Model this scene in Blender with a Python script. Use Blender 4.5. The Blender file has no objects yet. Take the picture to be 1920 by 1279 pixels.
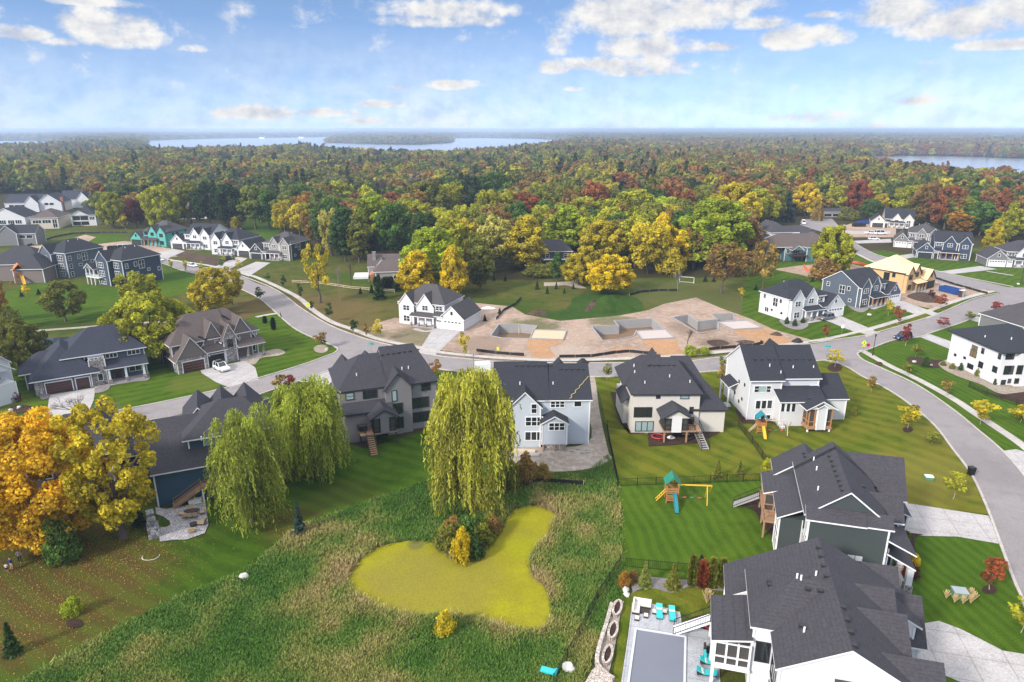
import bpy, bmesh, math, random
import numpy as np
from mathutils import Vector, Matrix
from mathutils.geometry import tessellate_polygon
R = math.radians
random.seed(7)
C = bpy.context.scene.collection
SC = bpy.context.scene

# ---------------------------------------------------------------- camera
CAM_H, FPX = 50.0, 1280.0
PITCH = math.atan(397 / 1280)
SP, CP = math.sin(PITCH), math.cos(PITCH)
cd = bpy.data.cameras.new("camera"); cam = bpy.data.objects.new("camera", cd); C.objects.link(cam)
cam.location = (0, 0, CAM_H); cam.rotation_euler = (math.pi / 2 - PITCH, 0, 0)
cd.sensor_width = 36; cd.lens = FPX / 1920 * 36; cd.clip_start = 1; cd.clip_end = 90000
SC.camera = cam

# ---------------------------------------------------------------- sun, sky, exposure
SUN_EL, SUN_AZ = R(31), R(-132)          # azimuth from +Y (the view) towards +X: the sun stands to the left and a little behind
sd = bpy.data.lights.new("sun", 'SUN'); sun = bpy.data.objects.new("sun", sd); C.objects.link(sun)
sd.energy = 2.05; sd.angle = R(8); sd.color = (1.0, 0.93, 0.84)
sdir = Vector((math.sin(SUN_AZ) * math.cos(SUN_EL), math.cos(SUN_AZ) * math.cos(SUN_EL), math.sin(SUN_EL)))
sun.rotation_euler = sdir.to_track_quat('Z', 'Y').to_euler()
SC.view_settings.view_transform = 'Standard'; SC.view_settings.look = 'None'
SC.view_settings.exposure = 1.28; SC.view_settings.gamma = 1.0

w = bpy.data.worlds.new("World"); SC.world = w; w.use_nodes = True
nt = w.node_tree; nt.nodes.clear(); L = nt.links.new
def N(t, **k):
    n = nt.nodes.new(t)
    for a, b in k.items(): setattr(n, a, b)
    return n
def MA(op, a, b=None, c=None, clamp=False):
    n = N('ShaderNodeMath', operation=op); n.use_clamp = clamp
    for i, x in enumerate((a, b, c)):
        if x is None: continue
        if isinstance(x, (int, float)): n.inputs[i].default_value = x
        else: L(x, n.inputs[i])
    return n.outputs[0]
sky = N('ShaderNodeTexSky', sky_type='NISHITA', sun_disc=False)
sky.sun_elevation = SUN_EL; sky.sun_rotation = SUN_AZ; sky.altitude = 200
sky.air_density = 1.0; sky.dust_density = 0.25; sky.ozone_density = 2.5
geo = N('ShaderNodeTexCoord')
sep = N('ShaderNodeSeparateXYZ'); L(geo.outputs['Generated'], sep.inputs[0])
hi = N('ShaderNodeCombineXYZ'); L(sep.outputs[0], hi.inputs[0]); L(sep.outputs[1], hi.inputs[1]); L(MA('ADD', MA('MULTIPLY', sep.outputs[2], 2.2), .15), hi.inputs[2])
nrm = N('ShaderNodeVectorMath', operation='NORMALIZE'); L(hi.outputs[0], nrm.inputs[0]); L(nrm.outputs[0], sky.inputs[0])   # a deep clear autumn blue low down
az = MA('ARCTAN2', sep.outputs[0], sep.outputs[1]); el = MA('ARCSINE', sep.outputs[2])
def pix_dir(px, py):
    u, v = (px - 960) / FPX, (639.5 - py) / FPX
    d = Vector((u, CP + v * SP, -SP + v * CP)).normalized()
    return math.atan2(d.x, d.y), math.asin(d.z)
# real cumulus as bumps in azimuth/elevation, broken up by noise: (px, py, half width px, half height px, strength)
CLOUDS = [(170,5,80,12,.9),(200,50,75,40,1.0),(230,75,75,26,.95),(35,64,60,18,.95),(110,80,30,10,.7),(845,22,115,26,1.0),(790,42,80,14,.8),(900,40,50,14,.8),(1190,35,120,60,1.15),
 (1290,30,110,45,1.0),(1215,90,100,32,1.0),(1150,122,140,18,1.0),(1200,135,75,14,.9),(1040,128,36,16,.85),(1420,45,50,16,.85),(1500,75,85,28,1.0),(1350,88,42,11,.8),
 (1390,10,60,18,.8),(1540,28,30,8,.7),(1680,25,90,36,1.0),(1800,45,120,46,1.1),(1900,20,80,40,1.1),(1870,85,90,14,.9),(855,160,50,13,.95),(742,165,24,8,.75),
 (480,213,85,19,1.0),(600,212,80,11,.85),(712,196,50,10,.85),(690,228,55,10,.75),(780,226,45,9,.5),(1710,190,62,13,.7),(1540,220,90,19,.75),(1620,238,80,8,.6),(365,92,28,8,.45),(1050,80,24,30,.3),(1735,120,20,8,.45),(1075,167,16,5,.55)]
tot = None
for (px, py, rx, ry, st) in CLOUDS:
    a0, e0 = pix_dir(px, py); a1, _ = pix_dir(px + rx, py); _, e1 = pix_dir(px, py - ry)
    da = MA('MULTIPLY', MA('SUBTRACT', az, a0), 1 / abs(a1 - a0)); de = MA('MULTIPLY', MA('SUBTRACT', el, e0), 1 / abs(e1 - e0))
    de = MA('MULTIPLY', de, MA('SUBTRACT', 1.15, MA('MULTIPLY', MA('LESS_THAN', de, 0), -0.45)))   # flatter bases
    q = MA('ADD', MA('MULTIPLY', da, da), MA('MULTIPLY', de, de))
    g = MA('MULTIPLY', MA('SUBTRACT', 1.45, q, clamp=False), st); g = MA('MAXIMUM', g, -0.6)
    tot = g if tot is None else MA('SMOOTH_MAX', tot, g, 0.25)
cmb = N('ShaderNodeCombineXYZ'); L(MA('MULTIPLY', az, 1.0), cmb.inputs[0]); L(MA('MULTIPLY', el, 1.3), cmb.inputs[1])
def noise(scale, det, rough, off=(0, 0, 0)):
    mp = N('ShaderNodeMapping'); mp.inputs['Location'].default_value = off; L(cmb.outputs[0], mp.inputs[0])
    n = N('ShaderNodeTexNoise'); n.inputs['Scale'].default_value = scale; n.inputs['Detail'].default_value = det
    n.inputs['Roughness'].default_value = rough; L(mp.outputs[0], n.inputs['Vector']); return n.outputs['Fac']
n1 = noise(24, 9, .62); n2 = noise(24, 9, .62, (0.010, -0.018, 0)); n3 = noise(5, 6, .6, (3, 1, 0))
dens = MA('ADD', tot, MA('MULTIPLY', MA('SUBTRACT', n1, .5), 4.6))
mask = N('ShaderNodeMapRange', interpolation_type='SMOOTHSTEP'); L(dens, mask.inputs[0])
mask.inputs[1].default_value = -0.45; mask.inputs[2].default_value = 1.25
# thin veil low down
veil = MA('MULTIPLY', MA('ADD', MA('MULTIPLY', MA('SUBTRACT', n3, .36, clamp=True), 1.6), .34), MA('SUBTRACT', 1.0, MA('MULTIPLY', el, 7.5), clamp=True), clamp=True)
over = MA('MULTIPLY', MA('MULTIPLY', MA('SUBTRACT', el, .33), 3.0, clamp=True), .85)          # unseen bright cloud added overhead, above the frame, as soft fill light
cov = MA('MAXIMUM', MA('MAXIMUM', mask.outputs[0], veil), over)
lit = MA('ADD', .80, MA('MULTIPLY', MA('SUBTRACT', n1, n2), 1.3)); lit = MA('SUBTRACT', lit, MA('MULTIPLY', MA('SUBTRACT', dens, 1.0, clamp=True), .10))
lit = MA('MINIMUM', MA('MAXIMUM', lit, .55), .95)
ccol = N('ShaderNodeMix', data_type='RGBA'); ccol.inputs[6].default_value = (.62, .66, .76, 1); ccol.inputs[7].default_value = (1, .985, .96, 1)
L(MA('MULTIPLY', MA('SUBTRACT', lit, .55), 2.5, clamp=True), ccol.inputs[0])
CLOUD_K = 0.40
bg1 = N('ShaderNodeBackground'); bg1.inputs[1].default_value = 0.100; hsv = N('ShaderNodeHueSaturation'); hsv.inputs['Saturation'].default_value = 0.98; L(sky.outputs[0], hsv.inputs['Color']); L(hsv.outputs[0], bg1.inputs[0])
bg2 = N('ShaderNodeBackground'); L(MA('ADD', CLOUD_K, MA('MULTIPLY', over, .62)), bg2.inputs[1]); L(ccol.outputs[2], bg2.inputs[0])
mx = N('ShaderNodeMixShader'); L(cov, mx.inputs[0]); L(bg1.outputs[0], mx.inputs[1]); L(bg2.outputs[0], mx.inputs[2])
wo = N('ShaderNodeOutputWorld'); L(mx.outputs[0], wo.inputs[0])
SC.cycles.volume_bounces = 1; SC.cycles.max_bounces = 6; SC.cycles.diffuse_bounces = 3; SC.cycles.glossy_bounces = 2; SC.cycles.transparent_max_bounces = 6
SC.cycles.use_denoising = True

# ---------------------------------------------------------------- photo pixel -> place on the ground
def G(x, y, z=0.0):
    u, v = (x - 960) / FPX, (639.5 - y) / FPX
    d = (u, CP + v * SP, -SP + v * CP); t = (z - CAM_H) / d[2]
    return Vector((d[0] * t, d[1] * t, z))
def height_at(p, py):                       # height of the point above ground spot p that is seen on photo line py
    v = (639.5 - py) / FPX
    return CAM_H + p[1] * (-SP + v * CP) / (CP + v * SP)
def px_scale(p): return FPX / (p[1] * CP + (CAM_H) * SP)     # photo pixels per metre at ground spot p

# ---------------------------------------------------------------- materials
def srgb(r, g, b):
    f = lambda c: (c / 255 / 12.92) if c / 255 <= .04045 else ((c / 255 + .055) / 1.055) ** 2.4
    return (f(r), f(g), f(b))
MATS = {}
def newmat(name):
    m = bpy.data.materials.new(name); m.use_nodes = True; t = m.node_tree; t.nodes.clear()
    out = t.nodes.new('ShaderNodeOutputMaterial'); b = t.nodes.new('ShaderNodeBsdfPrincipled'); t.links.new(b.outputs[0], out.inputs[0])
    MATS[name] = m
    return m, t, b
def tn(t, typ, **k):
    n = t.nodes.new(typ)
    for a, b in k.items(): setattr(n, a, b)
    return n
def tmath(t, op, a, b=None, clamp=False):
    n = tn(t, 'ShaderNodeMath', operation=op); n.use_clamp = clamp
    for i, x in enumerate((a, b)):
        if x is None: continue
        if isinstance(x, (int, float)): n.inputs[i].default_value = x
        else: t.links.new(x, n.inputs[i])
    return n.outputs[0]
def tmix(t, f, a, b, mode='MIX'):
    n = tn(t, 'ShaderNodeMix', data_type='RGBA', blend_type=mode)
    for i, x in ((0, f), (6, a), (7, b)):
        if isinstance(x, (int, float)): n.inputs[i].default_value = x
        elif isinstance(x, tuple): n.inputs[i].default_value = (*x, 1)
        else: t.links.new(x, n.inputs[i])
    return n.outputs[2]
def tnoise(t, vec, scale, det=4, rough=.55, dist=0):
    n = tn(t, 'ShaderNodeTexNoise'); n.inputs['Scale'].default_value = scale; n.inputs['Detail'].default_value = det
    n.inputs['Roughness'].default_value = rough; n.inputs['Distortion'].default_value = dist; t.links.new(vec, n.inputs['Vector']); return n.outputs['Fac']
def tramp(t, f, lo, hi):
    n = tn(t, 'ShaderNodeMapRange', interpolation_type='SMOOTHSTEP'); t.links.new(f, n.inputs[0]); n.inputs[1].default_value = lo; n.inputs[2].default_value = hi
    return n.outputs[0]
def tbump(t, b, h, st, d=.1):
    n = tn(t, 'ShaderNodeBump'); n.inputs['Strength'].default_value = st; n.inputs['Distance'].default_value = d; t.links.new(h, n.inputs['Height']); t.links.new(n.outputs[0], b.inputs['Normal'])
def plain(name, col, rough=.7, metal=0, var=.12, scale=1.5):
    if name in MATS: return MATS[name]
    m, t, b = newmat(name)
    co = tn(t, 'ShaderNodeTexCoord').outputs['Object']; n = tnoise(t, co, scale, 5, .6)
    c = tmix(t, n, tuple(x * (1 - var) for x in col), tuple(min(1, x * (1 + var)) for x in col))
    t.links.new(c, b.inputs['Base Color']); b.inputs['Roughness'].default_value = rough; b.inputs['Metallic'].default_value = metal
    return m
def siding(name, col, gap=.18):
    if name in MATS: return MATS[name]
    m, t, b = newmat(name)
    co = tn(t, 'ShaderNodeTexCoord').outputs['Object']; s = tn(t, 'ShaderNodeSeparateXYZ'); t.links.new(co, s.inputs[0])
    fr = tmath(t, 'FRACT', tmath(t, 'DIVIDE', s.outputs[2], gap))
    line = tmath(t, 'LESS_THAN', fr, .14)
    n = tnoise(t, co, .7, 4); n2 = tnoise(t, co, 14, 3)
    c = tmix(t, n, tuple(x * .92 for x in col), tuple(min(1, x * 1.06) for x in col))
    c = tmix(t, tmath(t, 'MULTIPLY', n2, .16), c, tuple(x * .7 for x in col))
    c = tmix(t, tmath(t, 'MULTIPLY', line, .22), c, tuple(x * .45 for x in col))
    t.links.new(c, b.inputs['Base Color']); b.inputs['Roughness'].default_value = .65
    tbump(t, b, fr, .5, .03); return m
def batten(name, col, gap=.4):
    m = plain(name, col, .65); return m
def shingles(name, col, tint=(1, 1, 1), var=.35):
    m, t, b = newmat(name)
    co = tn(t, 'ShaderNodeTexCoord').outputs['Object']; s = tn(t, 'ShaderNodeSeparateXYZ'); t.links.new(co, s.inputs[0])
    row = tmath(t, 'FRACT', tmath(t, 'MULTIPLY', s.outputs[2], 5.2))
    n = tnoise(t, co, 3.2, 3, .8); n2 = tnoise(t, co, .35, 3); n3 = tnoise(t, co, 11, 2, .7)
    v = tmath(t, 'ADD', tmath(t, 'MULTIPLY', n, .55), tmath(t, 'MULTIPLY', n3, .45)); v = tramp(t, v, .36, .64)
    lo = tuple(x * (1 - var) for x in col); hi = tuple(x * y * (1 + var) for x, y in zip(col, tint))
    c = tmix(t, v, lo, hi); c = tmix(t, tmath(t, 'MULTIPLY', tramp(t, n2, .3, .7), .35), c, tuple(x * .8 for x in col))
    c = tmix(t, tmath(t, 'MULTIPLY', tmath(t, 'LESS_THAN', row, .18), .35), c, tuple(x * .4 for x in col))
    t.links.new(c, b.inputs['Base Color']); b.inputs['Roughness'].default_value = .85
    tbump(t, b, tmath(t, 'ADD', row, n3), .35, .05); return m
def stone(name, c1, c2, scale=2.2):
    m, t, b = newmat(name)
    co = tn(t, 'ShaderNodeTexCoord').outputs['Object']
    v = tn(t, 'ShaderNodeTexVoronoi'); v.inputs['Scale'].default_value = scale; t.links.new(co, v.inputs['Vector'])
    v2 = tn(t, 'ShaderNodeTexVoronoi', feature='DISTANCE_TO_EDGE'); v2.inputs['Scale'].default_value = scale; t.links.new(co, v2.inputs['Vector'])
    s = tn(t, 'ShaderNodeSeparateColor'); t.links.new(v.outputs['Color'], s.inputs[0])
    c = tmix(t, s.outputs[0], c1, c2); c = tmix(t, tmath(t, 'LESS_THAN', v2.outputs['Distance'], .05), c, tuple(x * .4 for x in c1))
    t.links.new(c, b.inputs['Base Color']); b.inputs['Roughness'].default_value = .85; tbump(t, b, v2.outputs['Distance'], .6, .1); return m
def ground(name, cols, scales=(.05, .5, 6), rough=.95, patches=(), stripes=None, speck=None, bump=.5, thr=(.35, .65), joints=None):
    """earth or turf: cols = (a, b, c) mixed by large, middle and fine noise; patches = (x, y, radius, colour, amount) with ragged edges"""
    m, t, b = newmat(name)
    co = tn(t, 'ShaderNodeNewGeometry').outputs['Position']
    n1 = tnoise(t, co, scales[0], 5, .6, .4); n2 = tnoise(t, co, scales[1], 6, .65); n3 = tnoise(t, co, scales[2], 4, .75)
    c = tmix(t, tramp(t, n1, *thr), cols[0], cols[1]); c = tmix(t, tramp(t, n2, .42, .72), c, cols[2])
    for (x, y, r, pc, am) in patches:
        d = tn(t, 'ShaderNodeVectorMath', operation='DISTANCE'); t.links.new(co, d.inputs[0]); d.inputs[1].default_value = (x, y, 0)
        f = tmath(t, 'ADD', tmath(t, 'DIVIDE', d.outputs['Value'], r), tmath(t, 'MULTIPLY', tmath(t, 'SUBTRACT', tnoise(t, co, .12, 5, .65), .5), 1.6))
        c = tmix(t, tmath(t, 'MULTIPLY', tmath(t, 'SUBTRACT', 1.0, tramp(t, f, .55, 1.15)), am), c, pc)
    if stripes:
        ang, wd, am = stripes; s = tn(t, 'ShaderNodeSeparateXYZ'); t.links.new(co, s.inputs[0])
        p = tmath(t, 'ADD', tmath(t, 'MULTIPLY', s.outputs[0], math.cos(ang) / wd), tmath(t, 'MULTIPLY', s.outputs[1], math.sin(ang) / wd))
        p = tmath(t, 'ADD', p, tmath(t, 'MULTIPLY', tnoise(t, co, .06, 3), 2.2))
        sw = tramp(t, tmath(t, 'SINE', tmath(t, 'MULTIPLY', p, 2 * math.pi)), -.5, .5)
        c = tmix(t, tmath(t, 'MULTIPLY', sw, am), c, tuple(x * 1.6 for x in cols[1]))
    if speck:
        sc, th, pc = speck; v = tn(t, 'ShaderNodeTexVoronoi'); v.inputs['Scale'].default_value = sc; t.links.new(co, v.inputs['Vector'])
        k = tn(t, 'ShaderNodeSeparateColor'); t.links.new(v.outputs['Color'], k.inputs[0])
        c = tmix(t, tmath(t, 'MULTIPLY', tmath(t, 'LESS_THAN', v.outputs['Distance'], th), tmath(t, 'GREATER_THAN', k.outputs[0], .5)), c, pc)
    if joints:
        ang, sp_ = joints; s = tn(t, 'ShaderNodeSeparateXYZ'); t.links.new(co, s.inputs[0])
        for a_ in (ang, ang + math.pi / 2):
            p = tmath(t, 'ADD', tmath(t, 'MULTIPLY', s.outputs[0], math.cos(a_) / sp_), tmath(t, 'MULTIPLY', s.outputs[1], math.sin(a_) / sp_))
            c = tmix(t, tmath(t, 'MULTIPLY', tmath(t, 'LESS_THAN', tmath(t, 'FRACT', p), .035), .45), c, tuple(x * .5 for x in cols[2]))
    c = tmix(t, tmath(t, 'MULTIPLY', tramp(t, n3, .38, .62), .5), c, tmix(t, .62, c, (0, 0, 0)))
    t.links.new(c, b.inputs['Base Color']); b.inputs['Roughness'].default_value = rough; b.inputs['Specular IOR Level'].default_value = .05
    tbump(t, b, tmath(t, 'ADD', n3, n2), bump, .25); return m

# ---------------------------------------------------------------- mesh builder
class MB:
    def __init__(s): s.v = []; s.f = []; s.m = []
    def add(s, vs, fs, mi=0):
        o = len(s.v); s.v += [tuple(v) for v in vs]
        for i, f in enumerate(fs):
            s.f.append([o + k for k in f]); s.m.append(mi[i] if isinstance(mi, (list, tuple)) else mi)
    def box(s, x0, x1, y0, y1, z0, z1, mi=0, M=None):
        vs = [Vector(p) for p in ((x0,y0,z0),(x1,y0,z0),(x1,y1,z0),(x0,y1,z0),(x0,y0,z1),(x1,y0,z1),(x1,y1,z1),(x0,y1,z1))]
        if M is not None: vs = [M @ v for v in vs]
        s.add(vs, [(3,2,1,0),(4,5,6,7),(0,1,5,4),(1,2,6,5),(2,3,7,6),(3,0,4,7)], mi)
    def bar(s, a, b, wd, ht=None, mi=0, up=(0, 0, 1)):
        a, b = Vector(a), Vector(b); ht = wd if ht is None else ht; d = (b - a); l = d.length
        if l < 1e-6: return
        d /= l; u = Vector(up)
        if abs(d.dot(u)) > .98: u = Vector((1, 0, 0))
        sd = d.cross(u).normalized(); u = sd.cross(d)
        vs = []
        for p in (a, b):
            for (i, j) in ((-1,-1),(1,-1),(1,1),(-1,1)): vs.append(p + sd * (i * wd / 2) + u * (j * ht / 2))
        s.add(vs, [(3,2,1,0),(4,5,6,7),(0,1,5,4),(1,2,6,5),(2,3,7,6),(3,0,4,7)], mi)
    def tube(s, a, b, r0, r1=None, n=8, mi=0, caps=True):
        a, b = Vector(a), Vector(b); r1 = r0 if r1 is None else r1; d = b - a
        if d.length < 1e-6: return
        q = d.to_track_quat('Z', 'Y'); vs = []
        for p, r in ((a, r0), (b, r1)):
            for i in range(n):
                t = 2 * math.pi * i / n; vs.append(p + q @ Vector((math.cos(t) * r, math.sin(t) * r, 0)))
        fs = [(i, (i + 1) % n, n + (i + 1) % n, n + i) for i in range(n)]
        if caps: fs += [tuple(range(n - 1, -1, -1)), tuple(range(n, 2 * n))]
        s.add(vs, fs, mi)
    def prism(s, poly, z0, z1, mi=0, side=None):     # polygon in plan, extruded upwards
        n = len(poly); vs = [(p[0], p[1], z0) for p in poly] + [(p[0], p[1], z1) for p in poly]
        tri = tessellate_polygon([[Vector((p[0], p[1], 0)) for p in poly]])
        fs = []; mm = []
        for a, b, c in tri:
            A, B, D = (Vector(poly[k][:2]) for k in (a, b, c))
            if (B - A).cross(D - A) < 0: b, c = c, b
            fs.append((n + a, n + b, n + c)); mm.append(mi)
        for i in range(n):
            j = (i + 1) % n; fs.append((i, j, n + j, n + i)); mm.append(mi if side is None else side)
        s.add(vs, fs, mm)
    def extr(s, prof, plane, a, b, mi=0):             # profile (p, z) extruded along the other ground axis
        n = len(prof); f = (lambda t, p, z: (t, p, z)) if plane == 'x' else (lambda t, p, z: (p, t, z))
        vs = [f(a, p, z) for p, z in prof] + [f(b, p, z) for p, z in prof]
        fs = [tuple(range(n))[::-1], tuple(range(n, 2 * n))] + [(i, (i + 1) % n, n + (i + 1) % n, n + i) for i in range(n)]
        s.add(vs, fs, mi if not isinstance(mi, (list, tuple)) else list(mi))
    def blob(s, c, rx, ry, rz, mi=0, seed=0, n=8, m=5, j=.15):
        r = random.Random(seed); vs = [(c[0], c[1], c[2] + rz)]
        for i in range(1, m):
            for k in range(n):
                a = math.pi * i / m; t = 2 * math.pi * k / n; q = 1 + r.uniform(-j, j)
                vs.append((c[0] + rx * q * math.sin(a) * math.cos(t), c[1] + ry * q * math.sin(a) * math.sin(t), c[2] + rz * q * math.cos(a)))
        vs.append((c[0], c[1], c[2] - rz)); fs = []
        for k in range(n): fs.append((0, 1 + k, 1 + (k + 1) % n))
        for i in range(m - 2):
            for k in range(n): a = 1 + i * n; fs.append((a + k, a + n + k, a + n + (k + 1) % n, a + (k + 1) % n))
        e = len(vs) - 1; a = 1 + (m - 2) * n
        for k in range(n): fs.append((a + k, e, a + (k + 1) % n))
        s.add(vs, fs, mi)
    def build(s, name, mats, parent=None, smooth=False, fix=True):
        me = bpy.data.meshes.new(name); me.from_pydata([tuple(v) for v in s.v], [], s.f)
        for m in (mats if isinstance(mats, (list, tuple)) else [mats]): me.materials.append(MATS[m] if isinstance(m, str) else m)
        me.polygons.foreach_set('material_index', s.m)
        if smooth: me.polygons.foreach_set('use_smooth', [True] * len(s.f))
        me.update()
        if fix:
            bm = bmesh.new(); bm.from_mesh(me); bmesh.ops.recalc_face_normals(bm, faces=bm.faces); bm.to_mesh(me); bm.free()
        o = bpy.data.objects.new(name, me); C.objects.link(o)
        if parent is not None: o.parent = parent
        return o
def tag(o, label=None, cat=None, group=None, kind=None):
    if label: o['label'] = label
    if cat: o['category'] = cat
    if group: o['group'] = group
    if kind: o['kind'] = kind
    return o
def empty(name, loc, rz=0):
    o = bpy.data.objects.new(name, None); C.objects.link(o); o.location = loc; o.rotation_euler = (0, 0, rz); o.empty_display_size = .3; return o
def copy_tree(o, parent=None):
    c = o.copy(); C.objects.link(c)
    if parent is not None: c.parent = parent
    for ch in list(o.children): copy_tree(ch, c)
    return c

# ---------------------------------------------------------------- the ground and what is laid on it
def catmull(pts, n=5, closed=True):
    out = []; k = len(pts)
    for i in range(k if closed else k - 1):
        p0, p1, p2, p3 = (pts[(i + j) % k] if closed else pts[min(max(i + j, 0), k - 1)] for j in (-1, 0, 1, 2))
        for q in range(n):
            t = q / n
            out.append(tuple(.5 * (2 * b + (c - a) * t + (2 * a - 5 * b + 4 * c - d) * t * t + (3 * b - a - 3 * c + d) * t ** 3) for a, b, c, d in zip(p0, p1, p2, p3)))
    if not closed: out.append(pts[-1])
    return out
GC = [0]
LAYER = dict(field=.004, meadow=.006, lawn=.010, dirt_lot=.024, sand_pad=.043, bare_patch=.048, path=.051, pond_bank=.054, pond=.056, road=.060, driveway=.062, front_walk=.078, sidewalk=.084, verge=.089, pool_lawn=.094, pool_deck=.096, planting_bed=.100, patio=.124)
CNT = {}
def layer(name): CNT[name] = CNT.get(name, -1) + 1; return LAYER[name] + .0008 * CNT[name]
PITS = [[(921,630.5),(935.7,609.6),(973,608.8),(1006,612),(1000.6,619.6),(993,635.6),(941.6,634.5)], [(1110,613),(1161,611.5),(1152,602.6),(1222,598.5),(1243,618),(1192,621.5),(1187,631),(1157,637.5),(1130,639)], [(1262,596),(1290,591.5),(1308,604),(1346,600),(1334,590),(1374,588.5),(1376,601),(1346,605),(1346,619),(1311,625.5),(1297,617.5)]]
def sheet(name, pix, mat, smooth=False, kind='structure', label=None, cat=None, metric=False, dz=None, pits=False):
    z = layer(name) if dz is None else dz
    p = catmull(pix) if smooth else pix
    pts = [Vector((q[0], q[1], 0)) if metric else G(*q) for q in p]
    loops = [pts] + ([[G(*q) for q in h] for h in PITS] if pits else []); mb = MB(); tri = tessellate_polygon(loops); pts = sum(loops, []); fs = []
    for a, b, c in tri:
        if (pts[b] - pts[a]).cross(pts[c] - pts[a]).z < 0: b, c = c, b
        fs.append((a, b, c))
    mb.add([(q.x, q.y, z) for q in pts], fs); o = mb.build(name, mat, fix=False)
    return tag(o, label, cat, kind=kind)
def strip(name, pix, width, mat, z0=0, z1=None, smooth=True, kind='structure', off=0):
    p = [G(*q).to_2d() for q in (catmull(pix, 5, False) if smooth else pix)]
    Lp, Rp = [], []
    for i, q in enumerate(p):
        d = (p[min(i + 1, len(p) - 1)] - p[max(i - 1, 0)]).normalized(); n = Vector((-d.y, d.x))
        Lp.append(q + n * (width / 2 + off)); Rp.append(q - n * (width / 2 - off))
    mb = MB()
    if z1 is None:
        z = layer(name)
        mb.add([(a.x, a.y, z) for a in Lp] + [(a.x, a.y, z) for a in Rp], [(i + 1, i, len(p) + i, len(p) + i + 1) for i in range(len(p) - 1)])
        o = mb.build(name, mat, fix=False)
    else:
        k = len(p); vs = [(a.x, a.y, z0) for a in Lp] + [(a.x, a.y, z0) for a in Rp] + [(a.x, a.y, z1) for a in Lp] + [(a.x, a.y, z1) for a in Rp]; fs = []
        for i in range(k - 1):
            fs += [(2*k+i, 2*k+i+1, 3*k+i+1, 3*k+i), (i, i+1, 2*k+i+1, 2*k+i), (k+i, 3*k+i, 3*k+i+1, k+i+1)]
        fs += [(0, 2*k, 3*k, k), (k-1, 2*k-1, 4*k-1, 3*k-1)]
        mb.add(vs, fs); o = mb.build(name, mat)
    o['kind'] = kind; return o

ground('forest_floor', ((.050,.044,.018), (.070,.055,.026), (.040,.042,.016)), (.01, .12, 3), bump=.6)
ground('rough_grass', ((.060,.090,.018), (.115,.105,.040), (.045,.070,.014)), (.045, .35, 5), bump=1.0)
ground('field_grass', ((.060,.095,.012), (.135,.115,.030), (.044,.080,.010)), (.03, .25, 4), bump=.8, patches=((-62,185,30,(.17,.12,.05),.75),(-35,165,12,(.19,.13,.06),.7),(60,205,30,(.13,.13,.045),.6)))
LEAF = (.105, .075, .022)
ground('lawn_dark', ((.036,.080,.006), (.056,.105,.008), (.030,.066,.005)), (.06, .5, 7), stripes=(R(62), 2.6, .26), bump=.5,
       patches=((-60,66,20,LEAF,.8),(-62,52,17,LEAF,.7),(-48,62,12,LEAF,.5),(-62,92,14,LEAF,.75),(-29,80,5,LEAF,.6),(-24,86,6,(.075,.09,.016),.6)))
ground('lawn_bright', ((.054,.110,.008), (.078,.132,.011), (.046,.092,.007)), (.05, .4, 7), stripes=(R(6), 1.5, .22), bump=.45)
ground('lawn_left', ((.044,.100,.006), (.080,.125,.010), (.036,.082,.005)), (.04, .4, 7), stripes=(R(130), 3.0, .26), bump=.45, patches=((-66,133,7,(.13,.14,.03),.6),(-100,118,10,(.13,.14,.03),.5)))
ground('lawn_worn', ((.082,.120,.008), (.150,.145,.016), (.056,.100,.006)), (.055, .3, 6), stripes=(R(40), 3.2, .26), bump=.5, patches=((62,93,10,(.20,.17,.035),.6),(55,88,8,(.18,.16,.03),.6),(75,105,10,(.17,.15,.03),.5)))
ground('dirt', ((.47,.34,.265), (.36,.26,.20), (.55,.435,.355)), (.09, .7, 5), bump=.9, thr=(.4, .6), speck=(1.3, .10, (.14,.10,.08)), patches=((-25,165,9,(.10,.12,.03),.6),(5,176,8,(.085,.12,.025),.7),(28,180,7,(.09,.12,.03),.6),(-38,166,7,(.11,.12,.035),.6),(47,172,7,(.22,.16,.12),.6),(12,150,9,(.52,.43,.36),.6),(-8,158,8,(.26,.19,.145),.6),(50,158,6,(.25,.18,.14),.7)))
ground('sand_orange', ((.50,.285,.155), (.42,.245,.135), (.54,.34,.21)), (.12, .8, 6), bump=.6)
ground('dirt_dark', ((.10,.07,.055), (.15,.10,.075), (.07,.05,.04)), (.2, 1.2, 6), bump=1.0)
ground('dirt_pale', ((.46,.39,.33), (.34,.285,.24), (.54,.48,.42)), (.12, .9, 6), bump=.8)
ground('mulch', ((.085,.05,.04), (.11,.07,.055), (.06,.04,.03)), (.3, 2, 9), bump=1.0)
ground('river_rock', ((.33,.30,.30), (.42,.38,.37), (.24,.22,.23)), (.3, 3, 9), bump=1.0)
ground('tan_rock', ((.46,.38,.30), (.56,.48,.40), (.30,.25,.20)), (.3, 2.2, 8), bump=1.0, speck=(1.6,.2,(.62,.55,.47)))
ground('asphalt', ((.285,.26,.262), (.315,.288,.29), (.262,.24,.243)), (.05, .35, 12), rough=.9, bump=.15, patches=((-78,140,9,(.19,.175,.18),.5),(62,135,12,(.20,.185,.19),.5),(75,118,7,(.30,.27,.28),.5),(72,95,8,(.20,.185,.19),.45),(-10,138,10,(.31,.28,.285),.4)))
ground('concrete', ((.46,.435,.43), (.51,.485,.48), (.41,.385,.385)), (.12, .5, 8), rough=.85, bump=.1, joints=(R(-14), 3.4))
ground('walk_concrete', ((.50,.46,.43), (.56,.515,.48), (.44,.405,.38)), (.15, .6, 8), rough=.9, bump=.1, joints=(R(20), 1.7))
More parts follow.
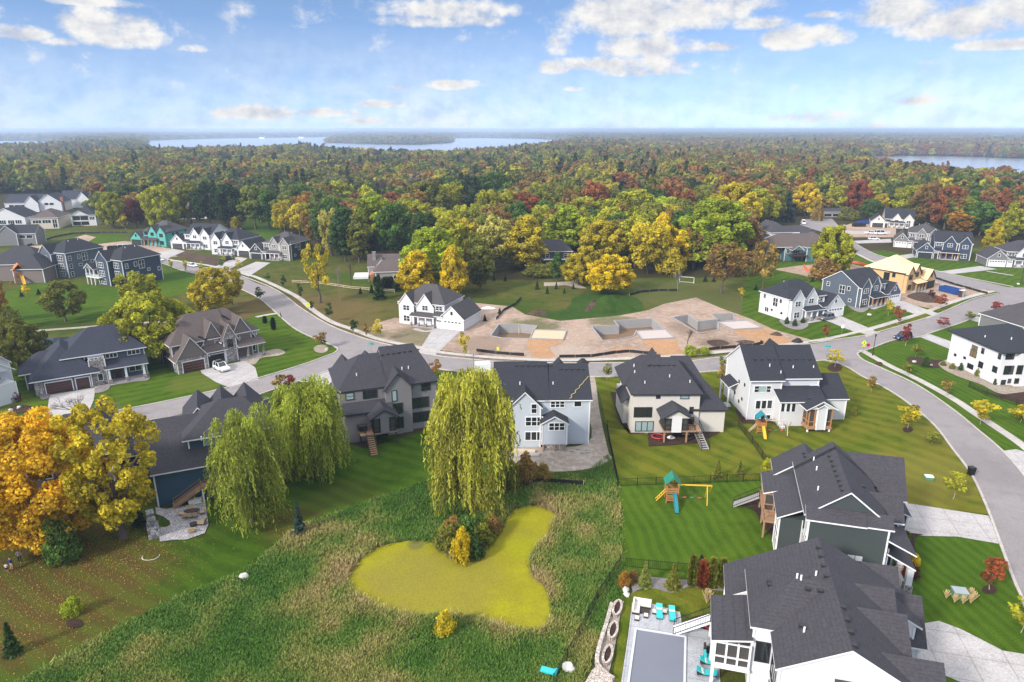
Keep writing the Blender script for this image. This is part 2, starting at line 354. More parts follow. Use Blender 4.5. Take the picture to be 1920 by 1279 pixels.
ground('pool_concrete', ((.42,.43,.46), (.48,.49,.52), (.38,.385,.41)), (.2, .8, 8), rough=.7, bump=.1, joints=(R(-14.5), 2.9))
ground('mound_grass', ((.026,.085,.012), (.05,.11,.014), (.085,.10,.03)), (.12, .6, 6), bump=1.0)
ground('pond_scum', ((.29,.275,.012), (.265,.235,.022), (.32,.31,.014)), (.05, .25, 9), rough=.7, bump=.05, thr=(.38,.62), speck=(.9,.05,(.13,.12,.02)), patches=((-9,66,8,(.25,.215,.04),.6),(-13,69,5,(.235,.20,.045),.4),(2,74,3,(.29,.31,.01),.5),(-12,74.5,1.2,(.10,.11,.06),.6)))
ground('gravel_path', ((.42,.36,.30), (.48,.42,.36), (.36,.31,.26)), (.2, 1, 8), bump=.4)
ground('street_dirt', ((.32,.25,.21), (.24,.19,.155), (.15,.15,.06)), (.15, .9, 6), bump=.6)

BIG = 26000
sheet('ground', [(-BIG,-200),(BIG,-200),(BIG,BIG),(-BIG,BIG)], 'forest_floor', metric=True, dz=0, pits=True)
sheet('field', [(-500,1360),(2420,1360),(2420,470),(1960,446),(1790,470),(1640,480),(1440,470),(1380,520),(900,525),(760,500),(560,470),(330,425),(180,420),(0,436),(-300,450)], 'field_grass', pits=True)
sheet('meadow', [(-60,1340),(120,1230),(330,1120),(450,1075),(560,985),(700,935),(850,880),(900,800),(960,790),(1120,780),(1160,900),(1165,1060),(1180,1080),(1120,1180),(1060,1340)], 'rough_grass', smooth=True)
# turf
sheet('lawn', [(-300,690),(80,672),(270,640),(345,650),(480,590),(517,585),(560,620),(634,655),(620,668),(480,715),(250,768),(85,795),(-300,850)], 'lawn_left')
sheet('lawn', [(-160,840),(0,812),(312,784),(480,742),(610,726),(640,790),(815,700),(930,702),(930,730),(905,770),(850,885),(780,915),(700,945),(620,965),(560,992),(480,1055),(430,1092),(330,1128),(230,1168),(100,1245),(20,1300),(-40,1360),(-260,1360)], 'lawn_dark')
sheet('lawn', [(1104,702),(1165,704),(1317,697),(1380,693),(1387,800),(1430,868),(1450,900),(1160,910),(1145,830),(1125,740)], 'lawn_worn')
sheet('lawn', [(1160,906),(1450,897),(1480,960),(1520,1060),(1440,1110),(1180,1085),(1166,1060)], 'lawn_bright')
sheet('lawn', [(1378,693),(1532,676),(1557,677),(1587,687),(1615,704),(1665,730),(1705,757),(1752,797),(1785,840),(1812,875),(1830,905),(1854,965),(1700,945),(1640,900),(1450,905),(1430,870),(1386,795)], 'lawn_worn')
sheet('lawn', [(1640,930),(1700,946),(1854,966),(1875,1020),(1902,1090),(1924,1140),(1970,1300),(1700,1360),(1600,1200)], 'lawn_bright')
sheet('lawn', [(1607,665),(1625,655),(1725,631),(1835,590),(2100,540),(2200,1000),(1920,895),(1877,845),(1790,772),(1660,695)], 'lawn_bright')
sheet('lawn', [(1398,520),(1440,500),(1500,482),(1590,470),(1660,470),(1760,490),(1960,500),(1960,548),(1880,550),(1647,624),(1500,650),(1440,640),(1390,590)], 'lawn_left')
sheet('lawn', [(-100,560),(20,545),(80,525),(235,540),(290,500),(340,508),(380,522),(400,540),(300,560),(330,590),(200,600),(60,610),(-100,640)], 'lawn_left')
sheet('lawn', [(55,425),(175,398),(240,420),(235,448),(130,452),(60,455)], 'field_grass')
sheet('lawn', [(105,452),(160,440),(236,440),(234,452),(160,460),(110,465)], 'lawn_left')
sheet('lawn', [(440,440),(470,405),(530,390),(540,420),(520,440),(590,470),(560,480)], 'lawn_left')
sheet('lawn', [(355,505),(480,470),(560,495),(620,500),(690,560),(750,570),(745,595),(690,612),(640,608),(580,580),(530,545),(470,515)], 'field_grass')
sheet('lawn', [(870,530),(940,540),(1090,540),(1140,550),(1180,590),(1050,602),(960,575),(880,565)], 'field_grass')
sheet('lawn', [(1080,556),(1140,548),(1195,560),(1205,582),(1160,596),(1100,602),(1040,596),(1000,588),(1060,580)], 'mound_grass', smooth=True)
# bare earth
sheet('dirt_lot', [(690,632),(700,608),(740,596),(800,600),(890,568),(960,575),(985,590),(1050,602),(1160,592),(1215,582),(1245,570),(1305,558),(1352,578),(1405,597),(1450,618),(1520,637),(1440,650),(1340,661),(1240,673),(1130,674),(1040,675),(960,671),(870,663),(780,650)], 'dirt', pits=True)
sheet('dirt_lot', [(600,602),(640,618),(700,640),(790,658),(880,670),(960,676),(1080,680),(1240,678),(1340,668),(1440,655),(1500,645),(1510,648),(1440,659),(1382,668),(1330,675),(1270,681),(1120,683),(960,682),(870,675),(783,664),(680,637),(620,614)], 'street_dirt')
for q in ([(995,632),(1052,634),(1050,645),(1030,652),(1040,668),(1010,672),(990,655)], [(1205,637),(1265,637),(1272,650),(1283,668),(1225,668),(1215,655)], [(1375,620),(1440,618),(1478,640),(1440,648),(1400,634)], [(1150,655),(1185,653),(1190,660),(1155,662)], [(1440,644),(1500,634),(1500,638),(1440,656),(1400,664)]):
    sheet('sand_pad', q, 'sand_orange', smooth=True)
sheet('dirt_lot', [(1383,646),(1400,639),(1415,645),(1405,649)], 'dirt_dark', smooth=True)
sheet('dirt_lot', [(1325,640),(1350,637),(1368,645),(1340,650)], 'dirt_dark', smooth=True)
sheet('dirt_lot', [(930,845),(960,838),(1100,832),(1100,760),(1106,708),(1116,712),(1124,770),(1140,845),(1146,862),(1100,880),(1030,884),(1005,872),(960,868)], 'dirt_pale', smooth=True)
sheet('dirt_lot', [(1660,560),(1690,548),(1740,520),(1800,528),(1862,548),(1800,560),(1752,580),(1720,574)], 'dirt')
sheet('dirt_lot', [(1700,556),(1730,548),(1770,560),(1740,568)], 'dirt_dark', smooth=True)
sheet('dirt_lot', [(1450,505),(1500,498),(1580,492),(1620,500),(1625,512),(1560,530),(1500,515)], 'dirt')
sheet('dirt_lot', [(1575,426),(1600,418),(1680,420),(1680,445),(1600,445)], 'dirt')
sheet('dirt_lot', [(1855,588),(1895,572),(1935,575),(1960,600),(1900,606),(1868,603)], 'sand_orange', smooth=True)
sheet('dirt_lot', [(55,462),(100,458),(160,440),(180,445),(150,462),(235,452),(330,468),(345,480),(285,484),(200,470),(100,480)], 'dirt')
sheet('dirt_lot', [(325,478),(345,471),(430,488),(400,498),(370,492)], 'dirt_dark')
sheet('bare_patch', [(560,1030),(578,1024),(592,1036),(585,1050),(568,1048)], 'dirt_dark', smooth=True)
0 and sheet('bare_patch', [(615,560),(700,555),(765,575),(700,600),(650,590)], 'street_dirt', smooth=True)
sheet('path', [(1020,530),(1075,528),(1100,541),(1085,541),(1060,535),(1020,537)], 'gravel_path')
strip('path', [(60,621),(130,616),(195,611),(260,606),(350,602),(380,600)], 1.8, 'gravel_path')
# water
GROUND_WATER = []
def water_mat():
    m, t, b = newmat('water'); b.inputs['Base Color'].default_value = (.03,.045,.055,1); b.inputs['Roughness'].default_value = .12
    co = tn(t, 'ShaderNodeNewGeometry').outputs['Position']; tbump(t, b, tnoise(t, co, .25, 4), .12, .6)
water_mat()
m, t, b = newmat('lake_water'); b.inputs['Base Color'].default_value = (.86,.88,.90,1); b.inputs['Metallic'].default_value = 1; b.inputs['Roughness'].default_value = .22; b.inputs['Specular IOR Level'].default_value = .5
POND = [(650,1090),(658,1070),(680,1045),(708,1027),(740,1018),(790,1014),(815,1020),(832,1036),(850,1050),(870,1053),(890,1047),(908,1036),(922,1018),(935,1003),(946,984),(956,964),(972,953),(1000,948),(1025,955),(1042,966),(1036,986),(1025,1008),(1005,1026),(995,1046),(993,1068),(1006,1086),(1026,1106),(1034,1130),(1035,1158),(1025,1179),(1003,1187),(970,1184),(935,1175),(900,1161),(860,1155),(800,1157),(760,1155),(720,1145),(688,1130),(662,1113)]
rng = random.Random(3); PS = catmull(POND, 4); PS = [(x + rng.uniform(-1.6, 1.6), y + rng.uniform(-1.2, 1.2)) for x, y in PS]
strip('pond_bank', PS + PS[:1], 1.6, 'dirt_dark', smooth=False)
sheet('pond', PS, 'pond_scum')
sheet('pond', [(75,640),(125,632),(150,638),(130,668),(90,670)], 'water', smooth=True)
# roads
sheet('road', [(-160,832),(0,797),(85,790),(250,766),(432,727),(480,712),(530,697),(580,681),(612,669),(628,662),(634,655),(620,646),(592,635),(555,617),(530,597),(517,585),(500,570),(480,555),(425,530),(375,515),(340,506),(305,492),(284,488),(284,482),(312,486),(365,499),(397,505),(420,510),(462,522),(480,531),(510,541),(540,560),(566,580),(580,590),(620,612),(680,635),(730,648),(783,662),(830,670),(870,674),(960,681),(1120,682),(1270,680),(1330,674),(1382,667),(1440,657),(1510,647),(1552,641),(1625,630),(1647,624),(1747,594),(1800,572),(1830,560),(1876,550),(1860,545),(1800,538),(1755,528),(1700,512),(1640,490),(1587,465),(1575,450),(1540,435),(1500,422),(1505,412),(1560,410),(1592,445),(1603,457),(1625,470),(1648,480),(1690,492),(1760,510),(1830,525),(1890,539),(2000,541),(2000,548),(1920,567),(1835,590),(1810,602),(1750,622),(1725,631),(1677,637),(1630,654),(1612,660),(1607,665),(1620,677),(1660,695),(1722,725),(1790,772),(1830,805),(1877,845),(1920,893),(1990,990),(2080,1200),(1990,1330),(1920,1132),(1902,1090),(1874,1015),(1854,960),(1830,905),(1812,875),(1785,840),(1752,797),(1705,757),(1665,730),(1615,704),(1587,687),(1557,677),(1532,676),(1440,687),(1382,692),(1317,697),(1165,705),(1105,706),(1020,706),(915,702),(802,689),(740,680),(695,670),(655,680),(627,691),(557,715),(525,727),(480,741),(435,752),(312,784),(0,812),(-160,850)], 'asphalt')
# driveways and slabs
for q in ([(93,741),(179,727),(176,750),(165,776),(86,791)], [(376,695),(460,676),(479,690),(485,712),(432,728),(405,717),(378,700)], [(557,715),(627,691),(634,705),(612,726)],
          [(812,616),(868,617),(838,645),(815,667),(783,662),(797,640)], [(1540,598),(1569,590),(1650,624),(1625,632)], [(1643,563),(1674,559),(1762,589),(1738,598)], [(1724,632),(1744,627),(1795,645),(1790,659)],
          [(1817,600),(1832,594),(1890,609),(1882,618)], [(1675,942),(1700,944),(1853,968),(1876,1021),(1795,1007),(1705,1005)],
          [(1700,1175),(1760,1165),(1800,1180),(1830,1195),(1880,1221),(1950,1232),(1980,1330),(1840,1296),(1762,1264),(1715,1255)], [(1758,510),(1838,499),(1870,505),(1788,514)], [(1664,483),(1722,474),(1730,480),(1690,487)],
          [(1577,433),(1670,434),(1670,439),(1590,439)], [(1600,452),(1670,448),(1672,455),(1608,457)], [(285,477),(325,467),(347,471),(312,486)], [(397,503),(445,482),(464,485),(425,509)], [(440,508),(480,491),(507,493),(466,519)], [(1880,846),(1905,843),(1960,860),(1960,900),(1922,893),(1902,870)]):
    sheet('driveway', q, 'concrete')
strip('front_walk', [(776,617),(800,622),(824,616)], 1.3, 'concrete'); strip('front_walk', [(178,727),(205,722),(222,718),(223,706)], 1.3, 'concrete'); strip('front_walk', [(459,676),(478,673),(494,668)], 1.2, 'concrete')
strip('front_walk', [(1510,606),(1538,601)], 1.3, 'concrete'); strip('front_walk', [(1635,580),(1658,572)], 1.3, 'concrete'); strip('front_walk', [(1850,509),(1900,517)], 1.3, 'concrete')
# pavements beside the carriageway
strip('sidewalk', [(312,487),(365,494),(400,500),(457,514),(480,520),(525,540),(562,560),(585,580),(620,603),(667,620),(712,637),(780,651),(820,660),(880,667),(960,673),(1047,676),(1135,674),(1235,670),(1335,662),(1440,651),(1510,642),(1550,636),(1625,619),(1740,584),(1800,562),(1850,549),(1863,546)], 1.7, 'walk_concrete')
strip('sidewalk', [(1614,657),(1622,661),(1665,685),(1727,715),(1790,750),(1830,777),(1865,800),(1920,838),(2000,905)], 1.7, 'walk_concrete')
strip('sidewalk', [(1560,470),(1600,474),(1640,492),(1700,510)], 1.6, 'walk_concrete')
strip('sidewalk', [(480,595),(500,591),(520,588)], 1.6, 'walk_concrete')
def boulevard(q): sheet('verge', q, 'lawn_worn')
boulevard([(1623,633),(1640,626),(1745,590),(1750,593)]) if False else None
for q in ([(1515,642),(1550,639),(1556,640),(1520,646)], [(1562,636),(1612,624),(1624,628),(1580,637)], [(1637,621),(1735,588),(1747,592),(1652,623)], [(1750,583),(1790,568),(1799,571),(1765,585)], [(1815,562),(1858,549),(1870,551),(1830,560)]): sheet('verge', q, 'lawn_worn')
KERBS = ([(284,490),(305,494),(340,507),(375,516),(425,531),(480,556),(500,571),(517,586),(530,598),(555,618),(592,636),(620,647),(633,655),(627,662),(612,668),(580,680),(530,696),(480,711),(432,726),(250,765),(85,789),(0,796),(-120,824)],
  [(-120,844),(0,813),(312,785),(435,753),(480,742),(557,716),(627,692),(655,681),(695,671),(740,681),(802,690),(915,703),(1020,707),(1105,707),(1165,706),(1317,698),(1382,693),(1440,688),(1532,677),(1557,678),(1587,688),(1615,705),(1665,731),(1705,758),(1752,798),(1785,841),(1812,876),(1830,906),(1854,961),(1874,1016),(1902,1091),(1920,1133),(1980,1300)],
  [(312,485),(365,498),(420,509),(462,521),(510,540),(540,559),(566,579),(620,611),(680,634),(730,647),(783,661),(830,669),(870,673),(960,680),(1120,681),(1270,679),(1330,673),(1382,666),(1440,656),(1510,646),(1625,629),(1647,623),(1747,593),(1800,571),(1830,559),(1872,550)],
  [(1990,549),(1920,568),(1835,591),(1810,603),(1750,623),(1725,632),(1677,638),(1630,655),(1612,661),(1608,665),(1620,676),(1660,694),(1722,724),(1790,771),(1830,804),(1877,844),(1920,892),(1985,975)],
  [(1900,538),(1830,524),(1760,509),(1690,491),(1648,479),(1625,469),(1603,456),(1592,445)], [(1855,546),(1800,539),(1755,529),(1700,513),(1640,491),(1587,466)])
for kb in KERBS: strip('kerb', kb, .32, 'walk_concrete', 0, .17)
# beds
sheet('planting_bed', [(1700,676),(1712,670),(1760,676),(1790,672),(1800,655),(1785,668),(1760,690),(1730,687)], 'mulch', smooth=True)
sheet('planting_bed', [(1760,682),(1785,675),(1815,695),(1870,722),(1960,715),(1960,745),(1880,740),(1840,722),(1800,708),(1772,695)], 'tan_rock', smooth=True)
sheet('planting_bed', [(1815,722),(1870,740),(1960,735),(1960,780),(1905,755),(1860,742)], 'mulch', smooth=True)
sheet('planting_bed', [(1462,600),(1500,600),(1516,610),(1500,619),(1475,614)], 'river_rock', smooth=True)
sheet('planting_bed', [(1590,570),(1625,565),(1632,575),(1618,586),(1600,582)], 'river_rock', smooth=True)
sheet('planting_bed', [(1186,1112),(1186,1082),(1250,1086),(1362,1096),(1362,1110),(1310,1104),(1290,1102),(1262,1113),(1225,1105),(1195,1108),(1180,1120)], 'river_rock', smooth=True)
sheet('planting_bed', [(75,740),(92,738),(93,746),(78,750)], 'river_rock', smooth=True)
sheet('planting_bed', [(180,727),(205,721),(202,732),(180,738)], 'river_rock', smooth=True); sheet('planting_bed', [(205,718),(255,708),(275,692),(280,712),(250,717),(215,722)], 'river_rock', smooth=True)
sheet('planting_bed', [(460,672),(490,662),(520,655),(535,662),(520,668),(490,672),(478,684),(464,680)], 'tan_rock', smooth=True)
sheet('planting_bed', [(1160,790),(1144,735),(1165,738),(1180,815),(1215,812),(1216,838),(1308,832),(1350,812),(1350,806),(1300,806),(1180,806)], 'mulch')
sheet('planting_bed', [(652,832),(685,842),(730,825),(770,806),(818,792),(812,800),(770,815),(732,826)], 'mulch'); sheet('planting_bed', [(1393,782),(1388,772),(1380,765),(1383,740),(1376,745),(1380,775),(1392,795),(1450,792),(1450,786)], 'mulch')
sheet('planting_bed', [(1462,786),(1475,778),(1500,770),(1560,788),(1500,795),(1470,790)], 'mulch', smooth=True)
sheet('planting_bed', [(1422,930),(1385,938),(1392,948),(1415,960),(1428,985),(1450,1010),(1466,1030),(1470,1000),(1440,960)], 'mulch', smooth=True)
sheet('planting_bed', [(1694,1000),(1700,1000),(1730,1004),(1715,1012),(1720,1060),(1718,1088),(1690,1080),(1695,1040)], 'mulch', smooth=True)
sheet('planting_bed', [(20,764),(40,760),(60,764),(48,774),(22,776)], 'mulch', smooth=True); sheet('planting_bed', [(0,745),(25,735),(22,750),(0,755)], 'mulch', smooth=True)
for (bx, by, rr) in ((1855,1107,15),(1702,806,10),(602,655,14),(1565,690,14),(1648,683,7),(140,1170,16)): sheet('planting_bed', [(bx + rr * math.cos(a), by + rr * .55 * math.sin(a)) for a in np.linspace(0, 6.283, 14)[:-1]], 'mulch' if by != 655 else 'tan_rock')
# paver patio and pool deck
m, t, b = newmat('pavers'); co = tn(t, 'ShaderNodeNewGeometry').outputs['Position']; v = tn(t, 'ShaderNodeTexVoronoi'); v.inputs['Scale'].default_value = 3.2; t.links.new(co, v.inputs['Vector'])
s_ = tn(t, 'ShaderNodeSeparateColor'); t.links.new(v.outputs['Color'], s_.inputs[0]); c_ = tmix(t, s_.outputs[0], (.27,.26,.28), (.46,.44,.46))
v2 = tn(t, 'ShaderNodeTexVoronoi', feature='DISTANCE_TO_EDGE'); v2.inputs['Scale'].default_value = 3.2; t.links.new(co, v2.inputs['Vector'])
t.links.new(tmix(t, tmath(t, 'LESS_THAN', v2.outputs['Distance'], .06), c_, (.15,.14,.15)), b.inputs['Base Color']); b.inputs['Roughness'].default_value = .85
sheet('patio', [(292,952),(310,956),(385,942),(391,985),(384,1001),(350,1013),(322,1014),(300,1017),(297,990),(310,990),(320,986),(318,978),(306,970),(293,965)], 'pavers')

# ---------------------------------------------------------------- houses
siding('white', (.66,.665,.68)); siding('cream', (.66,.615,.56)); siding('light_blue', (.50,.545,.60)); siding('mid_grey', (.215,.205,.215)); siding('navy', (.035,.052,.095))
siding('blue', (.030,.085,.135)); siding('dark_green', (.055,.068,.068)); siding('slate', (.095,.115,.15)); siding('taupe', (.19,.155,.14)); siding('grey', (.19,.185,.19)); siding('charcoal', (.03,.04,.05))
siding('teal', (.07,.18,.20)); siding('beige', (.60,.52,.43)); siding('brick_red', (.30,.12,.07), .08); siding('greige', (.30,.27,.25))
plain('trim', (.78,.78,.79), .5, var=.03); plain('dark_trim', (.025,.025,.028), .5); plain('house_white', (.68,.67,.68), .7, var=.05)
plain('sheathing', (.085,.36,.31), .6, var=.18, scale=.9); plain('plywood', (.62,.40,.19), .7, var=.14, scale=.7); plain('roof_plywood', (.72,.53,.30), .7, var=.10, scale=.6); plain('stud_wood', (.45,.26,.12), .7)
plain('garage_wood', (.075,.028,.022), .5); plain('garage_dark', (.035,.033,.035), .4); plain('garage_white', (.74,.74,.75), .5, var=.03); plain('deck_wood', (.34,.20,.115), .75); plain('cedar', (.42,.20,.08), .6); plain('stair_grey', (.36,.34,.34), .7)
plain('black_metal', (.012,.012,.013), .4, .3); plain('inside', (.02,.018,.016), .9); plain('screen', (.06,.055,.05), .6); plain('chimney_brick', (.33,.13,.09), .8)
shingles('roof_dark', (0.0290, 0.0302, 0.0383), (1.25,1.1,1.15)); shingles('roof_black', (0.0174, 0.0197, 0.0267), (1.1,1.1,1.2)); shingles('roof_navy', (0.0244, 0.0273, 0.0435), (1.0,1.05,1.15)); shingles('roof_brown', (0.0928, 0.0742, 0.0708), (1.1,1.02,1.0), .28)
shingles('roof_grey', (0.0580, 0.0539, 0.0568), (1.1,1.05,1.05), .3); shingles('roof_mid', (0.0418, 0.0406, 0.0476), (1.15,1.05,1.1), .3)
stone('stone', (.22,.19,.175), (.46,.42,.40)); stone('grey_stone', (.16,.155,.16), (.40,.39,.39))
m, t, b = newmat('glass'); b.inputs['Base Color'].default_value = (.018,.022,.026,1); b.inputs['Roughness'].default_value = .06; b.inputs['Specular IOR Level'].default_value = .8
m, t, b = newmat('glass_blind'); b.inputs['Base Color'].default_value = (.30,.40,.40,1); b.inputs['Roughness'].default_value = .08
m, t, b = newmat('glass_tan'); b.inputs['Base Color'].default_value = (.19,.135,.08,1); b.inputs['Roughness'].default_value = .10
m, t, b = newmat('lamp_lit'); b.inputs['Base Color'].default_value = (.9,.85,.7,1); b.inputs['Roughness'].default_value = .4

class House:
    def __init__(s, name, label, at, ang, wall='white', roof='roof_dark', trim='trim', z=(0, 0, 1), cat='house', group='houses of the estate'):
        at = at if isinstance(at, Vector) else G(*at)
        s.root = empty(name, (at.x, at.y, 0), R(ang)); tag(s.root, label, cat, group)
        s.o = Vector((at.x, at.y, 0)); s.ang = R(ang); s.M = Matrix.Rotation(R(ang), 3, 'Z'); s.Mi = s.M.transposed()
        s.wall, s.roofm, s.trim, s.z = wall, roof, trim, z
        s.W = {}; s.RF = MB(); s.FA = MB(); s.CB = MB(); s.hs = []; s.vents = []
    # photo -> house
    def ray(s, zx, zy):
        px, py = s.z[0] + zx / s.z[2], s.z[1] + zy / s.z[2]; u, v = (px - 960) / FPX, (639.5 - py) / FPX
        return s.Mi @ (Vector((0, 0, CAM_H)) - s.o), s.Mi @ Vector((u, CP + v * SP, -SP + v * CP))
    def on(s, face, off, zx, zy):
        o, d = s.ray(zx, zy); i = 1 if face in 'SN' else 0; t = (off - o[i]) / d[i]; p = o + d * t
        return (p[0] if i == 1 else p[1]), p[2]
    def flat(s, zx, zy, z):
        o, d = s.ray(zx, zy); p = o + d * ((z - o.z) / d.z); return p.x, p.y
    def wmb(s, k): return s.W.setdefault(k or s.wall, MB())
    # massing
    def block(s, x0, x1, y0, y1, z1, z0=0, key=None, corners=True):
        s.wmb(key).box(x0, x1, y0, y1, z0, z1)
        if corners and s.trim:
            for x in (x0, x1):
                for y in (y0, y1): s.CB.box(x - .09, x + .09, y - .09, y + .09, z0, z1 - .01)
    def _pl(s, f): s.hs.append(f)
    def gable(s, x0, x1, y0, y1, ze, rise, ax='x', oh=.35, key=None, th=.2, og=.3, close=True):
        a0, a1, b0, b1 = (x0, x1, y0, y1) if ax == 'x' else (y0, y1, x0, x1)
        mid = (b0 + b1) / 2; sl = rise / (mid - b0); e = .006
        lo = ze - oh * sl + e; zr = ze + rise + e
        prof = [(b0 - oh, lo), (mid, zr), (b1 + oh, lo), (b1 + oh, lo + th), (mid, zr + th), (b0 - oh, lo + th)]
        pl = 'x' if ax == 'x' else 'y'
        s.RF.extr(prof, pl, a0 - og, a1 + og, [1, 1, 1, 1, 1, 0, 0, 1])
        if close:
            s.wmb(key).extr([(b0 + .01, ze - .02), (b1 - .01, ze - .02), (mid, ze + rise - .02)], pl, a0 + .01, a1 - .01)
        def hf(x, y):
            a, b_ = (x, y) if ax == 'x' else (y, x)
            return zr + th - abs(b_ - mid) * sl if a0 - og <= a <= a1 + og and b0 - oh <= b_ <= b1 + oh else -1
        s._pl(hf)
    def hip(s, x0, x1, y0, y1, ze, rise, ax='x', i0=None, i1=None, oh=.45, th=.2):
        """hipped roof, ridge along ax; i0, i1 = how far the ridge ends stand in from the walls (0: upright end)"""
        a0, a1, b0, b1 = (x0, x1, y0, y1) if ax == 'x' else (y0, y1, x0, x1)
        hw = (b1 - b0) / 2; i0 = hw if i0 is None else i0; i1 = hw if i1 is None else i1
        A0, A1, B0, B1 = a0 - (oh if i0 else .3), a1 + (oh if i1 else .3), b0 - oh, b1 + oh; mid = (b0 + b1) / 2
        r0, r1 = (a0 + i0 if i0 else A0), (a1 - i1 if i1 else A1); zr = ze + rise + th
        P = lambda a, b_, z: (a, b_, z) if ax == 'x' else (b_, a, z)
        e = .004
        vs = [P(A0,B0,ze+e), P(A1,B0,ze+e), P(A1,B1,ze+e), P(A0,B1,ze+e), P(A0,B0,ze+th), P(A1,B0,ze+th), P(A1,B1,ze+th), P(A0,B1,ze+th), P(r0,mid,zr), P(r1,mid,zr)]
        s.RF.add(vs, [(0,3,2,1), (0,1,5,4), (1,2,6,5), (2,3,7,6), (3,0,4,7), (4,5,9,8), (6,7,8,9), (5,6,9), (7,4,8)], [1,1,1,1,1,0,0,0 if i1 else 1,0 if i0 else 1])
        for q, a, sg in ((i0, a0, -1), (i1, a1, 1)):
            if not q: s.wmb(None).extr([(b0, ze + .01), (b1, ze + .01), (mid, ze + rise * .93)], 'x' if ax == 'x' else 'y', a + sg * .25, a + sg * .33)
        def hf(x, y):
            a, b_ = (x, y) if ax == 'x' else (y, x)
            if not (A0 <= a <= A1 and B0 <= b_ <= B1): return -1
            h = (zr - ze - th) * (1 - abs(b_ - mid) / (mid - B0))
            if i0: h = min(h, (zr - ze - th) * (a - A0) / (r0 - A0))
            if i1: h = min(h, (zr - ze - th) * (A1 - a) / (A1 - r1))
            return ze + th + h
        s._pl(hf)
    def shed(s, x0, x1, y0, y1, zlo, zhi, low='S', th=.18):
        z = {'S': (zlo, zlo, zhi, zhi), 'N': (zhi, zhi, zlo, zlo), 'W': (zlo, zhi, zhi, zlo), 'E': (zhi, zlo, zlo, zhi)}[low]
        c = [(x0, y0), (x1, y0), (x1, y1), (x0, y1)]
        s.RF.add([(x, y, q) for (x, y), q in zip(c, z)] + [(x, y, q + th) for (x, y), q in zip(c, z)], [(3,2,1,0), (4,5,6,7), (0,1,5,4), (1,2,6,5), (2,3,7,6), (3,0,4,7)], [1,0,1,1,1,1])
        def hf(x, y):
            if not (x0 <= x <= x1 and y0 <= y <= y1): return -1
            f = {'S': (y - y0) / (y1 - y0), 'N': (y1 - y) / (y1 - y0), 'W': (x - x0) / (x1 - x0), 'E': (x1 - x) / (x1 - x0)}[low]; return zlo + th + f * (zhi - zlo)
        s._pl(hf)
    # openings
    def _panel(s, face, off):
        if face == 'S': return lambda u, d, z: (u, off - d, z)
        if face == 'N': return lambda u, d, z: (u, off + d, z)
        if face == 'E': return lambda u, d, z: (off + d, u, z)
        return lambda u, d, z: (off - d, u, z)
    def _bx(s, mb, P, u0, u1, d0, d1, z0, z1, mi=0):
        a, b_ = P(u0, d0, z0), P(u1, d1, z1); mb.box(min(a[0], b_[0]), max(a[0], b_[0]), min(a[1], b_[1]), max(a[1], b_[1]), z0, z1, mi)
    def wm(s, face, off, u0, u1, z0, z1, n=1, rows=1, frame=None, glass='glass', fw=.11, name='window'):
        P = s._panel(face, off); fr = MB(); gl = MB(); frame = frame or s.trim or 'dark_trim'
        s._bx(fr, P, u0 - fw, u1 + fw, -.05, .07, z1, z1 + fw); s._bx(fr, P, u0 - fw, u1 + fw, -.05, .09, z0 - fw, z0)
        s._bx(fr, P, u0 - fw, u0, -.05, .07, z0, z1); s._bx(fr, P, u1, u1 + fw, -.05, .07, z0, z1)
        for i in range(1, n): u = u0 + (u1 - u0) * i / n; s._bx(fr, P, u - fw * .55, u + fw * .55, -.05, .06, z0, z1)
        for i in range(1, rows): zz = z0 + (z1 - z0) * i / rows; s._bx(fr, P, u0, u1, -.05, .055, zz - .035, zz + .035)
        s._bx(gl, P, u0, u1, -.05, .03, z0, z1)
        f = fr.build(name, frame, s.root); gl.build('pane', glass, f); return f
    def w(s, face, off, zx0, zy0, zx1, zy1, n=1, rows=1, **k):
        xm, ym = (zx0 + zx1) / 2, (zy0 + zy1) / 2
        ua, ub = sorted((s.on(face, off, zx0, ym)[0], s.on(face, off, zx1, ym)[0])); za, zb = s.on(face, off, xm, zy1)[1], s.on(face, off, xm, zy0)[1]
        return s.wm(face, off, ua, ub, max(za, .12), zb, n, rows, **k)
    def garage(s, face, off, u0, u1, h, mat='garage_white', lights=False, open_=False):
        P = s._panel(face, off); mb = MB(); s._bx(s.CB, P, u0 - .16, u1 + .16, -.05, .06, h, h + .2); s._bx(s.CB, P, u0 - .16, u0, -.05, .06, 0, h); s._bx(s.CB, P, u1, u1 + .16, -.05, .06, 0, h)
        if open_: s._bx(mb, P, u0, u1, -.05, .02, .01, h); mb.build('garage_opening', 'inside', s.root); return
        for i in range(4): s._bx(mb, P, u0, u1, -.05, .03, .02 + h * i / 4, h * (i + 1) / 4 - .03)
        o = mb.build('garage_door', mat, s.root)
        if lights:
            k = max(2, int((u1 - u0) / .9)); g = MB()
            for i in range(k): u = u0 + (u1 - u0) * (i + .5) / k; s._bx(g, P, u - .32, u + .32, .03, .05, h * .79, h * .93)
            g.build('pane', 'glass', o)
    def gpx(s, face, off, zx0, zx1, zyb, zyt, **k):
        ua, ub = sorted((s.on(face, off, zx0, zyb)[0], s.on(face, off, zx1, zyb)[0])); h = s.on(face, off, (zx0 + zx1) / 2, zyt)[1]; s.garage(face, off, ua, ub, min(max(h, 2.1), 3.2), **k)
    def door(s, face, off, u0, z0, wd=1.0, h=2.1, mat='dark_trim'):
        P = s._panel(face, off); mb = MB(); s._bx(mb, P, u0, u0 + wd, -.05, .05, z0, z0 + h); o = mb.build('door', mat, s.root); hb = MB(); s._bx(hb, P, u0 + wd * .82, u0 + wd * .9, .05, .12, z0 + .95, z0 + 1.1); hb.build('handle', 'black_metal', o)
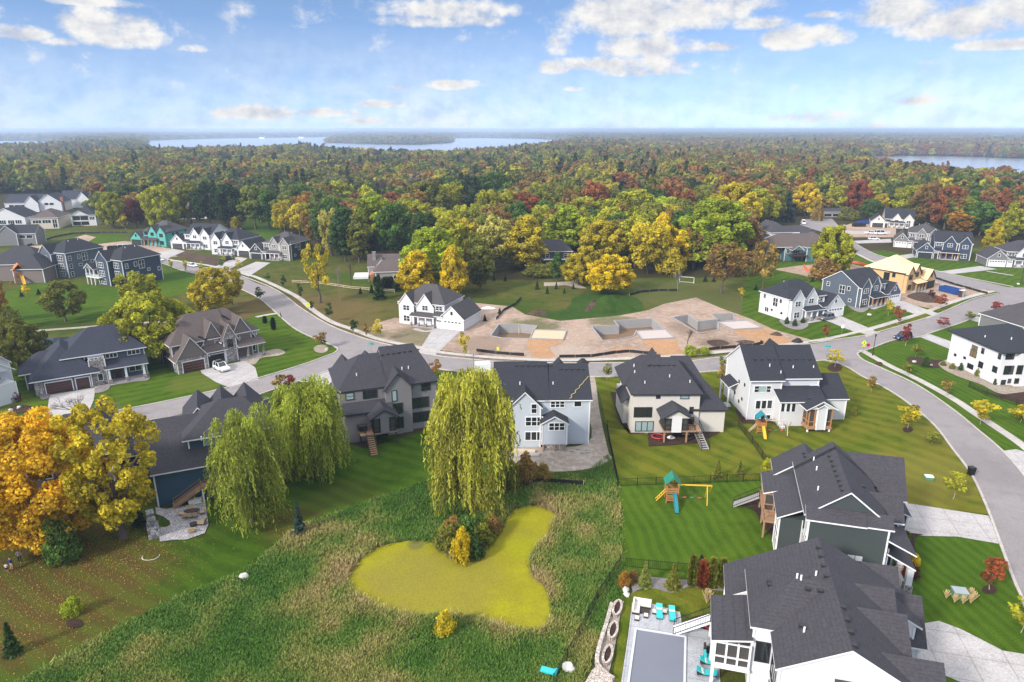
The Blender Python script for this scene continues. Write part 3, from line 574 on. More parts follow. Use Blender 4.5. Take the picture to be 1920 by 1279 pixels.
    def post(s, x, y, z0, z1, r=.12, mat='trim', base=None):
        mb = MB(); mb.box(x - r, x + r, y - r, y + r, z0, z1); o = mb.build('porch_post', mat, s.root)
        if base: q = MB(); q.box(x - r - .12, x + r + .12, y - r - .12, y + r + .12, z0, z0 + base); q.build('post_base', 'stone', o)
    def slab(s, x0, x1, y0, y1, z0, z1, name='deck', mat='deck_wood'):
        mb = MB(); mb.box(x0, x1, y0, y1, z0, z1); return mb.build(name, mat, s.root)
    def rail(s, pts, h=.95, mat='black_metal', th=.05, name='railing', step=.28):
        mb = MB(); pts = [Vector(p) for p in pts]
        for a, b_ in zip(pts, pts[1:]):
            up = Vector((0, 0, h)); mb.bar(a + up, b_ + up, th * 1.5, th, up=(0, 0, 1)); mb.bar(a + Vector((0, 0, .12)), b_ + Vector((0, 0, .12)), th, th)
            n = max(2, int((b_ - a).length / step))
            for i in range(n + 1): q = a.lerp(b_, i / n); mb.bar(q, q + up, th * (1.6 if i in (0, n) else .5))
        return mb.build(name, mat, s.root)
    def stairs(s, top, bot, width, mat='deck_wood', rails=True, rmat='black_metal', tread=None):
        top, bot = Vector(top), Vector(bot); d = bot - top; hd = Vector((d.x, d.y, 0)).normalized(); sd = Vector((-hd.y, hd.x, 0)); n = max(4, int(abs(d.z) / .19)); mb = MB()
        for i in range(n): q = top + d * ((i + .5) / n); mb.bar(q - sd * width / 2, q + sd * width / 2, .3, .07, up=(0, 0, 1))
        for k in (-1, 1): mb.bar(top + sd * k * width / 2 - Vector((0, 0, .15)), bot + sd * k * width / 2 - Vector((0, 0, .0)), .06, .28)
        o = mb.build('stairs', mat, s.root)
        if rails:
            for k in (-1, 1):
                r = s.rail([top + sd * k * (width / 2 + .05), bot + sd * k * (width / 2 + .05)], .9, rmat); r.parent = o
    def roofz(s, x, y): return max([f(x, y) for f in s.hs] + [0])
    def ventpx(s, zx, zy, kind='pipe'):
        o, d = s.ray(zx, zy); p = None; t0 = -(o.z - 18) / d.z
        for i in range(900):
            q = o + d * (t0 * (1 + i * .0012))
            if s.roofz(q.x, q.y) >= q.z: p = q; break
        if p is not None: s.vents.append((p.x, p.y, p.z, kind))
    def ridge_vents(s, pts, zx=None):
        for q in pts: s.ventpx(q[0], q[1], 'box')
    def chimney(s, x0, x1, y0, y1, z1, mat='stone', z0=0):
        mb = MB(); mb.box(x0, x1, y0, y1, z0, z1); mb.box(x0 - .1, x1 + .1, y0 - .1, y1 + .1, z1, z1 + .15); mb.build('chimney', mat, s.root)
    def porch_roof_screen(s, x0, x1, y0, y1, z0, z1, wood='deck_wood', n=3, sides='SEW', mat='screen'):
        """screened room: frame, gauze and floor"""
        fr = MB(); r = .09
        sc = MB(); sc.box(x0 + .12, x1 - .12, y0 + .12, y1, z0 + .05, z1 - .02)
        for i in range(n + 1): x = x0 + r + (x1 - x0 - 2 * r) * i / n; fr.box(x - r, x + r, y0 - .01, y0 + 2 * r, z0, z1)
        for x in (x0 + r, x1 - r):
            for k in range(3): y = y0 + r + (y1 - y0 - 2 * r) * (k + .5) / 3; fr.box(x - r, x + r, y - r, y + r, z0, z1)
        for zz in (z0, z0 + .95, z1 - .15):
            h = .2 if zz == z0 else .1
            fr.box(x0, x1, y0 - .012, y0 + .14, zz, zz + h); fr.box(x0 - .012, x0 + .14, y0, y1, zz, zz + h); fr.box(x1 - .14, x1 + .012, y0, y1, zz, zz + h)
        f = fr.build('porch_frame', wood, s.root); sc.build('screen', mat, f); return f
    def done(s):
        for i, (k, mb) in enumerate(s.W.items()):
            if i == 0 and s.CB.v: mb.add(s.CB.v, s.CB.f, 1)
            mb.build('stone_wall' if 'stone' in k else 'wall', [k, s.trim or 'dark_trim'], s.root)
        r = s.RF.build('roof', [s.roofm, s.trim or 'dark_trim'], s.root)
        for (x, y, z, kind) in s.vents:
            mb = MB()
            if kind == 'pipe': mb.tube((x, y, z - .1), (x, y, z + .5), .09, n=8); mb.build('vent_pipe', 'trim', r)
            else: mb.box(x - .24, x + .24, y - .2, y + .2, z - .06, z + .2); mb.build('roof_vent', 'dark_trim', r)
        return s.root

def front(s, y, W, ze, gables=(), garages=(), wins=(), porch=None, gm='garage_white', key=None, lights=True):
    """a street front on the S face: gables (x0, x1, proj, ze, rise), garages (x0, x1), wins (x0, x1, z0, z1, n), porch (x0, x1, depth, ze)"""
    for (x0, x1, pr, z1, rs) in gables:
        s.block(x0, x1, y - pr, y + .5, z1, key=key); s.gable(x0, x1, y - pr, y + 4.5, z1, rs, 'y', key=key)
    for g in garages: s.garage('S', g[2] if len(g) > 2 else y, g[0], g[1], 2.35, gm, lights, open_=len(g) > 3)
    for wv in wins: s.wm('S', wv[5] if len(wv) > 5 else y, wv[0], wv[1], wv[2], wv[3], wv[4])
    if porch:
        x0, x1, d, z1 = porch[:4]; s.shed(x0 - .3, x1 + .3, y - d - .3, y, z1, z1 + .9, 'S'); s.slab(x0, x1, y - d, y, 0, .18, 'porch_floor', 'concrete'); n = max(2, int((x1 - x0) / 2.6))
        for i in range(n + 1): s.post(x0 + .15 + (x1 - x0 - .3) * i / n, y - d + .15, .18, z1, .13, porch[4] if len(porch) > 4 else 'trim', .8)
        s.door('S', y, (x0 + x1) / 2 - .5, .18, mat='garage_wood')

# the grey house with the dark roof behind the willows
h = House('grey_house', 'dark grey two storey house with wooden deck stairs between the willows', Vector((-28.4, 104.8, 0)), 20.7, 'mid_grey', 'roof_dark', None, (480, 620, 4))
GREY_HOUSE = h
h.block(0, 16.4, 0, 13, 8.5); h.hip(8.2, 16.4, 0, 13, 8.5, 5.0, 'x', 0, 2.4); h.hip(0, 9.5, .3, 12, 8.5, 4.1, 'x', 4.4, 0)
h.block(7.4, 11.8, -.8, 1, 8.4); h.gable(7.4, 11.8, -.8, 6, 8.4, 2.6, 'y')
h.block(.3, 4.6, -1.6, 0, 4.9); h.shed(-.1, 8.4, -2.0, 0, 5.1, 6.4); h.gable(4.3, 8.5, -4.4, 0, 4.9, 1.35, 'y')
h.porch_roof_screen(4.6, 8.3, -4.2, 0, 2.3, 4.9, 'dark_trim', 4); h.block(5.7, 7.1, -4.45, -4.0, 5.3, 2.2)
h.slab(2.4, 8.4, -4.25, -.02, 2.05, 2.28); h.slab(2.2, 4.7, -3.4, -1.62, 2.05, 2.285)
for px_, py_ in ((4.8, -4.1), (8.2, -4.1), (2.5, -3.2)): h.post(px_, py_, 0, 2.05, .1, 'dark_trim')
h.stairs((3.9, -3.4, 2.25), (3.9, -7.6, .05), 1.15); h.rail([(2.3, -1.7, 2.28), (2.3, -3.35, 2.28), (3.2, -3.35, 2.28)])
h.garage('W', 0, 2, 7, 2.4, 'garage_dark')
h.gable(.6, 4.0, 9, 13.6, 8.5, 2.1, 'y'); h.gable(5.0, 8.0, 9, 13.6, 9.3, 1.5, 'y'); h.hip(-3.6, .5, 2, 11, 4.2, 2.6, 'y', 3, 3); h.block(-3.2, 0, 2.4, 10.6, 4.2)
for q in ((675,470,730,515,1,2,'glass_blind'), (805,452,905,502,3,2,'glass'), (1022,452,1052,525,1,1,'glass_blind'), (1145,412,1168,436,1,1,'glass'), (1244,395,1303,444,2,2,'glass'), (1152,505,1292,575,3,1,'glass'), (1158,612,1296,680,3,1,'glass')):
    h.w('S', -.8 if 1010 < q[0] < 1060 else 0, *q[:6], frame='dark_trim', glass=q[6])
h.w('S', -.8, 992,550,1098,622,3, frame='dark_trim'); h.w('S', -.8, 992,655,1105,730,3, frame='dark_trim')
for q in ((755,340),(1096,293),(1144,287)): h.ventpx(*q)
for i in range(6): h.ventpx(945 + i * 42, 186 - i * 6, 'box')
h.done()

# light blue-grey house still being finished, in bare ground
h = House('light_grey_house', 'pale blue grey unfinished house standing in bare ground, rope over its roof', Vector((-.8, 103.2, 0)), 1.0, 'light_blue', 'roof_black', 'trim', (960, 620, 4))
LIGHT_HOUSE = h
h.block(-1.6, 13.5, 0, 13.5, 8.0); h.gable(-1.9, 6.6, 0, 13.5, 7.97, 4.1, 'x'); h.gable(6.4, 13.6, 0, 13.5, 7.97, 3.7, 'x')
h.block(.4, 5.4, -1.0, 1, 7.3); h.gable(.4, 5.4, -1.0, 5, 7.1, 2.5, 'y')
h.block(5.6, 9.6, -2.6, 0, 5.0, 1.2); h.gable(5.6, 9.6, -2.6, 1, 4.9, 1.15, 'y'); h.block(5.8, 9.4, -2.4, 0, 1.2, 0, 'stone', False)
for a in (5.8, 7.7, 9.4): h.post(a, -2.7, 0, 1.2, .1, 'deck_wood')
h.gable(2.2, 5.0, 9, 14.3, 8.0, 1.6, 'y'); h.gable(7.8, 11.2, 9, 14.3, 8.2, 2.0, 'y')
for q in ((147,552,184,618,1,2), (104,650,228,712,3,2), (100,760,228,820,3,1)): h.w('S', -1.0, *q)
for q in ((292,530,392,573,3,2), (468,528,520,568,1,1)): h.w('S', 0, *q)
h.w('S', -2.6, 280,694,392,745,3,2); h.wm('S', 0, -1.3, .2, 4.2, 5.8, 2); h.wm('S', 0, -1.3, .2, .5, 2.2, 2); h.wm('S', 0, -1.2, .1, 6.2, 7.2, 1)
for q in ((60,405),(308,405)): h.ventpx(*q)
for i in range(7): h.ventpx(35 + i * 42, 266, 'box')
for i in range(5): h.ventpx(365 + i * 42, 292, 'box')
h.done()

# beige house with fenced yard
h = House('cream_house', 'cream house with dark roof, narrow porch gable and long stairs behind black fence', Vector((20.5, 107.6, 0)), .5, 'cream', 'roof_dark', None, (960, 620, 4))
CREAM_HOUSE = h
h.block(0, 11.4, 0, 13, 7.15); h.hip(0, 11.4, 0, 13, 7.15, 4.3, 'x', 3.0, 3.0); h.hip(-.6, 6, 4.5, 13.5, 7.0, 4.1, 'x', 3.4, 0)
h.block(11.4, 16.0, .3, 9, 4.1); h.hip(10.6, 16.1, .3, 12, 4.1, 3.3, 'y', 2.6, 2.6); h.hip(8.6, 13.6, 5, 14, 6.6, 4.1, 'x', 0, 2.0)
h.gable(4.0, 7.8, 8, 14.0, 7.8, 3.0, 'y'); h.block(-.8, 0, 4, 12, 4.6); h.shed(-1.5, 0, 2.6, 9, 4.4, 5.6, 'W')
h.gable(4.4, 8.9, -4.1, 0, 4.55, 1.35, 'y'); h.porch_roof_screen(4.7, 8.6, -3.9, 0, 2.25, 4.55, 'dark_trim', 4); h.block(5.9, 7.5, -4.1, -3.7, 4.9, 2.0, 'house_white')
h.slab(4.6, 10.9, -3.95, -.02, 2.0, 2.24)
for px_, py_ in ((4.8, -3.8), (8.5, -3.8), (10.7, -3.6)): h.post(px_, py_, 0, 2.0, .12, 'deck_wood')
h.stairs((10.5, -1.6, 2.2), (11.0, -6.6, .05), 1.2, 'stair_grey'); h.rail([(8.7, -3.85, 2.24), (9.8, -3.85, 2.24)])
for q in ((1085,470,1108,505,1,1,'glass'), (1268,472,1325,508,1,1,'glass_blind'), (918,578,1046,645,3,1,'glass'), (1262,578,1286,622,1,1,'glass'), (1334,576,1356,620,1,1,'glass'), (928,684,1056,750,3,1,'glass_blind')): h.w('S', 0, *q[:6], frame='dark_trim', glass=q[6])
for q in ((915,270),(920,318),(996,398),(1182,350),(1334,392)): h.ventpx(*q)
for i in range(6): h.ventpx(1030 + i * 36, 262, 'box')
h.done()

# white house at the corner
h = House('white_house', 'white corner house with black roof, screened porch and yellow slide behind it', Vector((42.2, 113.2, 0)), 1.5, 'white', 'roof_black', 'trim', (1380, 640, 6.733))
WHITE_HOUSE = h
h.block(0, 5.6, 0, 12.5, 7.7); h.block(5.4, 12.6, .8, 12.5, 7.7); h.gable(0, 5.7, -.2, 12.6, 7.7, 4.3, 'x'); h.gable(5.5, 12.7, .7, 12.6, 7.75, 4.1, 'x')
h.block(4.6, 10, -3.0, .8, 4.7, .1); h.shed(4.2, 12.6, -3.4, .9, 4.6, 6.1)
h.block(12.4, 17.6, -.2, 9.4, 4.1); h.gable(12.2, 17.7, -.2, 9.5, 4.1, 2.9, 'x')
h.gable(8.2, 13.0, -5.6, 1, 4.3, 1.35, 'y'); h.porch_roof_screen(8.6, 12.7, -5.4, -.2, .9, 4.3, 'cedar', 4); h.block(10.0, 11.5, -5.65, -5.2, 4.6, .5); h.gable(9.9, 11.6, -5.7, -4.8, 4.6, .5, 'y', oh=.2)
h.slab(8.5, 12.8, -5.5, -.1, .55, .88); h.post(8.7, -5.3, 0, .55); h.post(12.5, -5.3, 0, .55)
h.gable(1.2, 4.4, 8, 13.4, 8.4, 1.9, 'y'); h.gable(6.2, 10.4, 8, 13.4, 8.2, 2.8, 'y')
h.shed(-1.8, 0, 5.5, 10.5, 4.0, 4.9, 'W'); h.post(-1.6, 5.8, 0, 4.0); h.post(-1.6, 10.2, 0, 4.0)
for q in ((234,566,288,640,1,2,'glass'), (296,566,380,640,1,1,'glass_blind'), (386,566,436,640,1,2,'glass'), (250,750,306,850,1,1,'glass'), (324,748,380,848,1,1,'glass'), (396,745,452,845,1,1,'glass'), (236,932,286,982,1,1,'glass'), (310,930,358,980,1,1,'glass'), (382,930,430,980,1,1,'glass')): h.w('S', 0, *q[:6], glass=q[6])
h.w('S', .8, 686,570,782,638,2,2); h.w('S', .8, 932,562,1036,632,2,2, glass='glass_blind')
for q in ((570,785,612,888), (638,785,682,888), (704,785,748,888)): h.w('S', -3.0, *q, 1, 1)
for a, z1, in ((2.2, 5.6), (5, 5.2), (2.8, 2.6), (6.5, 2.4), (4.2, 1.6)): h.wm('W', 0, a, a + .45, z1, z1 + .5, frame='dark_trim', fw=.05)
for q in ((425,318),(720,338),(977,338),(566,405)): h.ventpx(*q)
for i in range(9): h.ventpx(240 + i * 86, 233, 'box')
h.ventpx(932, 725, 'box'); h.done()

# flat-eaved modern white house at the edge
h = House('modern_white_house', 'stark white house with low dark hipped roof above a tan rock bed', (1868, 723, 0), 4, 'house_white', 'roof_black', None, (1740, 560, 6.394))
h.block(0, 3.0, 0, 15, 7.1); h.block(3.0, 14, 1.2, 15, 7.1); h.block(3.0, 8, -1.0, 1.2, 7.1); h.hip(0, 14, -.2, 15, 7.1, 3.4, 'y', 6.5, 6.5, oh=.75)
for q in ((528,565,596,612,2,1,'glass_tan'), (506,618,584,700,2,1,'glass_tan'), (644,595,674,660,1,1,'glass'), (844,660,876,725,1,2,'glass'), (316,662,340,686,1,1,'glass'), (428,698,454,720,1,1,'glass'), (472,784,544,838,1,1,'glass'), (606,758,660,828,1,2,'glass'), (774,812,830,884,1,2,'glass')):
    h.w('W', 0, *q[:6], frame='dark_trim', glass=q[6], fw=.07)
for q in ((935,665,1030,725,3,1,'glass'), (912,808,1036,905,3,1,'glass'), (876,978,926,1026,1,1,'glass'), (958,964,1008,1010,1,1,'glass')): h.w('S', 0, *q[:6], frame='dark_trim', glass=q[6], fw=.07)
h.w('S', -1.0, 1070,805,1128,900,1,1, frame='dark_trim'); h.w('S', -1.0, 1042,962,1082,1012,1,1, frame='dark_trim'); h.ventpx(682, 466); h.ventpx(998, 492)
h.done()
h = House('brown_roofed_house', 'house at the frame edge showing only its brown shingle roof', (1915, 637, 0), 10, 'grey', 'roof_grey', 'trim')
h.block(0, 14, 0, 13, 3.2); h.hip(0, 14, 0, 13, 3.2, 4.4, 'x', 5, 4); h.done()

# dark green house beside the long concrete drive
h = House('green_house', 'dark green house with charcoal roof, timber screened porch and long stairs', Vector((33.7, 67.9, 0)), -16, 'dark_green', 'roof_mid', 'trim', (1300, 800, 4.567))
GREEN_HOUSE = h
h.block(0, 8.2, 0, 12.6, 7.8); h.gable(0, 8.2, 1.35, 12.8, 7.85, 3.2, 'y', oh=.4); h.shed(-.4, 5.9, -.45, 1.4, 7.8, 8.75); h.shed(5.9, 8.7, -.2, 1.4, 7.75, 8.7)
h.block(-2.2, 5.0, 14.1, 18.6, 5.8); h.gable(-2.3, 5.1, 14.0, 18.7, 5.85, 2.75, 'y', og=.1); h.block(0, 8.2, 12.4, 14.2, 7.8); h.gable(0, 8.2, 12.6, 14.4, 7.85, 3.2, 'y', oh=.4)
h.block(-2.6, 0, 3.6, 7.0, 5.5); h.shed(-3.0, 0, 3.2, 9.4, 5.4, 7.0, 'W')
h.shed(-4.1, .1, 9.5, 15.4, 5.1, 6.5, 'W'); h.porch_roof_screen(-3.9, -1.4, 9.7, 15.2, 2.6, 5.15, 'deck_wood', 2); h.slab(-4.0, -.02, 7.4, 15.3, 2.3, 2.58)
for px_, py_ in ((-3.8, 7.6), (-1.8, 7.6), (-3.8, 11), (-3.8, 15)): h.post(px_, py_, 0, 2.3, .11, 'deck_wood')
h.rail([(-3.9, 9.6, 2.58), (-3.9, 7.5, 2.58), (-1.5, 7.5, 2.58)], mat='deck_wood', step=1.2); h.stairs((-4.0, 14.2, 2.5), (-7.2, 14.8, .05), 1.2, 'stair_grey')
h.block(8.2, 12.0, 11.4, 18.4, 6.2); h.gable(5, 12.4, 10.9, 18.9, 6.2, 3.6, 'x'); h.block(8.0, 10.4, 4.9, 8.5, 6.4); h.gable(4.5, 10.6, 4.6, 8.8, 6.6, 2.0, 'x'); h.block(12.2, 13.6, 12.5, 18, 3); h.shed(12.0, 14.0, 12.2, 18.4, 3.0, 3.8, 'E')
h.shed(8.2, 11.2, -.5, 11, 5.2, 6.6, 'E'); h.shed(8.4, 11.6, .2, 5.2, 3.0, 4.6, 'E'); h.block(8.2, 8.6, .6, 11, 5.2)
for yy in (.7, 4.7): h.post(11.2, yy, 0, 3.05, .32, 'house_white', 1.0)
h.slab(8.6, 11.4, .4, 5.0, 0, .2, 'porch_floor', 'concrete')
h.wm('S', 0, 4.6, 5.1, 3.4, 3.9, frame='house_white', glass='trim'); h.wm('S', 0, 5.4, 5.9, 3.4, 3.9, frame='house_white', glass='trim')
for (y0, y1, z0, z1, n) in ((.6, 1.8, 5.4, 7.2, 2), (.7, 2.8, 2.9, 4.7, 3), (.7, 2.8, .3, 2.1, 3), (7.4, 9.0, 5.4, 7.0, 2)): h.wm('W', 0, y0, y1, z0, z1, n)
for (y0, y1, z0, z1, n) in ((4.0, 6.6, 3.3, 5.1, 3), (4.0, 6.6, .3, 2.2, 3)): h.wm('W', -2.6, y0, y1, z0, z1, n)
for q in ((1030,290),(1055,372),(1067,543)): h.ventpx(*q)
for i in range(8): h.ventpx(1168 + i * 16, 256 + i * 42, 'box')
for q in ((948,232),(960,262),(1450,515),(1548,520)): h.ventpx(*q, 'box')
h.done()

# the big charcoal roof by the swimming pool
h = House('pool_house', 'white house with broad charcoal roof of many gables beside the swimming pool', Vector((22.3, 46.2, 0)), -15, 'house_white', 'roof_mid', 'trim', (1320, 1000, 4.364))
POOL_HOUSE = h
h.block(0, 10.2, 0, 11, 7.2); h.gable(0, 10.2, 0, 7.2, 7.25, 2.9, 'y', oh=.4); h.gable(0, 10.2, 7.0, 11.6, 7.2, 2.75, 'y', oh=.2, og=.1)
h.block(-1.7, 5, 4.7, 12.6, 7.2); h.hip(-1.7, 5.2, 4.7, 12.7, 7.2, 2.85, 'x', 3.6, .3, oh=.4)
h.block(-3.5, 13.3, 11.2, 16.4, 5.1); h.gable(-3.6, 13.6, 11.1, 16.5, 5.15, 4.66, 'y', oh=.3, og=.1)
for (y0, y1, x1, z0, rs) in ((9.2, 13.2, 10.7, 7.2, 1.5), (3.7, 10.0, 10.6, 7.0, 2.2), (-.4, 4.6, 12.2, 6.6, 2.0)): h.block(8, x1 - .3, y0 + .1, y1 - .1, z0); h.gable(4.5, x1, y0, y1, z0, rs, 'x', oh=.3)
h.block(8, 14.0, 11.2, 17.4, 3.4); h.gable(7, 14.2, 10.9, 17.7, 3.4, 2.9, 'x'); h.gable(6, 12.8, 15.9, 19.6, 5.4, 1.6, 'x'); h.block(8, 12.4, 16.2, 19.3, 5.4)
h.garage('E', 14.0, 12.2, 16.4, 2.4); h.shed(12, 14.6, -3.2, .2, 3.6, 4.4, 'E'); h.block(10, 14.2, -2.9, 0, 3.6)
h.shed(-5.3, -1.7, 4.1, 10.7, 5.2, 5.9, 'W'); h.porch_roof_screen(-5.0, -1.75, 4.3, 10.4, 2.6, 5.2, 'trim', 3); h.slab(-5.1, -1.7, 4.2, 11.4, 2.35, 2.58, 'deck', 'trim')
for yy in (4.4, 7.4, 11.2): h.post(-4.95, yy, 0, 2.35, .13)
h.stairs((-5.1, 10.9, 2.5), (-8.6, 11.0, .05), 1.2, 'trim'); h.rail([(-5.05, 10.4, 2.58), (-5.05, 10.2, 2.58)])
h.wm('S', 4.7, -1.3, -.2, 3.6, 5.6, 1, frame='dark_trim'); h.wm('W', 0, 1.2, 3.8, 3.4, 5.6, 3, frame='dark_trim'); h.wm('W', 0, 1.2, 3.8, .4, 2.3, 3, frame='dark_trim'); h.wm('S', 0, 7.8, 9.2, 3.8, 5.4, 2, frame='dark_trim')
for q in ((760,368),(793,381),(915,347),(818,808)): h.ventpx(*q)
for q in ((940,122),(960,192),(982,270),(1003,355),(1135,610),(1166,712),(1196,812),(1228,922),(848,460),(950,475),(534,397),(540,425),(801,762)): h.ventpx(*q, 'box')
h.done()

# blue house with the paver patio
h = House('blue_house', 'deep blue house with charcoal roof above the paver patio beside the willow', (298, 951, 0), 24, 'blue', 'roof_dark', 'trim', (240, 840, 7.105))
BLUE_HOUSE = h
h.block(0, 8.6, 0, 14, 5.3); h.block(8.6, 15.6, .4, 14, 5.3); h.gable(-.1, 15.8, 0, 15.2, 5.3, 4.6, 'x', oh=.5)
h.block(4.7, 15.6, 2.4, 12, 8.3, 5); h.hip(4.5, 16, 2.2, 12.6, 8.3, 3.3, 'x', 4.6, 3.4, oh=.55)
for a, zz in ((6.2, 2.3), (9.6, 2.5), (13.2, 2.5)): h.gable(a - 2.1, a + 2.1, 9, 16.6, 8.0, zz, 'y')
h.block(-4, 0, 9, 16, 4.4); h.hip(-4, 1.4, 9, 16.4, 4.4, 2.6, 'y', 2.7, 2.7)
h.gable(8.6, 13.4, -1.6, 4.2, 5.2, 1.5, 'y'); h.porch_roof_screen(8.8, 13.2, -1.4, 4, 2.5, 5.2, 'cedar', 4, mat='inside'); h.slab(5.6, 13.3, -1.5, -.02, 2.25, 2.48); 
for a in (5.8, 9.0, 13.1): h.post(a, -1.35, 0, 2.25, .11)
h.stairs((5.6, -.9, 2.4), (1.9, -.95, .1), 1.1, 'deck_wood', rmat='deck_wood'); h.rail([(5.7, -1.45, 2.48), (8.7, -1.45, 2.48)], mat='deck_wood')
h.wm('S', 2.4, 6.7, 8.4, 6.9, 8.0, 1, glass='glass_blind'); h.wm('S', 2.4, 9.4, 10.8, 6.9, 8.0, 1); h.wm('S', .4, 9.4, 12.6, .3, 2.1, 3)
h.ventpx(980, -110); h.ventpx(1130, -145)
h.done()

# hidden beige house beneath the yellow trees
h = House('beige_house', 'beige house almost hidden beneath the orange and yellow trees', (62, 945, 0), 18, 'greige', 'roof_dark', 'trim')
h.block(0, 10.5, 0, 12, 6.2); h.hip(0, 10.5, 0, 12, 6.2, 4.2, 'x', 4, 3.5); h.block(-5, 0, 2, 13, 4.4); h.hip(-5, 1, 2, 13, 4.4, 3, 'y', 3, 3); h.gable(5.2, 8.4, 8, 15.5, 6.4, 2.6, 'y'); h.block(5.3, 8.3, 9, 15.2, 6.4)
for a in (1.2, 4.6, 7.6): h.wm('S', 0, a, a + 1.8, 3.6, 5.2, 2); h.wm('S', 0, a, a + 1.8, .5, 2.2, 2)
h.done()

# dark blue house with wood garage doors
h = House('blue_porch_house', 'dark slate house with two brown garage doors and stone entry facing the street', Vector((-93.0, 124.6, 0)), 33, 'slate', 'roof_navy', 'trim', (0, 620, 7.992))
h.block(0, 9.4, 0, 11, 3.0); h.hip(-.4, 10.6, -.2, 14, 3.0, 5.2, 'y', 4.8, 4, oh=.5); h.block(-1.6, 4, 5, 13, 3.4); h.hip(-2.2, 5, 4.6, 13.5, 3.4, 3.0, 'x', 3.5, 0)
h.block(5.2, 19.6, 2.4, 13.5, 6.0); h.hip(5.2, 19.6, 2.4, 13.8, 6.0, 4.3, 'x', 5.2, 4.6, oh=.6)
h.block(9.4, 12.2, .4, 4, 5.5, 0, 'stone'); h.block(9.5, 12.1, .8, 3, 6.0); h.shed(11.8, 19.9, -.6, 2.6, 3.2, 4.5)
for a in (12.6, 15.6, 18.9): h.post(a, -.2, 0, 3.2, .2, 'trim', 1.1)
h.slab(12.2, 19.4, -.4, 2.4, 0, .25, 'porch_floor', 'concrete'); h.door('S', 2.4, 13.7, .25, 1.2, 2.2, 'garage_wood')
h.garage('S', 0, 1.6, 6.0, 2.3, 'garage_wood'); h.garage('S', 0, 6.7, 9.0, 2.3, 'garage_wood'); h.block(-.15, 1.3, -.2, .1, 2.8, 0, 'stone', False)
for (a, b_, n, y) in ((7.6, 9.4, 3, 2.4), (9.8, 11.8, 3, .8), (12.6, 14.6, 3, 2.4), (16.6, 18.8, 3, 2.4)): h.wm('S', y, a, b_, 4.9, 5.75, n)
h.wm('S', 2.4, 16.4, 18.6, 1.3, 2.6, 2); h.wm('S', .4, 10.6, 11.4, 1.0, 2.4, 1)
h.done()

# brown stone-fronted house with the jeep on its drive
h = House('stone_house', 'brown shingled house with stone gables and open garage, white jeep parked outside', Vector((-71.5, 137.5, 0)), 42, 'taupe', 'roof_brown', 'trim', (320, 560, 7.992))
h.block(0, 6.2, -.6, 10, 3.2); h.block(.05, 6.15, -.75, 0, 3.1, 0, 'stone', False); h.gable(0, 6.2, -.7, 6, 3.2, 4.4, 'y', oh=.5)
h.block(0, 18.4, 2.0, 12, 5.8); h.hip(-.2, 12, 1.6, 13, 5.7, 5.0, 'x', 5.2, 0, oh=.5); h.hip(9, 18.6, 2, 13, 5.7, 4.9, 'x', 0, 4.6, oh=.5)
h.block(6.2, 10.5, .2, 2, 3.2); h.shed(6.2, 10.9, -.5, 2.2, 3.2, 5.0)
h.gable(6.0, 10.9, 1.4, 8, 4.6, 5.0, 'y', oh=.5); h.block(6.4, 10.5, 1.45, 3, 5.0)
h.block(10.3, 13.0, .2, 3, 5.6, 0, 'stone'); h.gable(10.0, 13.3, .1, 8, 5.4, 3.4, 'y', key='stone'); h.gable(12.4, 17.4, 1.5, 8, 5.2, 4.4, 'y', oh=.5); h.block(12.8, 17.0, 1.6, 3, 5.4)
h.shed(13.0, 19.2, -1.0, 2.0, 3.2, 4.4); h.slab(13.2, 19, -.8, 2, 0, .25, 'porch_floor', 'concrete')
for a in (15.2, 18.7): h.post(a, -.5, .2, 3.2, .18, 'stone', 1.0)
h.garage('S', -.75, 1.0, 5.4, 2.4, 'garage_wood'); h.garage('S', .2, 6.6, 10.1, 2.5, open_=True)
h.wm('S', 2.0, 5.0, 5.9, 4.4, 5.5, 1, 2); h.wm('S', 1.45, 8.9, 9.7, 4.0, 5.2, 1, 2); h.wm('S', .2, 11.2, 12.2, 3.6, 5.2, 2, frame='dark_trim'); h.wm('S', 1.6, 13.4, 14.4, 4.2, 5.4, 1, 2); h.wm('S', 2, 17.2, 18.0, 4.2, 5.4, 1, 2); h.wm('S', 2, 13.6, 14.6, .4, 2.6, 1); h.wm('S', 2, 15.6, 17.8, 1, 2.6, 3)
h.wm('W', 0, 1.0, 1.8, .2, 2.2, 1); h.wm('W', 0, 5, 6, 3.6, 4.6, 1)
for i in range(5): h.ventpx(425 + i * 26, 575 + i * 12, 'box'); h.ventpx(765 + i * 24, 255 + i * 14, 'box')
h.done()
h = House('white_gabled_house', 'tall white gabled house cut by the photo edge beside the oak', (31, 743, 0), 62, 'white', 'roof_brown', 'trim')
h.block(-9, 0, 0, 11, 7.2); h.gable(-9, 0, 0, 11, 7.2, 4.6, 'y'); h.block(-9, -1, -3, 0, 4); h.gable(-9, -1, -3, 5, 6.5, 3, 'y'); h.wm('E', 0, 3, 4.6, 4.4, 6, 2); h.wm('E', 0, 7, 8.2, 1.4, 2.8, 1)
for a in (2.0, 3.3): h.wm('S', 0, -a - .6, -a, 1.2, 2.8, 1); h.wm('S', 0, -a - .6, -a, 4.2, 6, 1)
h.done()

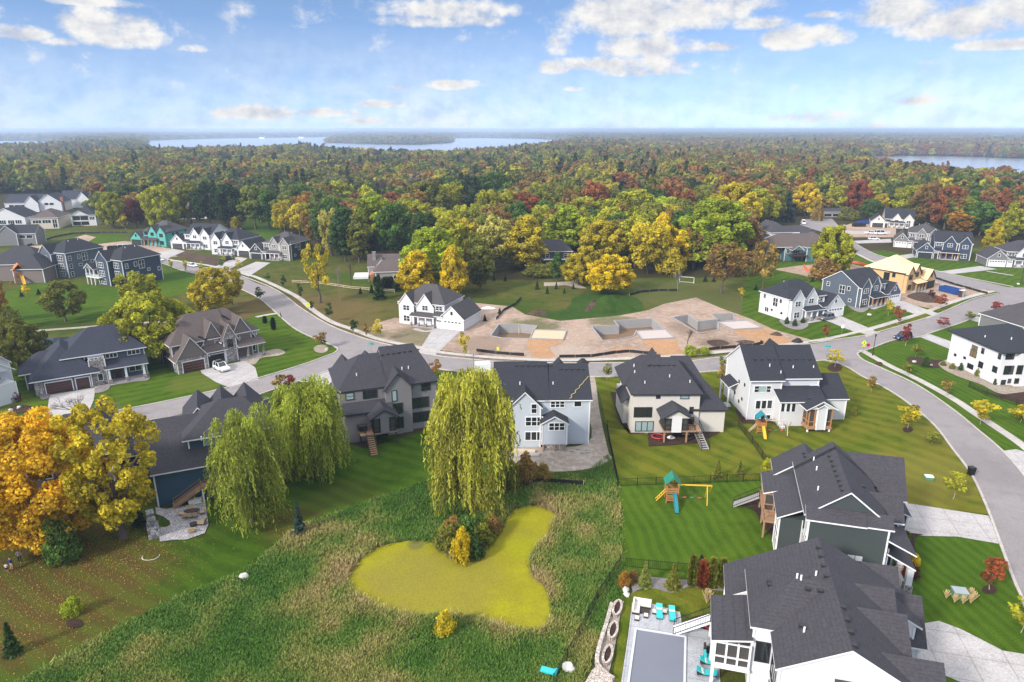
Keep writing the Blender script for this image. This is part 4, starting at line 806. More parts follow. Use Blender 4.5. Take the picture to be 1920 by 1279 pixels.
# a family of street fronts
def model_home(h, W, D, ze=5.9, rise=3.6, gar='E', roof='hip', gm='garage_white', accent=None, posts='trim', lights=True, plain_back=False, two=True):
    X = (lambda a, b_: (a, b_)) if gar == 'E' else (lambda a, b_: (W - b_, W - a))
    mw = .68 * W; a, b_ = X(0, mw); h.block(a, b_, 0, D, ze)
    if roof == 'hip': h.hip(a, b_, 0, D, ze, rise, 'x', D * .42, D * .42)
    else: h.gable(a, b_, 0, D, ze, rise, 'x')
    g0, g1 = X(.02 * W, .24 * W); h.block(g0, g1, -1.0, .5, ze, key=accent); h.gable(g0, g1, -1.0, 4.6, ze, min(rise - .7, (g1 - g0) * .62), 'y', key=accent)
    c0, c1 = X(.28 * W, .53 * W); h.block(c0, c1, -.5, .5, ze - .4, key=accent); h.gable(c0, c1, -.5, 4.8, ze - .5, min(rise - .3, (c1 - c0) * .66), 'y', key=accent)
    p0, p1 = X(.22 * W, .58 * W); h.shed(p0 - .2, p1 + .2, -2.7, -.0, 2.75, 3.7); h.slab(p0, p1, -2.5, 0, 0, .2, 'porch_floor', 'concrete')
    for i in range(4): h.post(p0 + .2 + (p1 - p0 - .4) * i / 3, -2.3, .2, 2.75, .15, posts, .9)
    q0, q1 = X(.6 * W, W); h.block(q0, q1, -1.6, D * .8, 3.1); r0, r1 = X(.66 * W, W); h.gable(r0, r1, -1.6, D * .8, 3.1, 3.1, 'y'); s0, s1 = X(.56 * W, .70 * W); h.shed(s0, s1, -2.0, 1, 3.1, 4.4)
    d0, d1 = X(.71 * W, .97 * W); h.garage('S', -1.6, d0, d1, 2.35, gm, lights); e0, e1 = X(.6 * W, .68 * W); h.garage('S', -1.6, e0 + .1, e1 - .1, 2.35, gm, lights)
    m = (g0 + g1) / 2; h.wm('S', -1.0, m - .9, m + .9, ze - 1.9, ze - .6, 2, 2); h.wm('S', -1.0, m - .9, m + .9, .9, 2.4, 2, 2)
    m = (c0 + c1) / 2; h.wm('S', -.5, m - .8, m + .8, ze - 1.6, ze - .35, 2, 2); h.wm('S', -.02, m + .3, m + 1.9, .8, 2.3, 2); h.door('S', -.02, m - 1.4, .2, mat='garage_wood')
    if two: f0, f1 = X(.56 * W, .65 * W); h.wm('S', 0, f0, f1, ze - 1.4, ze - .35, 2, 2)
    m = (r0 + r1) / 2; h.wm('S', -1.6, m - .35, m + .35, 3.9, 4.9, 1)
    o = 0 if gar == 'E' else W; fc = 'W' if gar == 'E' else 'E'
    for (y0, y1, z0, z1, n, r_) in ((D * .22, D * .22 + .8, ze - 1.6, ze - .5, 1, 1), (D * .36, D * .36 + 1.7, ze - 2.9, ze - .6, 2, 2), (D * .8, D * .8 + .9, ze - 1.5, ze - .4, 1, 2), (D * .15, D * .15 + .8, 1.4, 2.1, 1, 1), (D * .5, D * .5 + .8, 1.5, 2.1, 1, 1), (D * .66, D * .66 + 1.3, .9, 2.1, 2, 1)): h.wm(fc, o, y0, y1, z0, z1, n, r_)
    cx = (a + b_) / 2
    for k in (-2.2, 1.4): h.vents.append((cx + k, D * .64, h.roofz(cx + k, D * .64), 'pipe'))
    return h.done()
model_home(House('white_porch_house', 'white new house in bare ground with grey roof and curved concrete drive', Vector((-30.2, 178.4, 0)), -21, 'white', 'roof_grey'), 19.5, 11.5, 5.8, 4.0)
model_home(House('white_street_house', 'white house with black roof and open rock bed beside the three foundations', (1474, 602, 0), 23, 'white', 'roof_black'), 19, 10.5, 6.0, 3.8)
model_home(House('slate_street_house', 'blue grey house with cedar porch posts next to the plywood shell', (1604, 577, 0), 28, 'slate', 'roof_black', 'trim'), 18, 12, 6.2, 3.6, roof='gable', posts='cedar')
hh = House('plywood_house', 'unfinished house shell of bare yellow plywood and roof sheathing', (1690, 549, 0), 33, 'plywood', 'roof_plywood', None)
hh.W = {}; model_home(hh, 17, 13, 6.2, 4.4, accent=None, posts='stud_wood', gm='inside', lights=False)
model_home(House('navy_street_house', 'navy house with gabled side wall and cedar entry below the autumn woods', (1716, 482, 0), -24, 'navy', 'roof_black'), 19, 13, 6.6, 3.6, gar='W', roof='gable', gm='garage_dark', posts='cedar')
model_home(House('grey_gabled_house', 'grey and white house with white garage door at the edge of the photo', (1846, 498, 0), -14, 'grey', 'roof_mid'), 21, 11, 5.6, 3.6, gar='W', accent='white')
model_home(House('grey_stone_house', 'grey house with brown roof and stone front beside the parked white car', (1675, 462, 0), -28, 'grey', 'roof_grey', 'trim'), 17, 15, 6.4, 4, gar='W', roof='hip', accent='grey_stone')
model_home(House('unfinished_house', 'pale unfinished house with two sharp gables next to the blue dumpsters', (1632, 425, 0), -24, 'cream', 'roof_black', 'trim'), 20, 17, 4.6, 4.6, gar='W', roof='gable', gm='inside', lights=False, two=False)
# teal-wrapped shell and the three finished fronts of the western street
hh = House('teal_house', 'house under construction wrapped in bright teal sheathing', (252, 458, 0), -19, 'sheathing', 'roof_grey', None)
model_home(hh, 20, 13, 6.2, 4.2, gar='W', posts='stud_wood', gm='inside', lights=False)
model_home(House('white_black_house', 'white house with dark garage door between the teal shell and its white neighbour', (327, 465, 0), -14, 'white', 'roof_black'), 19.5, 13, 6.4, 3.8, gar='W', roof='gable', gm='garage_dark', lights=False)
model_home(House('white_far_house', 'white house with dark truck in front and garage on its east side', (400, 476, 0), -16, 'white', 'roof_black'), 19.5, 14, 6.2, 4.0, gar='E', roof='hip', gm='garage_dark', lights=False)
model_home(House('green_far_house', 'dark green house with grey roof at the bend of the street', (474, 484, 0), -17, 'charcoal', 'roof_grey'), 18.5, 13, 6.4, 3.8, gar='W', roof='hip', accent='greige', gm='garage_dark', lights=False)

# the two dark walkout houses seen from behind
def walkout(h, W, D, ze, wing, deck_roof):
    h.block(0, W, 0, D, ze); h.hip(0, W, 0, D, ze, 3.8, 'y', D * .36, D * .36)
    h.block(0, W * .52, -1.6, 1, ze); h.gable(0, W * .52, -1.6, 6, ze, 2.9, 'y')
    for z0 in (.5, 3.2, 6.0):
        for a in (.5, W * .56):
            y = -1.6 if a < 1 else 0; h.wm('S', y, a + .5, a + 3.0, z0, z0 + 1.7, 3, 2)
        h.wm('E', W, 1.0, 1.9, z0, z0 + 1.5, 1, 2)
    for (y0, y1, z0, z1, n) in ((D * .3, D * .3 + .9, 6.2, 7.6, 1), (D * .42, D * .42 + 1.9, 5.2, 7.9, 2), (D * .3, D * .3 + 1.2, 3.6, 4.3, 1), (D * .62, D * .62 + .9, 4.0, 4.8, 1), (D * .5, D * .5 + 1.7, 1.4, 2.3, 2), (D * .9, D * .9 + .8, 3.4, 4.6, 1)): h.wm('E', W, y0, y1, z0, z1, n, 2 if n > 1 else 1)
    x0, x1, y0 = -wing, 0, -3.2; h.shed(x0 - .2, .2, y0 - .3, 1.5, 5.6, 6.6) if not deck_roof else h.gable(x0, x1, y0, 3, 5.6, 1.6, 'y', key='grey')
    h.slab(x0, x1 + (2.4 if deck_roof else 0), y0, 0, 2.55, 2.8, 'deck', 'trim')
    for i in range(3): a = x0 + .2 + (x1 - x0 - .4) * i / 2; h.post(a, y0 + .2, 0, 5.6)
    h.post(x0 + .2, -.3, 0, 5.6); h.rail([(x0, y0 + .05, 2.8), (x1 + (2.4 if deck_roof else 0), y0 + .05, 2.8)], mat='trim'); h.rail([(x0 + .05, y0, 2.8), (x0 + .05, -.3, 2.8)], mat='trim')
    for k in (.35, .6): h.vents.append((W * .6, D * k, h.roofz(W * .6, D * k), 'pipe'))
    return h.done()
walkout(House('slate_walkout_house', 'slate blue house with white screened porch behind the yellow trees', Vector((-165.5, 239.5, 0)), -20, 'slate', 'roof_black'), 10.5, 15, 8.6, 4.6, False)
walkout(House('charcoal_walkout_house', 'near black house with raised white deck facing the lawn', Vector((-138.0, 226.8, 0)), -27, 'navy', 'roof_black'), 11, 14, 8.6, 4.4, True)
def simple(name, label, at, ang, W, D, ze, rise, wall, roof, ax='x', kind='gable', wins=(), extra=None, trim='trim', key=None):
    h = House(name, label, at, ang, wall, roof, trim); h.block(0, W, 0, D, ze)
    (h.gable if kind == 'gable' else h.hip)(0, W, 0, D, ze, rise, ax)
    for q in wins: h.wm(*q)
    if extra: extra(h)
    return h.done()
def wrow(face, off, a, b_, k, z0, z1, n=2): return [(face, off, a + (b_ - a) * i / k + .3, a + (b_ - a) * (i + 1) / k - .3, z0, z1, n) for i in range(k)]
simple('dark_roofed_house', 'dark brown house of big plain roofs behind the orange slide', (-28, 528, 0), 6, 20, 15, 5.6, 5.0, 'taupe', 'roof_dark', 'x', 'hip', wrow('S', 0, 12, 19, 2, 3.4, 4.8), lambda h: (h.block(12, 21.5, -4, 4, 4.6), h.hip(12, 21.5, -4, 6, 4.6, 4.2, 'y', 4.5, 2)))
simple('small_grey_house', 'grey gabled house with three white windows on the far left', (-22, 461, 0), 10, 20, 9, 5.2, 3.2, 'grey', 'roof_black', 'x', 'gable', wrow('S', 0, 10, 19, 3, 3, 4.4, 1), lambda h: (h.gable(5, 13, -1, 6, 5.2, 3.6, 'y'), h.block(5.2, 12.8, -1, 2, 5.2)))
simple('white_edge_house', 'white gabled house with two rows of windows at the left edge', (-20, 432, 0), 8, 18, 16, 6.2, 4.8, 'white', 'roof_black', 'y', 'gable', wrow('S', 0, 2, 9, 2, 3.0, 5.0, 3) + wrow('S', 0, 9.5, 16.5, 2, 3.2, 5.0, 3))
simple('tan_house', 'cream house with brown roof, second house from the left edge', (61, 430, 0), 13, 12.5, 18, 5.6, 3.8, 'beige', 'roof_brown', 'y', 'hip', wrow('S', 0, .5, 9.5, 2, 3.0, 4.6, 3), lambda h: h.wm('S', 0, 10, 12, .6, 4.8, 2, 2))
simple('white_balcony_house', 'white house with dark screened two level porch above the meadow', (136, 424, 0), 12, 12, 20, 5.6, 4.4, 'white', 'roof_black', 'y', 'hip', wrow('W', 0, 3, 13, 4, 3.2, 4.6, 1), lambda h: (h.wm('S', 0, .6, 8.4, .4, 2.4, 2), h.wm('S', 0, .6, 8.4, 3.0, 5.2, 2), h.wm('S', 0, 9, 11.4, 3.2, 4.8, 3), h.gable(0, 8.8, -.4, 6, 5.6, 2.4, 'y')))
simple('tan_far_house', 'cream house with brown roof half behind the olive tree', (178, 410, 0), 14, 12, 16, 5.4, 4.2, 'beige', 'roof_brown', 'x', 'gable', wrow('S', 0, 1, 6, 2, 3, 4.4, 1))
simple('white_back_house', 'white house with navy roof and gable windows at the upper left', (12, 398, 0), 10, 20, 15, 5.6, 4.6, 'white', 'roof_navy', 'x', 'gable', wrow('S', 0, 2, 12, 3, 2.8, 4.4, 1), lambda h: (h.gable(12, 20, -2, 8, 5.4, 4.4, 'y'), h.block(12.2, 19.8, -2, 2, 5.4)))
simple('white_twin_house', 'white gabled house with red brick chimney at the upper left', (72, 397, 0), 10, 14, 15, 5.6, 5.0, 'white', 'roof_navy', 'y', 'gable', wrow('S', 0, 4, 10, 2, 4, 5.4, 1), lambda h: h.chimney(13, 14.6, 2, 3.4, 8.6, 'chimney_brick'))
simple('white_ridge_house', 'white house with navy roof topmost of the white group', (115, 390, 0), 8, 17, 14, 5.6, 5.0, 'white', 'roof_navy', 'x', 'gable', wrow('S', 0, 12, 16.5, 1, 4, 5.4, 1), lambda h: (h.gable(10.5, 18.5, -1, 8, 5.4, 4.6, 'y'), h.block(10.8, 18.2, -1, 3, 5.4)))
simple('wooded_white_house', 'white house half hidden by tree trunks above the teal shell', (328, 411, 0), 5, 18, 10, 5.6, 3.5, 'white', 'roof_brown', 'x', 'gable', wrow('S', 0, 1, 17, 5, 3.2, 4.6, 2) + wrow('S', 0, 1, 17, 4, .6, 2.2, 2))
h = House('brown_ranch_house', 'low brown roofed house with pale deck left of the golden trees', (690, 524, 0), 8, 'greige', 'roof_brown', 'trim')
h.block(0, 15, 4, 13, 3.8); h.gable(0, 15, 4, 13, 3.8, 3.4, 'x'); h.block(3, 14, -5, 4, 3.4); h.hip(2.6, 14.4, -5, 5.5, 3.4, 3.2, 'x', 3, 3); h.block(-5, 0, 1, 8, .9, 0, 'house_white'); h.chimney(1.5, 2.7, 6, 7, 8.4, 'grey_stone')
h.gable(3, 7, 2, 9, 4.2, 2.2, 'y'); h.wm('S', -5, 9, 11, 1, 2.4, 2); h.done()
h = House('brick_house', 'dark house with red brick front partly behind the yellow trees', (974, 500, 0), 3, 'charcoal', 'roof_dark', 'trim')
h.block(0, 20, 0, 12, 5.6); h.hip(0, 20, 0, 12, 5.6, 3.6, 'x', 4, 4); h.block(.2, 5, -1, 1, 5, 0, 'brick_red'); h.gable(0, 5.2, -1, 5, 5, 2.4, 'y', key='brick_red'); h.wm('S', -1, 1.6, 3.4, 1.4, 3.6, 2, 2); h.block(6, 19, -1.6, 0, 2.6); h.slab(6, 19.4, -1.8, 0, 2.7, 2.9, 'deck', 'trim')
for a in (10, 14, 17): h.wm('S', 0, a, a + 1.4, 3.3, 4.8, 1, 2)
h.wm('S', -1.6, 15, 16.6, .6, 2.2, 2); h.done()
simple('blue_roof_house', 'white house with slate blue roof in the gap of the yellow trees', (838, 440, 0), 12, 16, 14, 4.4, 3.8, 'white', 'roof_navy', 'x', 'gable', wrow('S', 0, 8, 15, 2, 1, 2.4), lambda h: (h.gable(2, 9, -5, 6, 3.6, 3.0, 'y'), h.block(2.2, 8.8, -5, 3, 3.6)))
simple('gable_wood_house', 'grey roofed house with white gable right of the orange tree', (920, 400, 0), -6, 18, 12, 6.0, 4.4, 'white', 'roof_grey', 'x', 'gable', (), lambda h: (h.gable(8, 15, -2, 6, 5.6, 3.8, 'y'), h.block(8.2, 14.8, -2, 2, 5.6)))
simple('shed_house', 'small white flat roofed house in the red oak woods', (1064, 369, 0), 4, 14, 9, 5.0, 1.0, 'white', 'roof_grey', 'x', 'gable', wrow('S', 0, 1, 12, 3, 2.4, 3.8))
simple('tan_roof_house', 'low house with tan roof by the clearing in the woods', (985, 398, 0), 12, 16, 11, 3.0, 2.4, 'greige', 'roof_brown', 'x', 'hip')
simple('dark_ranch_house', 'low dark ranch house beyond the street end, pale car beside it', (1508, 402, 0), -4, 15, 10, 3.2, 1.6, 'taupe', 'roof_dark', 'x', 'gable', wrow('S', 0, 6, 14, 2, 1, 2.2))
simple('carport_house', 'low brown house with open carport beyond the street end', (1541, 408, 0), 2, 18, 10, 3.2, 1.6, 'taupe', 'roof_mid', 'x', 'gable', wrow('S', 0, 1, 16, 3, .6, 2.2, 1))
h = House('white_dark_house', 'tall white house with dark layered roofs above the brown roofed house', (1442, 470, 0), 8, 'white', 'roof_mid', 'trim')
h.block(0, 13, 0, 14, 7.6); h.hip(0, 9, 0, 14, 7.6, 3.8, 'y', 5, 0); h.block(4, 21, -1, 10, 6.2); h.hip(4, 21, -1, 10, 6.2, 3.6, 'x', 4, 4.5); h.block(-3, 0, 0, 6, 2.6); h.shed(-3.4, 0, -.4, 7, 5.2, 6.4, 'W')
for a in (-2.8, -.4): h.post(a, .2, 0, 5.2)
for a in (5.5, 10, 14): h.wm('S', -1, a, a + 1.2, 4.6, 5.9, 1, 2)
h.wm('S', -1, 1.0, 2.2, 1.2, 3.2, 1); h.done()
h = House('brown_roof_teal_house', 'teal grey house with brown roof and dark deck beside the olive tree', (1474, 491, 0), 4, 'teal', 'roof_brown', 'trim')
h.block(0, 9, 2, 14, 5.4); h.block(8, 18, 0, 13, 5.4); h.hip(-6, 14, 2, 14, 5.4, 4.4, 'x', 5, 0); h.hip(8, 20, 0, 15, 5.4, 4.8, 'y', 7, 5); h.block(-6, 0, 5, 14, 5.4, 0, 'grey'); h.gable(2, 6, -.8, 6, 4.8, 1.6, 'y')
h.slab(1.5, 8, -1.2, 2, 2.3, 2.6, 'deck', 'garage_wood'); h.post(1.8, -1, 0, 4.8, .14, 'dark_trim'); h.post(5.8, -1, 0, 4.8, .14, 'dark_trim'); h.wm('S', 2, .6, 2.0, 3.2, 4.8, 1, 2); h.wm('S', 2, 4.4, 5.8, 2.9, 4.9, 2); h.wm('S', 2, 6.4, 7.6, 3.2, 4.8, 2, 2)
h.wm('S', 5, -5, -3, 3.2, 4.6, 2); h.done()

for i, (px_, py_) in enumerate(((486,260.6),(560,259.9),(640,258.9),(884,258.6),(955,259.9),(1022,261.2),(1700,291.5),(1860,294.0))):
    simple('shore_house', ['first white house from the left on the far lake shore', 'second white house from the left on the far lake shore', 'third white house from the left on the far lake shore, before the wooded point', 'first house right of the wooded point on the far shore', 'second house right of the wooded point on the far shore', 'third house right of the wooded point on the far shore', 'left house on the far shore of the eastern lake', 'right house on the far shore of the eastern lake'][i], (px_, py_ - .4), 0, 26, 14, 8, 6, 'white', 'roof_mid', 'x', 'gable')

# ---------------------------------------------------------------- things on the ground
plain('turquoise', (.03,.46,.48), .5, var=.06); plain('wicker', (.035,.025,.022), .8); plain('cushion', (.62,.57,.52), .8); plain('tan_fabric', (.48,.33,.18), .8); plain('red_plastic', (.50,.04,.05), .5); plain('yellow_plastic', (.72,.42,.03), .45); plain('green_plastic', (.02,.20,.13), .45); plain('teal_plastic', (.01,.20,.24), .45)
plain('orange_plastic', (.75,.19,.03), .5); plain('play_wood', (.38,.17,.06), .7); plain('car_white', (.75,.76,.78), .25, var=.02); plain('car_black', (.012,.013,.016), .2); plain('car_blue', (.015,.03,.075), .2); plain('car_grey', (.14,.15,.17), .25); plain('tyre', (.012,.012,.012), .8); plain('rim', (.35,.36,.38), .35, .6)
plain('dumpster_blue', (.012,.06,.24), .5); plain('steel_dark', (.03,.03,.035), .5, .4); plain('sign_yellow', (.72,.80,.02), .4, var=.02); plain('sign_teal', (.02,.42,.34), .4); plain('sign_red', (.55,.02,.03), .4); plain('sign_white', (.8,.8,.8), .4); plain('pole_grey', (.30,.30,.31), .4, .5)
plain('boulder', (.52,.50,.47), .9); plain('silt_black', (.012,.012,.013), .7); plain('fence_orange', (.80,.16,.05), .7); plain('foundation_concrete', (.30,.295,.295), .9, var=.16, scale=.6); plain('pit_floor', (.165,.10,.055), .9, var=.3); plain('garage_sand', (.55,.42,.28), .95, var=.12); plain('gravel_slab', (.46,.395,.37), .95, var=.12)
plain('pool_cover', (.155,.165,.205), .55, var=.10, scale=.35); plain('pool_edge', (.55,.56,.60), .5); plain('timber_pale', (.55,.44,.32), .8); plain('rope_yellow', (.45,.33,.12), .8); plain('box_green', (.10,.25,.16), .5); plain('box_grey', (.30,.34,.36), .5); plain('dark_grass', (.05,.10,.02), .9); plain('straw', (.50,.38,.18), .9); plain('cooler_white', (.75,.75,.77), .5)
plain('skin', (.52,.33,.24), .6); plain('hair', (.09,.05,.03), .8)
def T(name, label, cat, at, rz=0, group=None, z=0.0):
    p = at if isinstance(at, Vector) else G(*at); return tag(empty(name, (p.x, p.y, z), R(rz)), label, cat, group)
def P(t, name, mat, fn, sub=None):
    mb = MB(); fn(mb); return mb.build(name, mat, sub if sub is not None else t)
def one(name, label, cat, mat, at, fn, rz=0, group=None, z=0.0, smooth=False):
    p = at if isinstance(at, Vector) else G(*at); mb = MB(); fn(mb); o = mb.build(name, mat, smooth=smooth); o.location = (p.x, p.y, z); o.rotation_euler = (0, 0, R(rz)); return tag(o, label, cat, group)
def heading(a, b_): p, q = G(*a), G(*b_); return math.degrees(math.atan2(q.y - p.y, q.x - p.x))
# --- foundations: real pits in the ground
def foundation(label, pit, slab, slab_mat):
    pts = [G(*q) for q in pit]; c = sum(pts, Vector()) / len(pts); t = T('house_foundation', label, 'foundation', Vector((c.x, c.y, 0)), 0, 'basement foundations in the dirt lot')
    q = [p - c for p in pts]; area = sum(q[i].x * q[(i + 1) % len(q)].y - q[(i + 1) % len(q)].x * q[i].y for i in range(len(q))); sg = 1 if area > 0 else -1; D = -2.3
    wl = MB()
    for i in range(len(q)):
        a, b_ = q[i], q[(i + 1) % len(q)]; d = (b_ - a).normalized(); n = Vector((d.y, -d.x, 0)) * sg
        a2, b2 = a - d * .12 + n * .14, b_ + d * .12 + n * .14; wl.bar((a2.x, a2.y, (D + .22) / 2), (b2.x, b2.y, (D + .22) / 2 + .004 * (i % 3)), .28, .22 - D)
    wl.build('foundation_wall', 'foundation_concrete', t); fl = MB(); fl.prism([(p.x, p.y) for p in q], D - .1, D + .05); fl.build('pit_floor', 'pit_floor', t)
    for i in range(0, len(q), 2): p = q[i] * .86; mb = MB(); mb.bar((p.x, p.y, D), (q[i].x * .98, q[i].y * .98, .1), .09); mb.build('brace', 'timber_pale', t)
    s_ = [G(*v) - c for v in slab]; mb = MB(); mb.prism([(p.x, p.y) for p in s_], 0, .16); mb.build('garage_slab', slab_mat, t)
    cu = MB()
    for i in range(4): a, b_ = s_[i], s_[(i + 1) % 4]; cu.bar((a.x, a.y, .17 + .003 * i), (b_.x, b_.y, .17 + .003 * i), .24, .36)
    cu.build('slab_kerb', 'foundation_concrete', t)
foundation('open concrete basement nearest the white house, tan garage slab on its right', PITS[0], [(1000.9,619.9),(1062,621.8),(1056,638.5),(993.4,636)], 'garage_sand')
foundation('open concrete basement in the middle of the three foundations', PITS[1], [(1193,622.3),(1247,619),(1264,635),(1204,638)], 'gravel_slab')
foundation('open concrete basement with an earth block inside, beside the white street house', PITS[2], [(1347,605.5),(1400,602),(1428,616),(1375,619)], 'gravel_slab')
# --- earth heaps
def heap(name, label, cat, at, rx, ry, h_, mat, seed=1, kind=None, group=None):
    def f(mb):
        rs = random.Random(seed); n, m_ = 22, 7; vs = [(0, 0, h_)]; fs = []
        for i in range(1, m_ + 1):
            for k in range(n): a = 2 * math.pi * k / n; r_ = i / m_; j = 1 + .14 * math.sin(3 * a + seed) + rs.uniform(-.06, .06); z_ = h_ * (1 - r_ ** 1.6) * (1 + rs.uniform(-.14, .14)); vs.append((rx * r_ * j * math.cos(a), ry * r_ * j * math.sin(a), max(z_, -.05) if i < m_ else -.05))
        for k in range(n): fs.append((0, 1 + k, 1 + (k + 1) % n))
        for i in range(m_ - 1):
            for k in range(n): a = 1 + i * n; fs.append((a + k, a + n + k, a + n + (k + 1) % n, a + (k + 1) % n))
        mb.add(vs, fs)
    o = one(name, label, cat, mat, at, f, group=group, smooth=True)
    if kind: o['kind'] = kind
    return o
heap('grassy_mound', 'high green grass mound with a bare earth side above the foundations', 'mound', (1140,580), 7.5, 4.0, 4.0, 'mound_grass', 2)
heap('earth_heap', 'bare brown earth heap on the left side of the green mound', 'heap', (1113,582), 2.6, 2.4, 3.0, 'dirt_dark', 3)
heap('brush_pile', 'dark brush pile in the weeds left of the grassy mound', 'heap', (1010,588), 3.0, 1.8, 1.2, 'dirt_dark', 4)
heap('soil_heap', 'dark soil heap on the orange sand by the white street house', 'heap', (1456,628), 1.6, 1.2, .8, 'dirt_dark', 5); heap('soil_heap', 'low dark soil heap in front of the third foundation', 'heap', (1398,642), 2.4, 1.2, .6, 'dirt_dark', 6)
for at, lb, sd_ in (((1495,642), 'black plastic covered heap on the kerb by the white corner house roof', 7), ((1092,681), 'black plastic covered heap on the kerb behind the light blue house', 8)): heap('covered_heap', lb, 'heap', at, 1.5, 1.0, 1.1, 'silt_black', sd_)
heap('debris_pile', 'white scrap pile right of the white house in bare earth', 'heap', (915,578), 2.2, 1.3, .5, 'cooler_white', 9); heap('earth_heap', 'small dark earth heap at the far right building lot', 'heap', (1893,578), 3, 1.6, 1.0, 'dirt_dark', 10)
heap('rubble_heap', 'tan stone rubble in front of the teal shell', 'heap', (270,470), 3.5, 1.6, .8, 'street_dirt', 11); heap('rubble_heap', 'brown earth rubble beside the plywood shell', 'heap', (1750,566), 3.2, 1.5, .8, 'dirt_dark', 12)
# --- fences
def fence(pix, h_, label, style='rail', name='fence', closed=False):
    pts = [G(*q) for q in pix]; o0 = pts[0]; t = T(name, label, 'fence', o0); q = [p - o0 for p in pts]
    m = {'rail': 'black_metal', 'silt': 'silt_black', 'orange': 'fence_orange', 'wood': 'timber_pale'}[style]; pn = MB()
    for a, b_ in zip(q, q[1:]):
        L_ = (b_ - a).length; d = (b_ - a) / L_
        if style == 'rail':
            for z_ in (.15, h_ - .15): pn.bar((a.x, a.y, z_), (b_.x, b_.y, z_), .04)
            n = int(L_ / .22)
            for i in range(n): p = a.lerp(b_, i / n); pn.bar((p.x, p.y, .05), (p.x, p.y, h_ - .04), .028)
        elif style == 'wood':
            for z_ in (.5, 1.0): pn.bar((a.x, a.y, z_), (b_.x, b_.y, z_), .09, .14)
        else:
            n = max(1, int(L_ / 2.0))
            for i in range(n):
                u, v = a.lerp(b_, i / n), a.lerp(b_, (i + 1) / n); pn.bar((u.x, u.y, h_ * .5), (v.x, v.y, h_ * (.5 + .03 * (-1) ** i)), .05, h_ * (.92 + .06 * (i % 3)))
    pn.build('fence_panel', m, t)
    st = {'rail': 2.4, 'silt': 3.0, 'orange': 3, 'wood': 3}[style]; k = 0
    for a, b_ in zip(q, q[1:]):
        n = max(1, int((b_ - a).length / st))
        for i in range(n + (1 if (b_ - q[-1]).length < .01 else 0)):
            if k > 95: break
            p = a.lerp(b_, i / n); mb = MB(); mb.bar((p.x, p.y, 0), (p.x, p.y, h_ + .08), .07 if style != 'silt' else .06); mb.build('fence_post', m if style != 'silt' else 'timber_pale', t); k += 1
    return t
fence([(1171,806),(1138,801),(1141,825),(1159,912),(1300,907),(1424,902)], 1.35, 'black picket fence round three sides of the cream house yard')
fence([(1352,800),(1384,800),(1410,832),(1449,888)], 1.35, 'black picket fence running down between the cream house yard and corner lawn')
fence([(1364,1078),(1270,1072),(1162,1062),(1120,1125),(1086,1195),(1038,1285)], 1.35, 'long black picket fence between the pool garden and the wild grass')
fence([(1816,726),(1850,742),(1905,760),(1950,772)], 1.3, 'black picket fence below the modern white house')
for q, lb in (([(893,659),(930,664),(983,668)], 'black silt fence by the pavement, piece nearest the white house'), ([(1048,671),(1108,670),(1155,663),(1180,661),(1231,666)], 'longest black silt fence along the pavement before the middle foundation'), ([(1306,660),(1350,655),(1410,650),(1431,645),(1425,643)], 'black silt fence by the pavement before the third foundation'),
              ([(977,560),(966,572),(945,583),(930,600)], 'black silt fence curving down beside the white house in bare earth'), ([(1180,555),(1200,549),(1235,546),(1270,546)], 'dark silt fence in the weeds above the grassy mound'), ([(975,908),(1020,905),(1094,910)], 'dark silt fence in the wild grass below the light blue house'),
              ([(50,462),(100,446),(135,439),(190,437),(240,437)], 'dark silt fence across the meadow below the cream houses'), ([(1745,520),(1790,535),(1840,549),(1852,552)], 'dark silt fence along the street by the plywood shell lot')): fence(q, .75, lb, 'silt', 'silt_fence')
fence([(1507,500),(1511,508),(1525,514),(1553,518)], 1.1, 'orange plastic mesh fence beside the olive tree', 'orange', 'mesh_fence'); fence([(1588,493),(1606,495),(1626,500)], 1.1, 'orange plastic mesh fence behind the plywood shell', 'orange', 'mesh_fence')
fence([(548,531),(600,534),(660,543),(740,549)], 1.1, 'pale split rail fence across the meadow by the grey poplars', 'wood', 'rail_fence')
